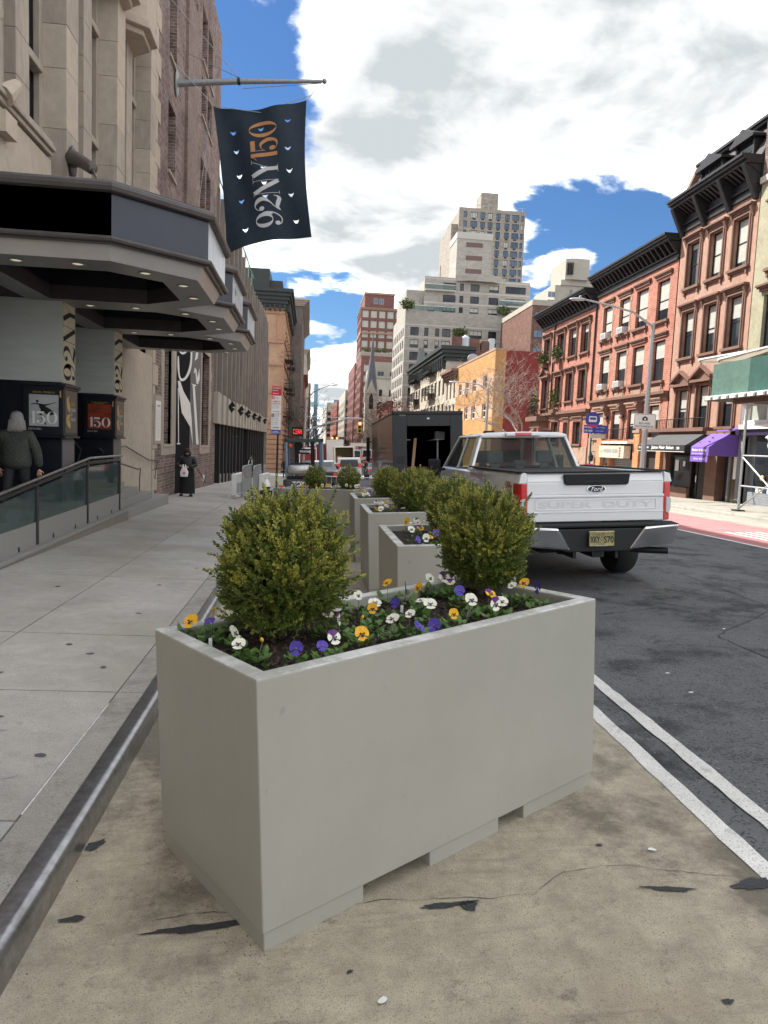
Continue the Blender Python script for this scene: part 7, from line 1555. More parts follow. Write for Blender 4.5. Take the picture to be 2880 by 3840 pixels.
text_on(plt_, PM_, 'XKY', .012, .042, .125, .085, M['black'], y=-.003, bold=.015); text_on(plt_, PM_, 'S70', .19, .042, .128, .085, M['black'], y=-.003, bold=.015); text_on(plt_, PM_, 'New Jersey', .10, .137, .12, .026, M['goldtext'], y=-.003); text_on(plt_, PM_, 'SECAUCUS, NJ', .09, .168, .15, .012, M['white'], y=-.003); text_on(plt_, PM_, 'UNITED FORD', .09, .003, .15, .014, M['white'], y=-.003, bold=.03); text_on(plt_, PM_, 'COMMERCIAL', .10, .022, .12, .012, M['black'], y=-.003)
MB().prism([(.156, .075), (.172, .08), (.178, .10), (.166, .115), (.172, .09), (.158, .09)], -.22, -.218, 'y') 
MB().box(-.08, .08, -.12, .3, .44, .56).build('hitch_receiver', M['black_metal'], tk, bevel=.01); MB().box(-.05, .05, -.125, -.119, .465, .535).build('receiver_hole', M['black'], tk)
for s in (-1, 1): MB().box(s*.28-.02, s*.28+.02, -.05, .4, .42, .56).build('chassis_bracket', M['black_metal'], tk)
MB().tube([(.42, .35, .52), (.62, .1, .50), (.98, -.02, .49)], .045, 14).build('exhaust_pipe', M['black_metal'], tk, smooth=True); MB().tube([(.62, 1.2, .45), (-.62, 1.2, .45)], .07, 10).build('rear_axle', M['black_metal'], tk); MB().ell((0, 1.2, .45), (.17, .2, .17), 14, 8).build('differential', M['black_metal'], tk)
MB().box(-.55, -.2, .5, 1.0, .42, .62).build('underbody', M['black'], tk); MB().box(-.9, .9, 2.9, 6.0, .5, .7).build('floor_pan', M['black'], tk)
for s in (-1, 1): MB().box(s*.42-.04, s*.42+.04, .1, 6, .5, .64).build('chassis_rail', M['black'], tk)
for s in (-1, 1):
    wheel(tk, s*.86, 1.22, .42, .29); wheel(tk, s*.86, 5.35, .42, .29)
# cab: lower body, pillars, roof, glass, seats
cb = MB(); sec = [(.80, .62), (.95, .66), (1.0, .95), (1.0, 1.28), (.975, 1.44), (.93, 1.47), (.80, 1.47)]
for s in (-1, 1): cb.prism([(s*a, z) for a, z in (sec if s > 0 else sec[::-1])], 2.93, 5.45, 'y')
cb.box(-.93, .93, 2.93, 2.99, .62, 1.48); cb.build('cab_body', CW, tk, bevel=.015)
def P3(s, t, y): # cab pillar line: base width .93 -> roof .76
    return (s*(.955 - .20*t), y, 1.46 + .58*t)
pil = MB()
for s in (-1, 1):
    for (ya, yb2, yc_, yd) in ((2.95, 3.22, 3.12, 3.34), (4.02, 4.12, 4.0, 4.1), (5.35, 5.45, 4.75, 4.85)):
        w_ = .05; A = [(s*(.955), ya, 1.46), (s*.955, yb2, 1.46), (s*(.955-w_), yb2, 1.46), (s*(.955-w_), ya, 1.46)]; B_ = [(s*.755, yc_, 2.04), (s*.755, yd, 2.04), (s*(.755-w_), yd, 2.04), (s*(.755-w_), yc_, 2.04)]
        if s < 0: A, B_ = A[::-1], B_[::-1]
        pil.hexa(A, B_)
pil.build('cab_pillars', CW, tk, bevel=.01)
rfm = MB(); n_ = 8; pr2 = [(-.77, 2.02), (-.74, 2.06), (-.6, 2.09), (0, 2.105), (.6, 2.09), (.74, 2.06), (.77, 2.02), (.7, 2.0), (-.7, 2.0)]
rfm.prism(pr2, 3.08, 4.85, 'y'); rfm.build('cab_roof', CW, tk, bevel=.02, smooth=True)
MB().hexa([(-.60, 2.94, 1.47), (.60, 2.94, 1.47), (.60, 3.0, 1.47), (-.60, 3.0, 1.47)], [(-.66, 2.935, 1.52), (.66, 2.935, 1.52), (.66, 3.0, 1.52), (-.66, 3.0, 1.52)])
tgm = bpy.data.materials.new('tinted_glass'); tgm.use_nodes = True; tt = tgm.node_tree; bb = tt.nodes['Principled BSDF']; bb.inputs['Base Color'].default_value = (.01, .014, .014, 1); bb.inputs['Roughness'].default_value = .03; bb.inputs['Specular IOR Level'].default_value = .8
trn = tt.nodes.new('ShaderNodeBsdfTransparent'); trn.inputs[0].default_value = (.42, .48, .48, 1); mxs = tt.nodes.new('ShaderNodeMixShader'); mxs.inputs[0].default_value = .2; tt.links.new(trn.outputs[0], mxs.inputs[1]); tt.links.new(bb.outputs[0], mxs.inputs[2]); tt.links.new(mxs.outputs[0], tt.nodes['Material Output'].inputs[0])
def gpane(pts, name='window_glass'): return MB().add(pts, [(0, 1, 2, 3)]).build(name, tgm, tk)
gpane([(-.88, 2.99, 1.50), (.88, 2.99, 1.50), (.70, 3.14, 2.02), (-.70, 3.14, 2.02)], 'rear_window')
gpane([(-.88, 5.42, 1.47), (.88, 5.42, 1.47), (.70, 4.83, 2.02), (-.70, 4.83, 2.02)], 'windscreen')
for s in (-1, 1):
    gpane([(s*.94, 3.22, 1.47), (s*.94, 4.02, 1.47), (s*.745, 4.0, 2.02), (s*.745, 3.34, 2.02)], 'side_window'); gpane([(s*.94, 4.12, 1.47), (s*.94, 5.35, 1.47), (s*.745, 4.75, 2.02), (s*.745, 4.1, 2.02)], 'side_window')
sm2 = mat('seat_cloth', (.34, .34, .36), .9); sm3 = mat('dark_seat_cloth', (.04, .04, .045), .9)
for (x, y, m_, w_) in ((-.42, 3.35, sm2, .2), (.46, 3.35, sm2, .2), (.02, 3.34, sm2, .13), (.13, 4.2, sm3, .24), (-.42, 4.2, sm3, .24)):
    hr_ = MB(); hr_.box(x-w_/2-.04, x+w_/2+.04, y, y+.12, 1.56 if w_ > .15 else 1.52, 1.78 if w_ > .15 else 1.62); s_o = hr_.build('headrest', m_, tk, bevel=.04, seg=3); MB().box(x-.07, x+.07, y+.04, y+.07, 1.44, 1.58).build('headrest_post', M['grey_metal'], s_o)
MB().box(-.8, .8, 3.28, 3.5, 1.0, 1.47).build('seat_back', sm2, tk, bevel=.04); MB().box(-.7, .7, 4.15, 4.35, 1.0, 1.5).build('front_seat', sm3, tk, bevel=.05); MB().box(-.85, .85, 5.1, 5.4, 1.0, 1.42).build('dashboard', M['black'], tk)
MB().box(-.17, .10, 3.0, 3.10, 2.03, 2.085).build('brake_light', M['red_lens'], tk, bevel=.01); MB().box(-.33, -.17, 3.0, 3.10, 2.03, 2.08).build('cargo_lens', M['clear_lens'], tk, bevel=.008); MB().box(.10, .27, 3.0, 3.10, 2.03, 2.08).build('cargo_lens', M['clear_lens'], tk, bevel=.008)
for x in (-.52, .50): MB().box(x-.09, x+.09, 3.35, 3.5, 2.085, 2.13).build('roof_marker', M['black'], tk, bevel=.02)
hd_ = MB(); hd_.hexa([(-.95, 5.4, .7), (.95, 5.4, .7), (.9, 6.35, .7), (-.9, 6.35, .7)], [(-.93, 5.4, 1.46), (.93, 5.4, 1.46), (.85, 6.3, 1.32), (-.85, 6.3, 1.32)]); hd_.build('hood', CW, tk, bevel=.03)
for s in (-1, 1):
    MB().box(s*1.08, s*1.32, 5.0, 5.08, 1.30, 1.62).build('mirror', M['black'], tk, bevel=.03); MB().tube([(s*.95, 5.12, 1.42), (s*1.15, 5.05, 1.42)], .03, 6).build('mirror_arm', M['black'], tk); 
    MB().box(s*1.001, s*1.02, 4.0, 4.16, 1.28, 1.31).build('door_handle', M['black'], tk)
    MB().box(s*1.0005, s*1.003, 4.035, 4.045, .7, 1.45).build('door_seam', M['black'], tk)
# --- brown delivery truck, open at the back
bx0, by0 = 4.1, 24.0
dk = thing('delivery_truck', 'dark brown box delivery truck with its rear door open, ahead of the pickup', 'truck', (bx0, by0, road_z(bx0, by0)), vrot(bx0, by0), world=False)
bm1 = mat('delivery_brown', (.045, .026, .016), .28, var=.15, vscale=1, coat=.3); bm2 = mat('delivery_dark_frame', (.022, .024, .028), .55, var=.15)
MB().box(-1.2, -1.16, .05, 8.3, .75, 3.02).build('side_panel', bm1, dk); MB().box(1.16, 1.2, .05, 8.3, .75, 3.02).build('side_panel', bm1, dk); MB().box(-1.2, 1.2, .05, 8.3, 3.02, 3.10).build('roof', bm2, dk, bevel=.03); MB().box(-1.16, 1.16, 7.9, 8.0, .75, 3.02).build('bulkhead', M['black'], dk); MB().box(-1.2, 1.2, .0, 8.3, .62, .75).build('floor', bm2, dk)
MB().box(-1.21, -.72, 0, .06, .75, 3.05).build('rear_panel', bm2, dk, bevel=.01); MB().box(.78, 1.21, 0, .06, .75, 3.05).build('rear_panel', bm2, dk, bevel=.01); MB().box(-.72, .78, 0, .06, 2.62, 3.05).build('rear_header', bm2, dk, bevel=.01); MB().box(-1.22, 1.22, -.02, .07, 3.0, 3.13).build('rear_trim', M['black_metal'], dk, bevel=.03)
MB().box(-1.1, -.8, -.01, 0, 1.35, 1.6).build('tail_light', M['black_metal'], dk); MB().box(-.03, .05, -.03, 0, 2.85, 2.9).build('door_lamp', M['clear_lens'], dk); text_on(dk, I4, '187664', -.98, 2.96, .22, .06, M['goldtext'], y=-.012, bold=.02)
for (x, z0) in ((-.9, 1.9), ): pass
for x, y, h_ in ((-.62, 1.5, 2.2), (.55, 1.2, 2.2)): MB().tube([(x, y, .75), (x, y, h_)], .03, 6).build('shelf_post', M['white_paint'], dk); MB().box(x-.2, x+.2, y-.3, y+1.5, h_-.02, h_).build('shelf', M['white_paint'], dk)
for i, (x, y, z, s_, lab) in enumerate(((.55, 1.6, 2.2, .35, 'white bundle on the right shelf inside the brown truck'), (.2, 2.4, .76, .5, 'large brown parcel on the floor inside the brown truck'), (-.3, 3.0, .76, .45, 'small brown parcel behind the plank inside the brown truck'))):
    p_ = thing('parcel', lab, 'parcel', dk.location + Vector((x, y, z)), world=False); q_ = MB().box(-s_*.5, s_*.5, -s_*.5, s_*.5, 0, s_*.8).build('box', M['silver'] if i == 0 else M['terra'], p_, bevel=.02)
pk = thing('plank', 'pale wooden plank leaning inside the open brown truck', 'plank', dk.location + Vector((-.5, .8, .76)), (rad(-8), rad(4), 0), world=False); MB().box(-.05, .05, -.02, .02, 0, 1.45).build('board', mat('pale_wood', (.42, .27, .15), .7), pk)
for s in (-1, 1): wheel(dk, s*.98, 1.8, .48, .35); wheel(dk, s*.98, 7.2, .48, .3)
MB().box(-1.45, -1.3, 8.2, 8.3, 1.4, 2.5).build('mirror', M['black'], dk, bevel=.03); MB().tube([(-1.2, 8.2, 2.3), (-1.4, 8.25, 2.3)], .03, 5).build('mirror_arm', M['black'], dk); MB().box(-1.1, 1.1, 8.3, 9.6, .6, 2.2).build('cab', bm1, dk, bevel=.1)
# --- forklift
fx, fy = -.08, 21.8
fk = thing('forklift', 'dark grey forklift with blue grey overhead guard and silver gas tank behind the planters', 'forklift', (fx, fy, road_z(fx, fy)), vrot(fx, fy), world=False); fk.scale = (1.1, 1, 1)
fg = mat('forklift_grey', (.06, .065, .07), .45, var=.1); fb = mat('forklift_blue_grey', (.15, .21, .29), .4)
cw = MB(); pl5 = [(-.60, .1), (-.5, 0), (.5, 0), (.60, .1), (.60, .7), (-.60, .7)]; cw.prism(pl5, .25, .95); cw.build('counterweight', fg, fk, bevel=.05, seg=3); MB().box(-.5, .5, .1, .8, .95, 1.05).build('engine_hood', M['black'], fk, bevel=.03)
text_on(fk, I4, 'TOYOTA', -.34, .74, .70, .15, M['white'], y=-.012, bold=.03)
for s in (-1, 1): MB().box(s*.63-.07, s*.63+.07, .02, .2, .62, .78).build('tail_light', mat('orange_lens', (.6, .1, .02), .3) if s < 0 else bpy.data.materials['orange_lens'], fk, bevel=.02)
tk2 = MB(Matrix.Translation((-.12, .12, 1.24)) @ Matrix.Rotation(PI/2, 4, 'Y')); tk2.lathe([(.06, -.34), (.13, -.30), (.155, -.24), (.155, .24), (.13, .30), (.06, .34)], 20); tk2.build('gas_tank', mat('tank_silver', (.50, .49, .48), .35, .6, var=.15), fk, smooth=True)
MB().tube([(-.42, .2, 1.3), (-.25, .2, 1.42), (.1, .2, 1.43), (.25, .2, 1.36)], .035, 8).build('seat_top', M['black'], fk)
for s in (-1, 1):
    MB().tube([(s*.50, .15, 1.0), (s*.50, .25, 2.1)], .045, 6).build('guard_post', fb, fk); MB().tube([(s*.47, 1.9, .9), (s*.45, 1.5, 2.1)], .04, 6).build('guard_post', fb, fk)
    MB().box(s*.24-.06, s*.24+.06, 2.0, 2.12, .2, 2.4 - .25).build('mast_rail', M['black'], fk)
gd = MB(); gd.box(-.54, .54, .2, .3, 2.09, 2.19); gd.box(-.54, .54, 1.45, 1.55, 2.09, 2.19); gd.box(-.54, -.46, .2, 1.55, 2.09, 2.18); gd.box(.46, .54, .2, 1.55, 2.09, 2.18); [gd.box(-.46, .46, .36+k*.15, .39+k*.15, 2.12, 2.17) for k in range(7)]; gd.build('overhead_guard', mat('guard_dark_green', (.03, .045, .04), .5), fk, bevel=.01)
MB().ell((-.38, .25, 1.98), (.05, .05, .07), 10, 6).build('beacon', bpy.data.materials['orange_lens'], fk); MB().tube([(-.1, 1.2, 1.2), (-.1, 1.05, 1.5)], .02, 6).build('steering_column', M['black'], fk); sw3 = MB(Matrix.Translation((-.16, .9, 1.98)) @ Matrix.Rotation(PI/2, 4, 'X')); sw3.lathe([(.10, -.02), (.13, 0), (.10, .02)], 14); sw3.build('fan', M['black'], fk)
MB().box(.16, .24, .02, .04, 1.18, 1.34).build('id_plate', M['white_paint'], fk)
for s in (-1, 1): wheel(fk, s*.5, .45, .25, .2); wheel(fk, s*.5, 1.8, .33, .25)
# --- generic traffic
def car(kind, label, x, y, col, ang=0.0, name='car', w_=1.8, L_=4.6, h=1.48, cat='car', lights=True):
    t = thing(name, label, cat, (x, y, road_z(x, y)), vrot(x, y, ang), world=False)
    m = bpy.data.materials.get('paint_' + col) or mat('paint_' + col, {'white': (.70, .71, .72), 'black': (.015, .018, .02), 'dark': (.035, .035, .04), 'silver': (.45, .47, .50), 'red': (.28, .02, .02), 'wine': (.16, .02, .03), 'grey': (.2, .2, .21)}[col], .25, coat=.7)
    hw = w_/2
    if kind == 'van': side = [(0, .35), (0, 1.0), (.12, h*.96), (.3, h), (L_*.70, h), (L_*.86, h*.62), (L_, h*.50), (L_, .35)]; win = None
    elif kind == 'suv': side = [(0, .4), (0, .95), (.25, h*.93), (.5, h), (L_*.62, h), (L_*.76, h*.66), (L_, h*.56), (L_, .35)]
    else: side = [(0, .35), (0, .92), (.65, 1.02), (1.25, h*.95), (1.8, h), (L_*.55, h*.98), (L_*.74, .98), (L_, .78), (L_, .3)]
    b = MB(); n = len(side); vs = []
    for (yy, zz_) in side:
        k = 1.0 if zz_ <= 1.05 else 1 - (.16 if kind == 'sedan' else .10 if kind == 'suv' else .07) * (zz_-1.05)/(h-1.05); vs += [(-hw*k, yy, zz_), (hw*k, yy, zz_)]
    fs = [(2*i, 2*i+1, 2*((i+1) % n)+1, 2*((i+1) % n)) for i in range(n)]; fs = [f[::-1] for f in fs]
    b.add(vs, fs); 
    zt_ = [i for i, q in enumerate(side)]
    b.add([vs[2*i] for i in range(n)], [tuple(range(n))]); b.add([vs[2*i+1] for i in range(n)], [tuple(range(n-1, -1, -1))])
    b.build('body', m, t, bevel=.05, seg=2)
    g = M['glass']; e = .012
    def rw_(y0, z0, y1, z1, kx=.80):
        MB().add([(-hw*kx, y0-e, z0), (hw*kx, y0-e, z0), (hw*kx*.88, y1-e-.01, z1), (-hw*kx*.88, y1-e-.01, z1)], [(0, 1, 2, 3)]).build('rear_window', g, t)
    if kind == 'van': rw_(.02, 1.10, .11, h*.90)
    elif kind == 'suv': rw_(.04, 1.0, .24, h*.90)
    else: rw_(.72, 1.05, 1.2, h*.93)
    for s in (-1, 1):
        if kind == 'sedan': p = [(1.2, 1.02), (1.6, h*.93), (L_*.53, h*.93), (L_*.68, 1.02)]
        elif kind == 'suv': p = [(.45, 1.03), (.6, h*.9), (L_*.6, h*.9), (L_*.71, 1.03)]
        else: p = [(L_*.58, 1.15), (L_*.58, h*.9), (L_*.72, h*.9), (L_*.80, 1.15)]
        q = []
        for (yy, zz_) in p:
            k = 1 - (.16 if kind == 'sedan' else .10 if kind == 'suv' else .07) * max(0, zz_-1.05)/(h-1.05); q.append((s*(hw*k+.008), yy, zz_))
        MB().add(q, [(0, 1, 2, 3)]).build('side_window', g, t)
        zl = 1.0 if kind == 'van' else .72
        MB().box(s*hw*.78, s*hw*.98, -.02, .04, zl, zl + (.4 if kind == 'van' else .16)).build('tail_light', M['red_lens'] if not lights else M['taill'], t, bevel=.01)
        MB().box(s*hw*.72, s*hw*.95, L_-.03, L_+.01, .62, .74).build('headlight', M['clear_lens'], t)
        for yy in (L_*.18, L_*.80): wheel(t, s*(hw-.1), yy, .33, .22)
        MB().box(s*(hw+.02), s*(hw+.18), L_*.64, L_*.68, 1.0, 1.14).build('mirror', M['black'], t, bevel=.02)
    MB().box(-.26, .26, -.03, -.005, .55 if kind != 'sedan' else .62, .68 if kind != 'sedan' else .74).build('number_plate', M['white_paint'], t); MB().box(-hw*.95, hw*.95, -.06, .1, .35, .5).build('rear_bumper', M['black'] if kind == 'van' else m, t, bevel=.03)
    return t
M['taill'] = mat('lit_tail_lens', (.5, .01, .01), .3, emit=(1, .05, .03), emis=.1)
car('sedan', 'black sedan crossing on the side street beyond the concrete building', -5.2, 79, 'black', rad(78), h=1.5)
car('sedan', 'dark sedan with wide red tail lamps right behind the forklift', .5, 34, 'dark', 0)
car('sedan', 'white sedan just ahead of the dark one behind the forklift', .35, 46, 'white', 0)
car('van', 'white cargo van in the traffic lane, nearest of the vans', 3.2, 56, 'white', 0, 'van', 1.9, 4.8, 1.85, 'van')
car('sedan', 'black car half hidden at the right of the nearest cargo van', 6.0, 62, 'black', 0)
car('van', 'silver high roofed van farther ahead, left of the dark red car', 7.7, 120, 'silver', 0, 'van', 2.0, 5.6, 2.6, 'van')
car('suv', 'dark red hatchback in the distant traffic', 9.9, 112, 'wine', 0, 'car', 1.85, 4.6, 1.65)
car('van', 'white van behind the dark red hatchback', 10.8, 135, 'white', 0, 'van', 2.0, 5.6, 2.6, 'van')
car('van', 'grey van right of the silver high roofed one', 9.7, 150, 'grey', 0, 'van', 1.9, 5.2, 2.2, 'van')
car('suv', 'white car in the left lane before the box lorry', 2.4, 68, 'white', 0, 'car', 1.8, 4.5, 1.6)
def boxlorry(label, x, y, col, w_=2.35, h=3.3, L_=6, open_=False):
    t = thing('box_lorry', label, 'lorry', (x, y, road_z(x, y)), vrot(x, y), world=False); hw = w_/2
    if open_:
        b = MB(); b.box(-hw, -hw+.06, 0, L_, .9, h); b.box(hw-.06, hw, 0, L_, .9, h); b.box(-hw+.06, hw-.06, 0, L_, h-.1, h); b.box(-hw+.06, hw-.06, 0, L_, .9, 1.0); b.box(-hw+.06, hw-.06, L_-.1, L_, 1.0, h-.1); b.build('cargo_box', mat('cargo_box_inside', (.62, .56, .34), .6), t)
        for k in range(3): MB().box(-.9, -.35, .4, .9, 1.0+k*.4, 1.38+k*.4).build('carton', M['terra'], t)
    else: MB().box(-hw, hw, 0, L_, .9, h).build('cargo_box', col, t, bevel=.03)
    f = MB(); f.box(-hw-.02, -hw+.08, -.03, 0, .9, h+.02); f.box(hw-.08, hw+.02, -.03, 0, .9, h+.02); f.box(-hw+.08, hw-.08, -.03, 0, h-.12, h+.02); f.build('door_frame', M['white_paint'], t)
    MB().box(-hw*.95, hw*.95, -.1, .1, .55, .7).build('bumper', M['black'], t); MB().box(-hw*.9, hw*.9, L_+.1, L_+1.7, .5, 2.2).build('cab', M['white_paint'], t, bevel=.1)
    for s in (-1, 1): wheel(t, s*(hw-.2), 1.3, .45, .35); wheel(t, s*(hw-.2), L_+.9, .45, .3)
    return t
boxlorry('box lorry with an open yellowish cargo bay in the middle of the street', 4.2, 84, M['white_paint'], 2.3, 3.3, 6, True)
boxlorry('white box lorry ahead and left of the open one', 3.6, 98, M['white_paint'], 2.3, 4.2, 6)
boxlorry('dark red box lorry at the left kerb', -.1, 92, mat('lorry_red', (.25, .02, .03), .4), 2.2, 3.2, 6); boxlorry('dark red box lorry nearer the white one', 2.2, 110, bpy.data.materials['lorry_red'], 2.3, 3.6, 6)
# ------------------------------------------------------------------ boxwood balls
def leafmat(name, c1, c2, rough=.38, sc=30):
    m = mat(name, c1, rough, col2=c2, vscale=sc, var=.25, spec=.45); b = m.node_tree.nodes['Principled BSDF']; b.inputs['Subsurface Weight'].default_value = .0
    t = m.node_tree; tr = t.nodes.new('ShaderNodeBsdfTranslucent'); mx = t.nodes.new('ShaderNodeMixShader'); mx.inputs[0].default_value = .18
    src = b.inputs['Base Color'].links[0].from_socket; t.links.new(src, tr.inputs[0]); t.links.new(b.outputs[0], mx.inputs[1]); t.links.new(tr.outputs[0], mx.inputs[2]); t.links.new(mx.outputs[0], t.nodes['Material Output'].inputs[0]); return m
LM = [leafmat('boxwood_leaf', (.095, .135, .024), (.16, .205, .038)), leafmat('boxwood_young_leaf', (.33, .34, .055), (.46, .44, .10)), leafmat('boxwood_bronze_leaf', (.20, .13, .045), (.26, .20, .06)), mat('boxwood_twig', (.14, .11, .05), .8)]
def boxwood_mesh(name, R, nspr, seed, leaf=.019, nl=7, H=None, two=True):
    rnd = random.Random(seed); mb = MB(); H = H or R*1.13
    ph = [rnd.uniform(0, 6.3) for _ in range(6)]
    def rad_(d):   # uneven outline, tapering to the stem below
        k = 1 + .06*math.sin(3*math.atan2(d.y, d.x)+ph[0]) + .06*math.sin(5*d.z+ph[1]+2*math.atan2(d.y, d.x)) + rnd.gauss(0, .045)
        if d.z < -.45: k *= 1 - .16*((-d.z-.45)/.55)
        return k
    def leaf_(p, ax, up, s, mi):
        side = ax.cross(up).normalized(); n_ = side.cross(ax).normalized()
        w_ = s*.30; b0 = p; t0 = p + ax*s - n_*s*.10; m1 = p + ax*s*.35; m2 = p + ax*s*.75
        f = n_*s*.07
        if two: mb.add([b0, m1 + side*w_ + f, m2 + side*w_*.92 + f, t0, m2 - side*w_*.92 + f, m1 - side*w_ + f], [(0, 1, 2, 3), (0, 3, 4, 5)], mi)
        else: mb.add([b0, (m1+m2)/2 + side*w_*1.1 + f, t0, (m1+m2)/2 - side*w_*1.1 + f], [(0, 1, 2, 3)], mi)
    for q in range(nspr):
        while True:
            d = Vector((rnd.gauss(0, 1), rnd.gauss(0, 1), rnd.gauss(0, 1))).normalized()
            if d.z > -.93: break
        shell = rnd.random() < .80; depth = rnd.uniform(.86, 1.0) if shell else rnd.uniform(.35, .85)
        if rnd.random() < .022: depth = 1.10 + rnd.random()*.10
        if d.z > .25 and rnd.random() < .05: depth = 1.04 + rnd.random()*.13
        k = rad_(d)*depth; tip = Vector((d.x*R*k, d.y*R*k, d.z*H*k))
        grow = (d*.75 + Vector((rnd.gauss(0, .25), rnd.gauss(0, .25), .42 + rnd.gauss(0, .2)))).normalized()
        L_ = rnd.uniform(.07, .12) * (R/.3)**.5; base_ = tip - grow*L_
        prev = rnd.uniform(0, PI); young = rnd.random() < (.62 if (d.z > -.1 and shell) else .10)
        mb.tube([base_, tip], .0012, 3, 3, cap=False)
        for i in range(nl):
            t = (i + .5)/nl; p = base_.lerp(tip, t); prev += PI/2 + rnd.gauss(0, .2)
            for sgn in (0, PI):
                a = prev + sgn; u = grow.orthogonal().normalized(); v = grow.cross(u)
                out_ = u*math.cos(a) + v*math.sin(a); op = .95 - .55*t + rnd.gauss(0, .12)
                ax = (out_*op + grow*(.55 + .6*t)).normalized(); s = leaf*rnd.uniform(.75, 1.2)*(1.0 if t < .85 else .75)
                mi = 1 if (young and t > .3) else 0
                if rnd.random() < .012: mi = 2
                leaf_(p, ax, grow, s, mi)
    return mb.mesh(name, LM)
def boxwood(label, p, me, R, group=None, rotz=0, scale=1.0):
    t = thing('boxwood', label, 'shrub', p, (0, 0, rotz), group=group, world=False); t.scale = (scale,)*3
    f = link('foliage', me, t); f.location = (0, 0, R*1.1); f['kind'] = 'stuff'
    s = MB(); s.tube([(0, 0, -.02), (.01, 0, .1), (0, .01, R*.8)], [.018, .015, .012], 7)
    for a in range(9):
        q = a*.7; s.tube([(0, 0, .02), (math.cos(q)*R*.35, math.sin(q)*R*.35, R*.55), (math.cos(q)*R*.6, math.sin(q)*R*.6, R*1.1)], [.008, .006, .003], 5)
    s.build('stem', LM[3], t); return t
def onroad(x, y, h): return Vector((x - .05*h, y, road_z(x, y) + h))
m1 = boxwood_mesh('foliage', .297, 2700, 3, leaf=.0185); m2 = boxwood_mesh('foliage', .285, 2600, 8, leaf=.0185); m3 = boxwood_mesh('foliage',   .30, 800, 15, leaf=.026, nl=6, two=False)
boxwood('large round boxwood with yellow green tips at the left end of the front planter', onroad(-.065, 3.30, .975), m1, .30, scale=1.05)
boxwood('round boxwood at the right end of the front planter, before the truck tail light', onroad(1.10, 4.13, .975), m2, .30)
G_ = 'round boxwoods in the far planters'
for i, (x, y, s_, lab) in enumerate(((1.42, 6.55, .92, 'sunlit yellowish boxwood in the nearest row planter, left of the truck light'), (1.50, 7.1, .9, 'boxwood at the back of the nearest row planter, against the truck side'), (1.38, 9.2, .92, 'dark boxwood in the middle row planter, front one'), (1.62, 9.9, .9, 'dark boxwood in the middle row planter, back one'), (1.35, 11.8, .84, 'boxwood in the last row planter, front one'), (1.45, 12.5, .82, 'boxwood in the last row planter, back one'), (.174, 14.96, .82, 'small round boxwood before the forklift in the crosswise planter'), (.86, 14.47, .82, 'small round boxwood before the white van in the crosswise planter'))):
    boxwood(lab, onroad(x, y, .975), m3, .30, G_, i*1.3, s_)
# ------------------------------------------------------------------ pansies
PM = {'y': mat('pansy_yellow', (.75, .36, .01), .6, col2=(.85, .50, .02), vscale=60), 'w': mat('pansy_white', (.80, .79, .70), .6, col2=(.70, .69, .55), vscale=50), 'v': mat('pansy_violet', (.06, .035, .32), .6, col2=(.10, .06, .42), vscale=60), 'p': mat('pansy_purple', (.10, .015, .16), .6, col2=(.16, .03, .24), vscale=60)}
eyem = mat('pansy_face', (.03, .006, .035), .7); eyey = mat('pansy_eye', (.8, .6, .02), .6); pgreen = leafmat('pansy_leaf', (.07, .15, .03), (.12, .22, .05), .5, 60); pstem = mat('pansy_stem', (.12, .2, .05), .6)
def petal(mb, ang, L_, W_, lift, mi=0, z0=0, ruf=.0):
    n = 9; vs = [(0, 0, z0)]
    ca, sa = math.cos(ang), math.sin(ang)
    for ring_ in (.55, 1.0):
        for i in range(n):
            a = -1.15 + 2.3*i/(n-1); r = math.cos(a*.55); x = L_*ring_*(.5 + .5*math.cos(a))*1.0 + L_*.08*ring_; y = W_*ring_*math.sin(a)*.92
            z = z0 + lift*ring_*ring_ + ruf*math.sin(i*2.6)*ring_*ring_; vs.append((x*ca - y*sa, x*sa + y*ca, z))
    fs = [(0, 1+i, 2+i) for i in range(n-1)] + [(1+i, 1+n+i, 2+n+i, 2+i) for i in range(n-1)]; mb.add(vs, fs, mi)
def flower_meshes(kind):
    back, front = {'y': ('y', 'y'), 'w': ('w', 'w'), 'v': ('v', 'v'), 'b': ('p', 'w'), 'm': ('p', 'y')}[kind]
    mb = MB(); R = .034
    petal(mb, rad(62), R, .023, .002, 0, -.003, .002); petal(mb, rad(118), R, .023, .003, 0, -.0045, .002)
    petal(mb, rad(5), R*.92, .021, .003, 1, -.0015, .0015); petal(mb, rad(175), R*.92, .021, .003, 1, -.002, .0015); petal(mb, rad(-90), R*.98, .029, .005, 1, .0, .002)
    f = mb.mesh('flower', [PM[back], PM[front]], True)
    fc = MB()
    if kind != 'v':
        for a, l in ((-90, .017), (-8, .012), (188, .012)): petal(fc, rad(a), l, .010 if a == -90 else .006, .004, 0, .0022)
    else: petal(fc, rad(-90), .008, .005, .002, 0, .0022)
    face = fc.mesh('face', [eyem]); ey = MB().ell((0, .001, .004), (.0028, .0022, .002), 6, 4).mesh('eye', [eyey]); return f, face, ey
FM_ = {k: flower_meshes(k) for k in 'ywvbm'}
def leafpan():
    mb = MB(); n = 12; vs = [(0, 0, 0)]
    for i in range(n+1):
        a = -2.6 + 5.2*i/n; r = .016*(1 + .05*math.cos(9*a)); vs.append((.016 + r*math.cos(a)*1.05, r*.82*math.sin(a), .004*math.cos(a*2) - .003*abs(math.sin(a))))
    return mb.add(vs, [(0, 1+i, 2+i) for i in range(n)]).mesh('leaf', [pgreen], True)
LP = leafpan()
budm = MB().lathe([(.001, -.004), (.006, .0), (.008, .008), (.005, .016), (.001, .020)], 8).mesh('flower', [PM['y']], True)
stems = {}
camv = cam.matrix_world.translation
rpz = random.Random(19)
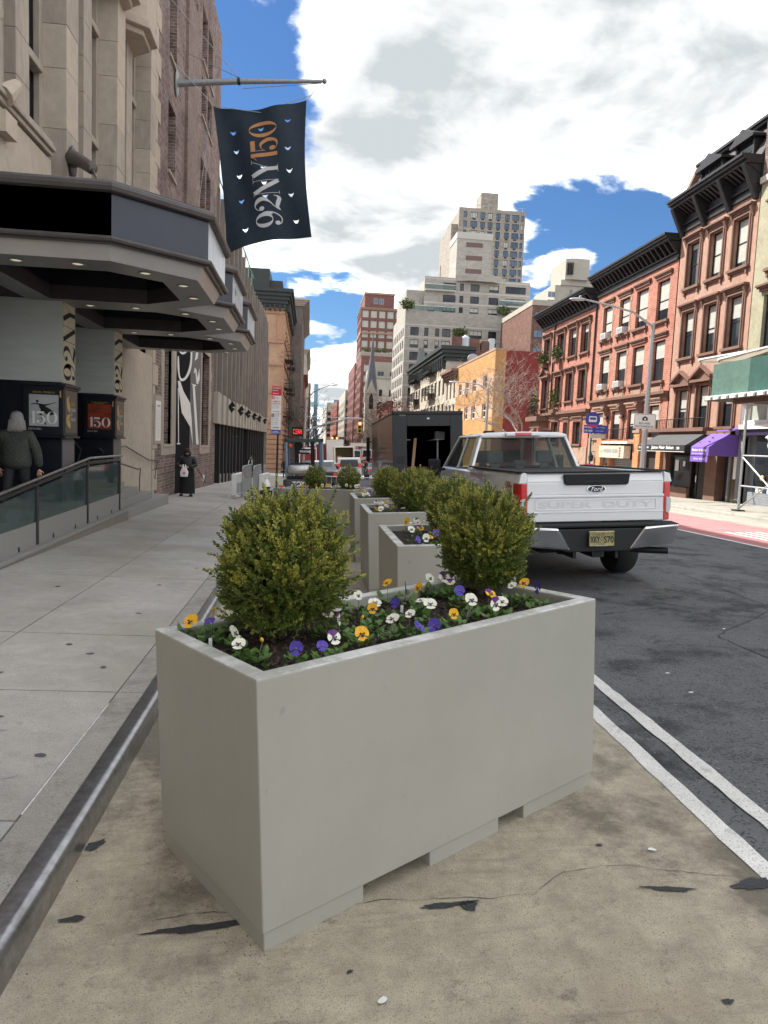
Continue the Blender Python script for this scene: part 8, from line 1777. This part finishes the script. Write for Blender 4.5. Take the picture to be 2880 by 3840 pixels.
def pansy(kind, p, label, group, detail=True, h=.11, bud=False, scale=1.0):
    t = thing('pansy', label, 'flower', p, (0, 0, rpz.uniform(0, 6.28) if not detail else 0), group=group, world=False); t.scale = (scale,)*3
    top = Vector((rpz.uniform(-.012, .012), rpz.uniform(-.012, .012), h))
    st_ = MB(); st_.tube([(0, 0, 0), (top.x*.3, top.y*.3, h*.6), (top.x, top.y, h-.006), (top.x, top.y-.006, h)], .0016, 5); st_.build('stem', pstem, t)
    f, face, ey = FM_['y' if bud else kind]
    if bud: fo = link('flower', budm, t); fo.location = top; fo.rotation_euler = (.5, rpz.uniform(-.4, .4), 0)
    else:
        fo = link('flower', f, t); fo.location = top + Vector((0, -.007, 0)); tocam = (camv - (p + top)); az = math.atan2(-tocam.x, tocam.y) + PI
        fo.rotation_euler = Euler((rad(90) - rad(rpz.uniform(-5, 78)), 0, (az - t.rotation_euler.z - PI*0) + rpz.gauss(0, .6) if True else 0)); s = rpz.uniform(.70, 1.02); fo.scale = (s, s, s)
        link('face', face, fo); link('eye', ey, fo)
    if detail:
        n = rpz.randint(11, 15)
        for i in range(n):
            a = i*2.4 + rpz.uniform(-.4, .4); l = link('leaf', LP, t); r_ = rpz.uniform(.008, .030); z = rpz.uniform(.006, .055)
            l.location = (r_*math.cos(a), r_*math.sin(a), z); l.rotation_euler = Euler((rpz.gauss(0, .3), -rpz.uniform(.0, .7), a)); s = rpz.uniform(1.0, 1.6); l.scale = (s, s, s)
    else:
        lm_ = MB()
        for i in range(10):
            a = i*2.4; r_ = rpz.uniform(.01, .04); z = rpz.uniform(.01, .06); M_ = Matrix.Translation((r_*math.cos(a), r_*math.sin(a), z)) @ Euler((0, -.4, a)).to_matrix().to_4x4(); lm_.M = M_; lm_.add([(0, 0, 0), (.018, -.013, .002), (.034, 0, 0), (.018, .013, .002)], [(0, 1, 2, 3)])
        lm_.build('leaves', pgreen, t)['kind'] = 'stuff'
    return t
NEAR = [('y', -.51, 3.23, .10), ('y', .48, 3.94, .13), ('y', .37, 3.33, .115), ('y', .67, 3.77, .12), ('y', .76, 3.27, .09), ('y', 1.25, 3.76, .13), ('y', .29, 3.04, .06), ('m', 1.0, 3.57, .12),
 ('w', .22, 3.74, .12), ('w', .33, 3.63, .12), ('w', -.25, 3.07, .09), ('w', -.22, 2.83, .10), ('w', .44, 3.14, .11), ('w', .53, 3.17, .12), ('w', .65, 3.36, .12), ('w', .39, 3.48, .11), ('w', .77, 4.05, .12), ('w', 1.18, 3.75, .12), ('w', 1.03, 3.41, .11), ('w', .88, 3.48, .11), ('w', -.36, 3.48, .15), ('w', .63, 3.55, .10),
 ('v', -.37, 3.21, .11), ('v', .02, 2.79, .09), ('v', .12, 2.83, .08), ('v', .49, 3.5, .10), ('v', .56, 3.10, .08), ('v', .64, 3.08, .08), ('v', .61, 3.88, .10), ('v', 1.29, 3.62, .13), ('v', .89, 3.74, .10), ('b', .86, 4.05, .12), ('b', .87, 3.95, .11), ('b', .98, 3.36, .11), ('b', .21, 3.42, .12), ('b', .15, 3.23, .12), ('b', .21, 3.17, .11), ('b', .18, 2.92, .09)]
COLN = {'y': 'orange yellow', 'w': 'white dark faced', 'v': 'violet blue', 'b': 'purple and white', 'm': 'yellow and purple'}
ORD = ['leftmost', 'second', 'third', 'fourth', 'fifth', 'sixth', 'seventh', 'eighth', 'ninth', 'tenth', 'eleventh', 'twelfth', 'thirteenth', 'fourteenth']
def clampP(x, y, h=.975):      # keep roots inside the front planter's soil
    d = Vector((x + .112, y - 2.485)); a = ANG; u = d.x*math.cos(a) + d.y*math.sin(a); v = -d.x*math.sin(a) + d.y*math.cos(a); u = min(max(u, .12), 1.93); v = min(max(v, .115), .84)
    X, Y = -.112 + u*math.cos(a) - v*math.sin(a), 2.485 + u*math.sin(a) + v*math.cos(a); return X, Y
bycol = {}
for k, x, y, h in NEAR: bycol.setdefault(k, []).append((x/y, x, y, h))
for k, L_ in bycol.items():
    L_.sort()
    for i, (_, x, y, h) in enumerate(L_):
        X, Y = clampP(x, y); p = onroad(X, Y, .982)
        pansy(k, p, '%s %s pansy counted from the left in the front planter' % (ORD[i], COLN[k]) if i else 'leftmost %s pansy of the front planter' % COLN[k], 'pansies in the front planter', True, max(.07, h))
for (x, y, h, lab) in ((-.46, 3.44, .13, 'yellow pansy bud on a tall stem near the left corner of the front planter'), (-.13, 2.86, .10, 'low green pansy plant with one yellow bud near the front corner'), (.30, 3.2, .10, 'yellow pansy bud just left of the big orange yellow pansy')):
    X, Y = clampP(x, y); pansy('y', onroad(X, Y, .982), lab, None, True, h, bud=True)
for i, (x, y) in enumerate(((-.36, 3.13), (.56, 3.66), (.88, 3.5))):
    X, Y = clampP(x, y); t = thing('plant_label', ('small white plant tag stuck in the soil at the left of the front planter', 'small white plant tag in the middle of the front planter', 'small white plant tag at the right of the front planter')[i], 'plant tag', onroad(X, Y, .98), (rad(-12), 0, rad(20-30*i)), world=False)
    tg1 = MB().box(-.0075, .0075, -.0008, .0008, -.01, .05).build('tag', M['white_paint'], t); text_on(tg1, Matrix.Translation((0, 0, 0)) @ Matrix.Rotation(-PI/2, 4, 'Y') @ Matrix.Rotation(0, 4, 'X'), 'PANSY', .002, -.004, .036, .007, PM['v'], y=-.0012)
FAR = [(P_row[0], 'the nearest row planter', [(1.04, 7.07, 'y'), (1.0, 6.33, 'w'), (1.12, 6.81, 'b'), (1.12, 6.55, 'm'), (1.11, 6.08, 'y'), (1.0, 5.92, 'v'), (1.13, 7.25, 'w'), (1.18, 7.2, 'b'), (1.24, 7.1, 'w'), (1.07, 5.95, 'w'), (1.2, 6.2, 'v'), (1.15, 6.95, 'w')]),
 (P_row[1], 'the middle row planter', [(1.01, 10.1, 'y'), (1.03, 9.66, 'w'), (1.15, 10.01, 'y'), (.98, 8.95, 'w'), (1.14, 9.12, 'y'), (1.06, 9.22, 'w'), (1.28, 9.0, 'w'), (.95, 9.16, 'm'), (1.15, 9.46, 'v'), (1.1, 9.3, 'v'), (1.0, 9.8, 'b')]),
 (P_row[2], 'the last row planter', [(.98, 12.16, 'm'), (1.01, 11.87, 'w'), (.97, 11.55, 'w'), (.94, 12.5, 'y'), (.99, 11.6, 'y'), (1.02, 11.5, 'w'), (1.05, 11.7, 'v'), (1.0, 12.3, 'b')]),
 (P_cross, 'the crosswise planter', [(-.07, 14.85, 'y'), (.02, 14.78, 'm'), (.33, 14.69, 'w'), (.44, 14.6, 'y'), (.5, 14.4, 'w'), (.57, 14.5, 'w'), (.61, 14.35, 'm'), (.73, 14.45, 'y'), (.80, 14.2, 'w'), (.9, 14.25, 'y'), (1.0, 14.15, 'w'), (1.05, 14.25, 'w'), (-.3, 15.1, 'w'), (-.2, 15.0, 'v')])]
for P_, nm, L_ in FAR:
    cnt = {}
    for (x, y, k) in sorted(L_, key=lambda q: q[0]/q[1]):
        cnt[k] = cnt.get(k, 0) + 1; pansy(k, onroad(x, y, .982), '%s %s pansy from the left in %s' % (ORD[cnt[k]-1], COLN[k], nm), 'pansies in the far planters', False, rpz.uniform(.08, .12), scale=1.15)

# ------------------------------------------------------------------ people
def skin(name, joints, edges, m, parent, sub=2, root=0):
    me = bpy.data.meshes.new(name); me.from_pydata([j[0] for j in joints], edges, []); o = bpy.data.objects.new(name, me); C.objects.link(o); o.parent = parent
    sk = o.modifiers.new('skin', 'SKIN'); 
    for i, j in enumerate(joints):
        v = me.skin_vertices[0].data[i]; r = j[1]; v.radius = r if isinstance(r, tuple) else (r, r); v.use_root = (i == root)
    sk.use_smooth_shade = True; s_ = o.modifiers.new('sub', 'SUBSURF'); s_.levels = sub; s_.render_levels = sub; me.materials.append(m); return o
skinm = mat('skin', (.50, .29, .20), .55)
def hand(parent, p, d, m, s=1.0):
    """palm and five separate curled fingers; p wrist, d pointing direction"""
    d = Vector(d).normalized(); side = d.cross(Vector((0, 1, 0))).normalized(); n_ = side.cross(d)
    js = [(p, .022*s), (Vector(p)+d*.045*s, (.036*s, .016*s)), (Vector(p)+d*.08*s, (.036*s, .014*s))]; ed = [(0, 1), (1, 2)]
    for i, (o_, l) in enumerate(((-.03, .060), (-.01, .072), (.01, .066), (.03, .052))):
        a = len(js); js += [(Vector(p)+d*.085*s+side*o_*s, .009*s), (Vector(p)+d*(.085+l*.5)*s+side*o_*s+n_*.012*s, .0085*s), (Vector(p)+d*(.085+l*.85)*s+side*o_*s+n_*.035*s, .007*s)]; ed += [(2, a), (a, a+1), (a+1, a+2)]
    a = len(js); js += [(Vector(p)+d*.035*s+side*.045*s, .010*s), (Vector(p)+d*.07*s+side*.06*s+n_*.015*s, .0085*s)]; ed += [(1, a), (a, a+1)]
    return skin('hand', js, ed, m, parent, 1)
def head(parent, c, yaw_, tilt, hairm, hair='short', s=1.0):
    Mh = Matrix.Translation(c) @ Euler((tilt, 0, yaw_)).to_matrix().to_4x4() @ Matrix.Scale(s, 4)
    h = MB(Mh); prof_ = [(.001, -.125), (.035, -.118), (.055, -.09), (.068, -.04), (.076, .02), (.076, .06), (.062, .095), (.035, .115), (.001, .122)]
    h.lathe(prof_, 16); h.v = h.v; fo = h.build('head', skinm, parent, smooth=True)   # face looks to local -y
    f = MB(Mh); f.ell((0, -.078, -.012), (.012, .018, .022), 8, 6); f.build('nose', skinm, fo, smooth=True)
    for sx in (-1, 1): MB(Mh).ell((sx*.028, -.066, .015), (.012, .008, .006), 8, 5).build('eye', M['black'], fo); MB(Mh).ell((sx*.075, .0, .0), (.01, .018, .028), 8, 6).build('ear', skinm, fo)
    MB(Mh).ell((0, -.066, -.055), (.022, .008, .006), 8, 5).build('mouth', mat('lips', (.35, .10, .09), .5) if 'lips' not in bpy.data.materials else bpy.data.materials['lips'], fo)
    return fo, Mh
def body(label, base, yaw_, H, coatm, pantm, hairm, pose):
    t = thing('person', label, 'person', base, (0, 0, yaw_), world=False); k = H/1.70
    V = lambda x, y, z: Vector((x*k, y*k, z*k))
    return t, k, V
# woman with grey bobbed hair, seen from behind on the ramp
coat_g = mat('quilted_dark_green', (.035, .042, .036), .7, bump=1.0, bscale=38, var=.2, vscale=20); pants_b = mat('black_trousers', (.012, .012, .014), .8); greyhair = mat('grey_hair', (.36, .35, .33), .6, col2=(.16, .15, .14), vscale=18, stretch=(6, 6, .6), var=.3, bump=.6, bscale=60); darkhair = mat('dark_hair', (.018, .012, .010), .55, bump=.8, bscale=60); shoe = mat('black_shoe', (.015, .015, .015), .5)
t, k, V = body('older woman with a grey bob and quilted green jacket, seen from behind on the ramp', (-4.33, 11.1, -1.42), 0, 1.66, None, None, None, None)
skin('body', [(V(0, 0, .98), (.16, .12)), (V(0, 0, 1.2), (.15, .11)), (V(0, 0, 1.42), (.06, .055)), (V(0, 0, 1.52), .05), (V(.1, .0, .92), .09), (V(.11, .06, .50), .065), (V(.11, .0, .09), .045), (V(-.1, 0, .92), .09), (V(-.11, -.10, .50), .065), (V(-.11, -.26, .14), .045)], [(0, 1), (1, 2), (2, 3), (0, 4), (4, 5), (5, 6), (0, 7), (7, 8), (8, 9)], pants_b, t)
skin('jacket', [(V(0, 0, .80), (.235, .17)), (V(0, 0, 1.0), (.235, .17)), (V(0, 0, 1.22), (.225, .16)), (V(0, 0, 1.38), (.15, .11)), (V(0, 0, 1.45), (.075, .07)), (V(.19, 0, 1.36), .075), (V(.30, .0, 1.10), .075), (V(.29, .10, .86), .062), (V(-.19, 0, 1.36), .075), (V(-.30, 0, 1.10), .075), (V(-.29, .08, .86), .062)], [(0, 1), (1, 2), (2, 3), (3, 4), (3, 5), (5, 6), (6, 7), (3, 8), (8, 9), (9, 10)], coat_g, t)
fo, Mh = head(t, V(0, .01, 1.575), PI, 0, greyhair, s=k); hr_ = MB(Mh)
hr_.lathe([(.105, -.15), (.112, -.12), (.106, -.06), (.098, 0), (.094, .05), (.078, .10), (.045, .13), (.001, .138)], 20); 
for i in range(40):
    a = i*2*PI/40
    if abs(math.atan2(math.sin(a+PI/2), math.cos(a+PI/2))) < .7: continue
    hr_.tube([(.1*math.cos(a), .1*math.sin(a), .0), (.112*math.cos(a), .112*math.sin(a), -.1), (.128*math.cos(a+.1), .128*math.sin(a+.1), -.175)], [.014, .012, .004], 5)
ho = hr_.build('hair', greyhair, t, smooth=True); ho.location = (0, 0, 0)
for s in (-1, 1): hand(t, V(s*.29, .09, .84), (0, .15, -1), skinm, k)
MB().prism([(.06*k, -.09*k), (.16*k, -.09*k), (.17*k, .12*k), (.11*k, .19*k), (.05*k, .12*k)], 0, .09*k).build('shoe', shoe, t, bevel=.02, smooth=True); MB(Matrix.Translation((-.11*k, -.30*k, .10*k)) @ Matrix.Rotation(rad(-55), 4, 'X')).prism([(-.05*k, -.09*k), (.05*k, -.09*k), (.06*k, .12*k), (0, .17*k), (-.06*k, .12*k)], -.04, .04).build('shoe', shoe, t, bevel=.02, smooth=True)
# woman in black, facing the camera, looking down
puff = mat('black_puffer', (.014, .015, .019), .5, bump=.8, bscale=16); skirt = mat('black_skirt', (.010, .010, .011), .85)
bz = walkL(-4.05, 24.3)
t, k, V = body('woman in a long black skirt and puffer jacket with a white plastic bag, looking down', (-4.05, 24.3, bz), 0, 1.64, None, None, None, None)
skin('body', [(V(0, 0, .95), (.15, .12)), (V(0, 0, 1.2), (.14, .11)), (V(0, -.02, 1.42), (.06, .055)), (V(0, -.04, 1.5), .05), (V(.09, 0, .9), .08), (V(.12, 0, .5), .06), (V(.14, 0, .08), .045), (V(-.09, 0, .9), .08), (V(-.14, 0, .5), .06), (V(-.19, 0, .08), .045)], [(0, 1), (1, 2), (2, 3), (0, 4), (4, 5), (5, 6), (0, 7), (7, 8), (8, 9)], pants_b, t)
skt = MB(); skt.lathe([(.25*k, .10*k), (.235*k, .4*k), (.22*k, .75*k), (.20*k, 1.0*k)], 22); skt.v = [(x*1.12, y*.72, z) for x, y, z in skt.v]; skt.build('skirt', skirt, t, smooth=True)
skin('jacket', [(V(0, 0, .86), (.25, .18)), (V(0, 0, 1.05), (.245, .18)), (V(0, 0, 1.25), (.225, .165)), (V(0, -.01, 1.4), (.13, .11)), (V(.2, 0, 1.33), .085), (V(.31, -.03, 1.08), .08), (V(.12, -.24, 1.03), .058), (V(-.2, 0, 1.33), .085), (V(-.33, -.03, 1.10), .08), (V(-.24, -.24, 1.04), .058)], [(0, 1), (1, 2), (2, 3), (3, 4), (4, 5), (5, 6), (3, 7), (7, 8), (8, 9)], puff, t)
fo, Mh = head(t, V(0, -.06, 1.54), 0, rad(24), darkhair, s=k); MB(Mh).lathe([(.100, .0), (.10, .04), (.085, .09), (.05, .12), (.001, .13)], 16).build('hat', pants_b, t, smooth=True)
sc_ = MB(); sc_.ell(V(0, .03, 1.47), (.12, .10, .12), 14, 10); sc_.build('scarf', pants_b, t, smooth=True)
hand(t, V(.10, -.25, 1.02), (-.8, -.3, .2), skinm, k); hand(t, V(-.22, -.26, 1.03), (.7, -.3, .25), skinm, k)
for s, x in ((1, .14), (-1, -.19)): MB().prism([((x-.05)*k, .08*k), ((x+.05)*k, .08*k), ((x+.055)*k, -.10*k), (x*k, -.17*k), ((x-.055)*k, -.10*k)], 0, .08*k).build('shoe', shoe, t, bevel=.02, smooth=True)
bag = thing('plastic_bag', 'white plastic bag with a pink print hanging from the woman in black', 'bag', (-4.09, 23.98, bz + .95), world=False); bg_ = MB(); bg_.prism([(-.12, -.28), (.11, -.28), (.13, -.12), (.07, .0), (.03, .14), (.0, .0), (-.03, .14), (-.08, .0), (-.13, -.12)], -.05, .04, 'y'); bgo = bg_.build('sack', M['white_paint'], bag, bevel=.02, smooth=True); MB().prism([(.04*math.cos(a)*(1+.4*math.cos(5*a)), -.16+.04*math.sin(a)*(1+.4*math.cos(5*a))) for a in [q*PI/10 for q in range(20)]], -.058, -.052, 'y').build('print', bpy.data.materials['pink_notice'], bgo)
wk = thing('walking_stick', 'dark walking stick held slanting beside the woman in black', 'stick', (-3.75, 24.5, bz), world=False); MB().tube([(-.02, 0, .95), (.28, .1, .45)], .012, 6).build('shaft', M['black'], wk)
# dark haired woman in the doorway
bz2 = walkL(-4.05, 50)
t, k, V = body('dark curly haired woman in a black and white top by the storefront', (-4.05, 50, bz2), 0, 1.62, None, None, None, None)
skin('body', [(V(0, 0, .95), (.15, .12)), (V(0, 0, 1.2), (.14, .11)), (V(0, 0, 1.42), (.06, .055)), (V(0, 0, 1.5), .05), (V(.09, 0, .9), .08), (V(.1, 0, .5), .06), (V(.1, 0, .06), .045), (V(-.09, 0, .9), .08), (V(-.1, 0, .5), .06), (V(-.1, -.1, .06), .045)], [(0, 1), (1, 2), (2, 3), (0, 4), (4, 5), (5, 6), (0, 7), (7, 8), (8, 9)], pants_b, t)
skin('coat', [(V(0, 0, .7), (.22, .16)), (V(0, 0, 1.0), (.21, .15)), (V(0, 0, 1.25), (.2, .14)), (V(0, 0, 1.4), (.11, .09)), (V(.19, 0, 1.33), .07), (V(.28, 0, 1.08), .065), (V(.24, -.1, .85), .05), (V(-.19, 0, 1.33), .07), (V(-.28, 0, 1.08), .065), (V(-.24, -.1, .85), .05)], [(0, 1), (1, 2), (2, 3), (3, 4), (4, 5), (5, 6), (3, 7), (7, 8), (8, 9)], puff, t)
for s in (-1, 1): MB().tube([V(s*.09, -.13, 1.38), V(s*.12, -.19, 1.2), V(s*.13, -.19, 1.0)], .03, 6).build('white_strap', M['white_paint'], t); hand(t, V(s*.24, -.1, .84), (0, 0, -1), skinm, k)
fo, Mh = head(t, V(0, -.02, 1.54), rad(15), 0, darkhair, s=k); h_ = MB(Mh); [h_.ell((.085*math.cos(a), .03 + .07*math.sin(a), z), (.05, .05, .06), 8, 6) for z in (-.08, -.02, .05, .09) for a in [q*PI/5 for q in range(11)] if z > .06 or math.sin(a) > -.5]; h_.build('hair', darkhair, t, smooth=True)
# pedestrians far off at the corner
for i, (x, y, H_, lab) in enumerate(((-1.9, 57, 1.75, 'pedestrian in a dark coat at the corner, left of the forklift'), (-1.4, 60, 1.68, 'second pedestrian in dark clothes at the corner behind the first'), (10.8, 96, 1.75, 'pedestrian in dark clothes crossing the street between the vans'), (17.0, 39.5, 1.7, 'person in a black and white cap passing the tailor shop'))):
    zq = pole_base(x, y); t, k, V = body(lab, (x, y, zq), .5*i, H_, None, None, None, None)
    skin('body', [(V(0, 0, .95), (.15, .12)), (V(0, 0, 1.2), (.14, .11)), (V(0, 0, 1.42), (.06, .055)), (V(0, 0, 1.5), .05), (V(.09, 0, .9), .08), (V(.1, .1, .5), .06), (V(.1, .12, .06), .045), (V(-.09, 0, .9), .08), (V(-.1, -.08, .5), .06), (V(-.1, -.2, .06), .045)], [(0, 1), (1, 2), (2, 3), (0, 4), (4, 5), (5, 6), (0, 7), (7, 8), (8, 9)], pants_b, t, 1)
    skin('coat', [(V(0, 0, .78), (.21, .16)), (V(0, 0, 1.05), (.21, .15)), (V(0, 0, 1.38), (.13, .1)), (V(.19, 0, 1.33), .07), (V(.27, 0, 1.08), .06), (V(.26, -.1, .85), .05), (V(-.19, 0, 1.33), .07), (V(-.27, 0, 1.08), .06), (V(-.26, -.1, .85), .05)], [(0, 1), (1, 2), (2, 3), (3, 4), (4, 5), (2, 6), (6, 7), (7, 8)], puff if i < 3 else M['grey_metal'], t, 1)
    fo, Mh = head(t, V(0, 0, 1.55), 0, 0, darkhair, s=k); MB(Mh).lathe([(.09, .0), (.088, .05), (.07, .1), (.001, .13)], 12).build('hair' if i < 3 else 'cap', darkhair if i < 3 else M['black'], t, smooth=True)
    for s in (-1, 1): hand(t, V(s*.26, -.1, .84), (0, 0, -1), skinm, k)
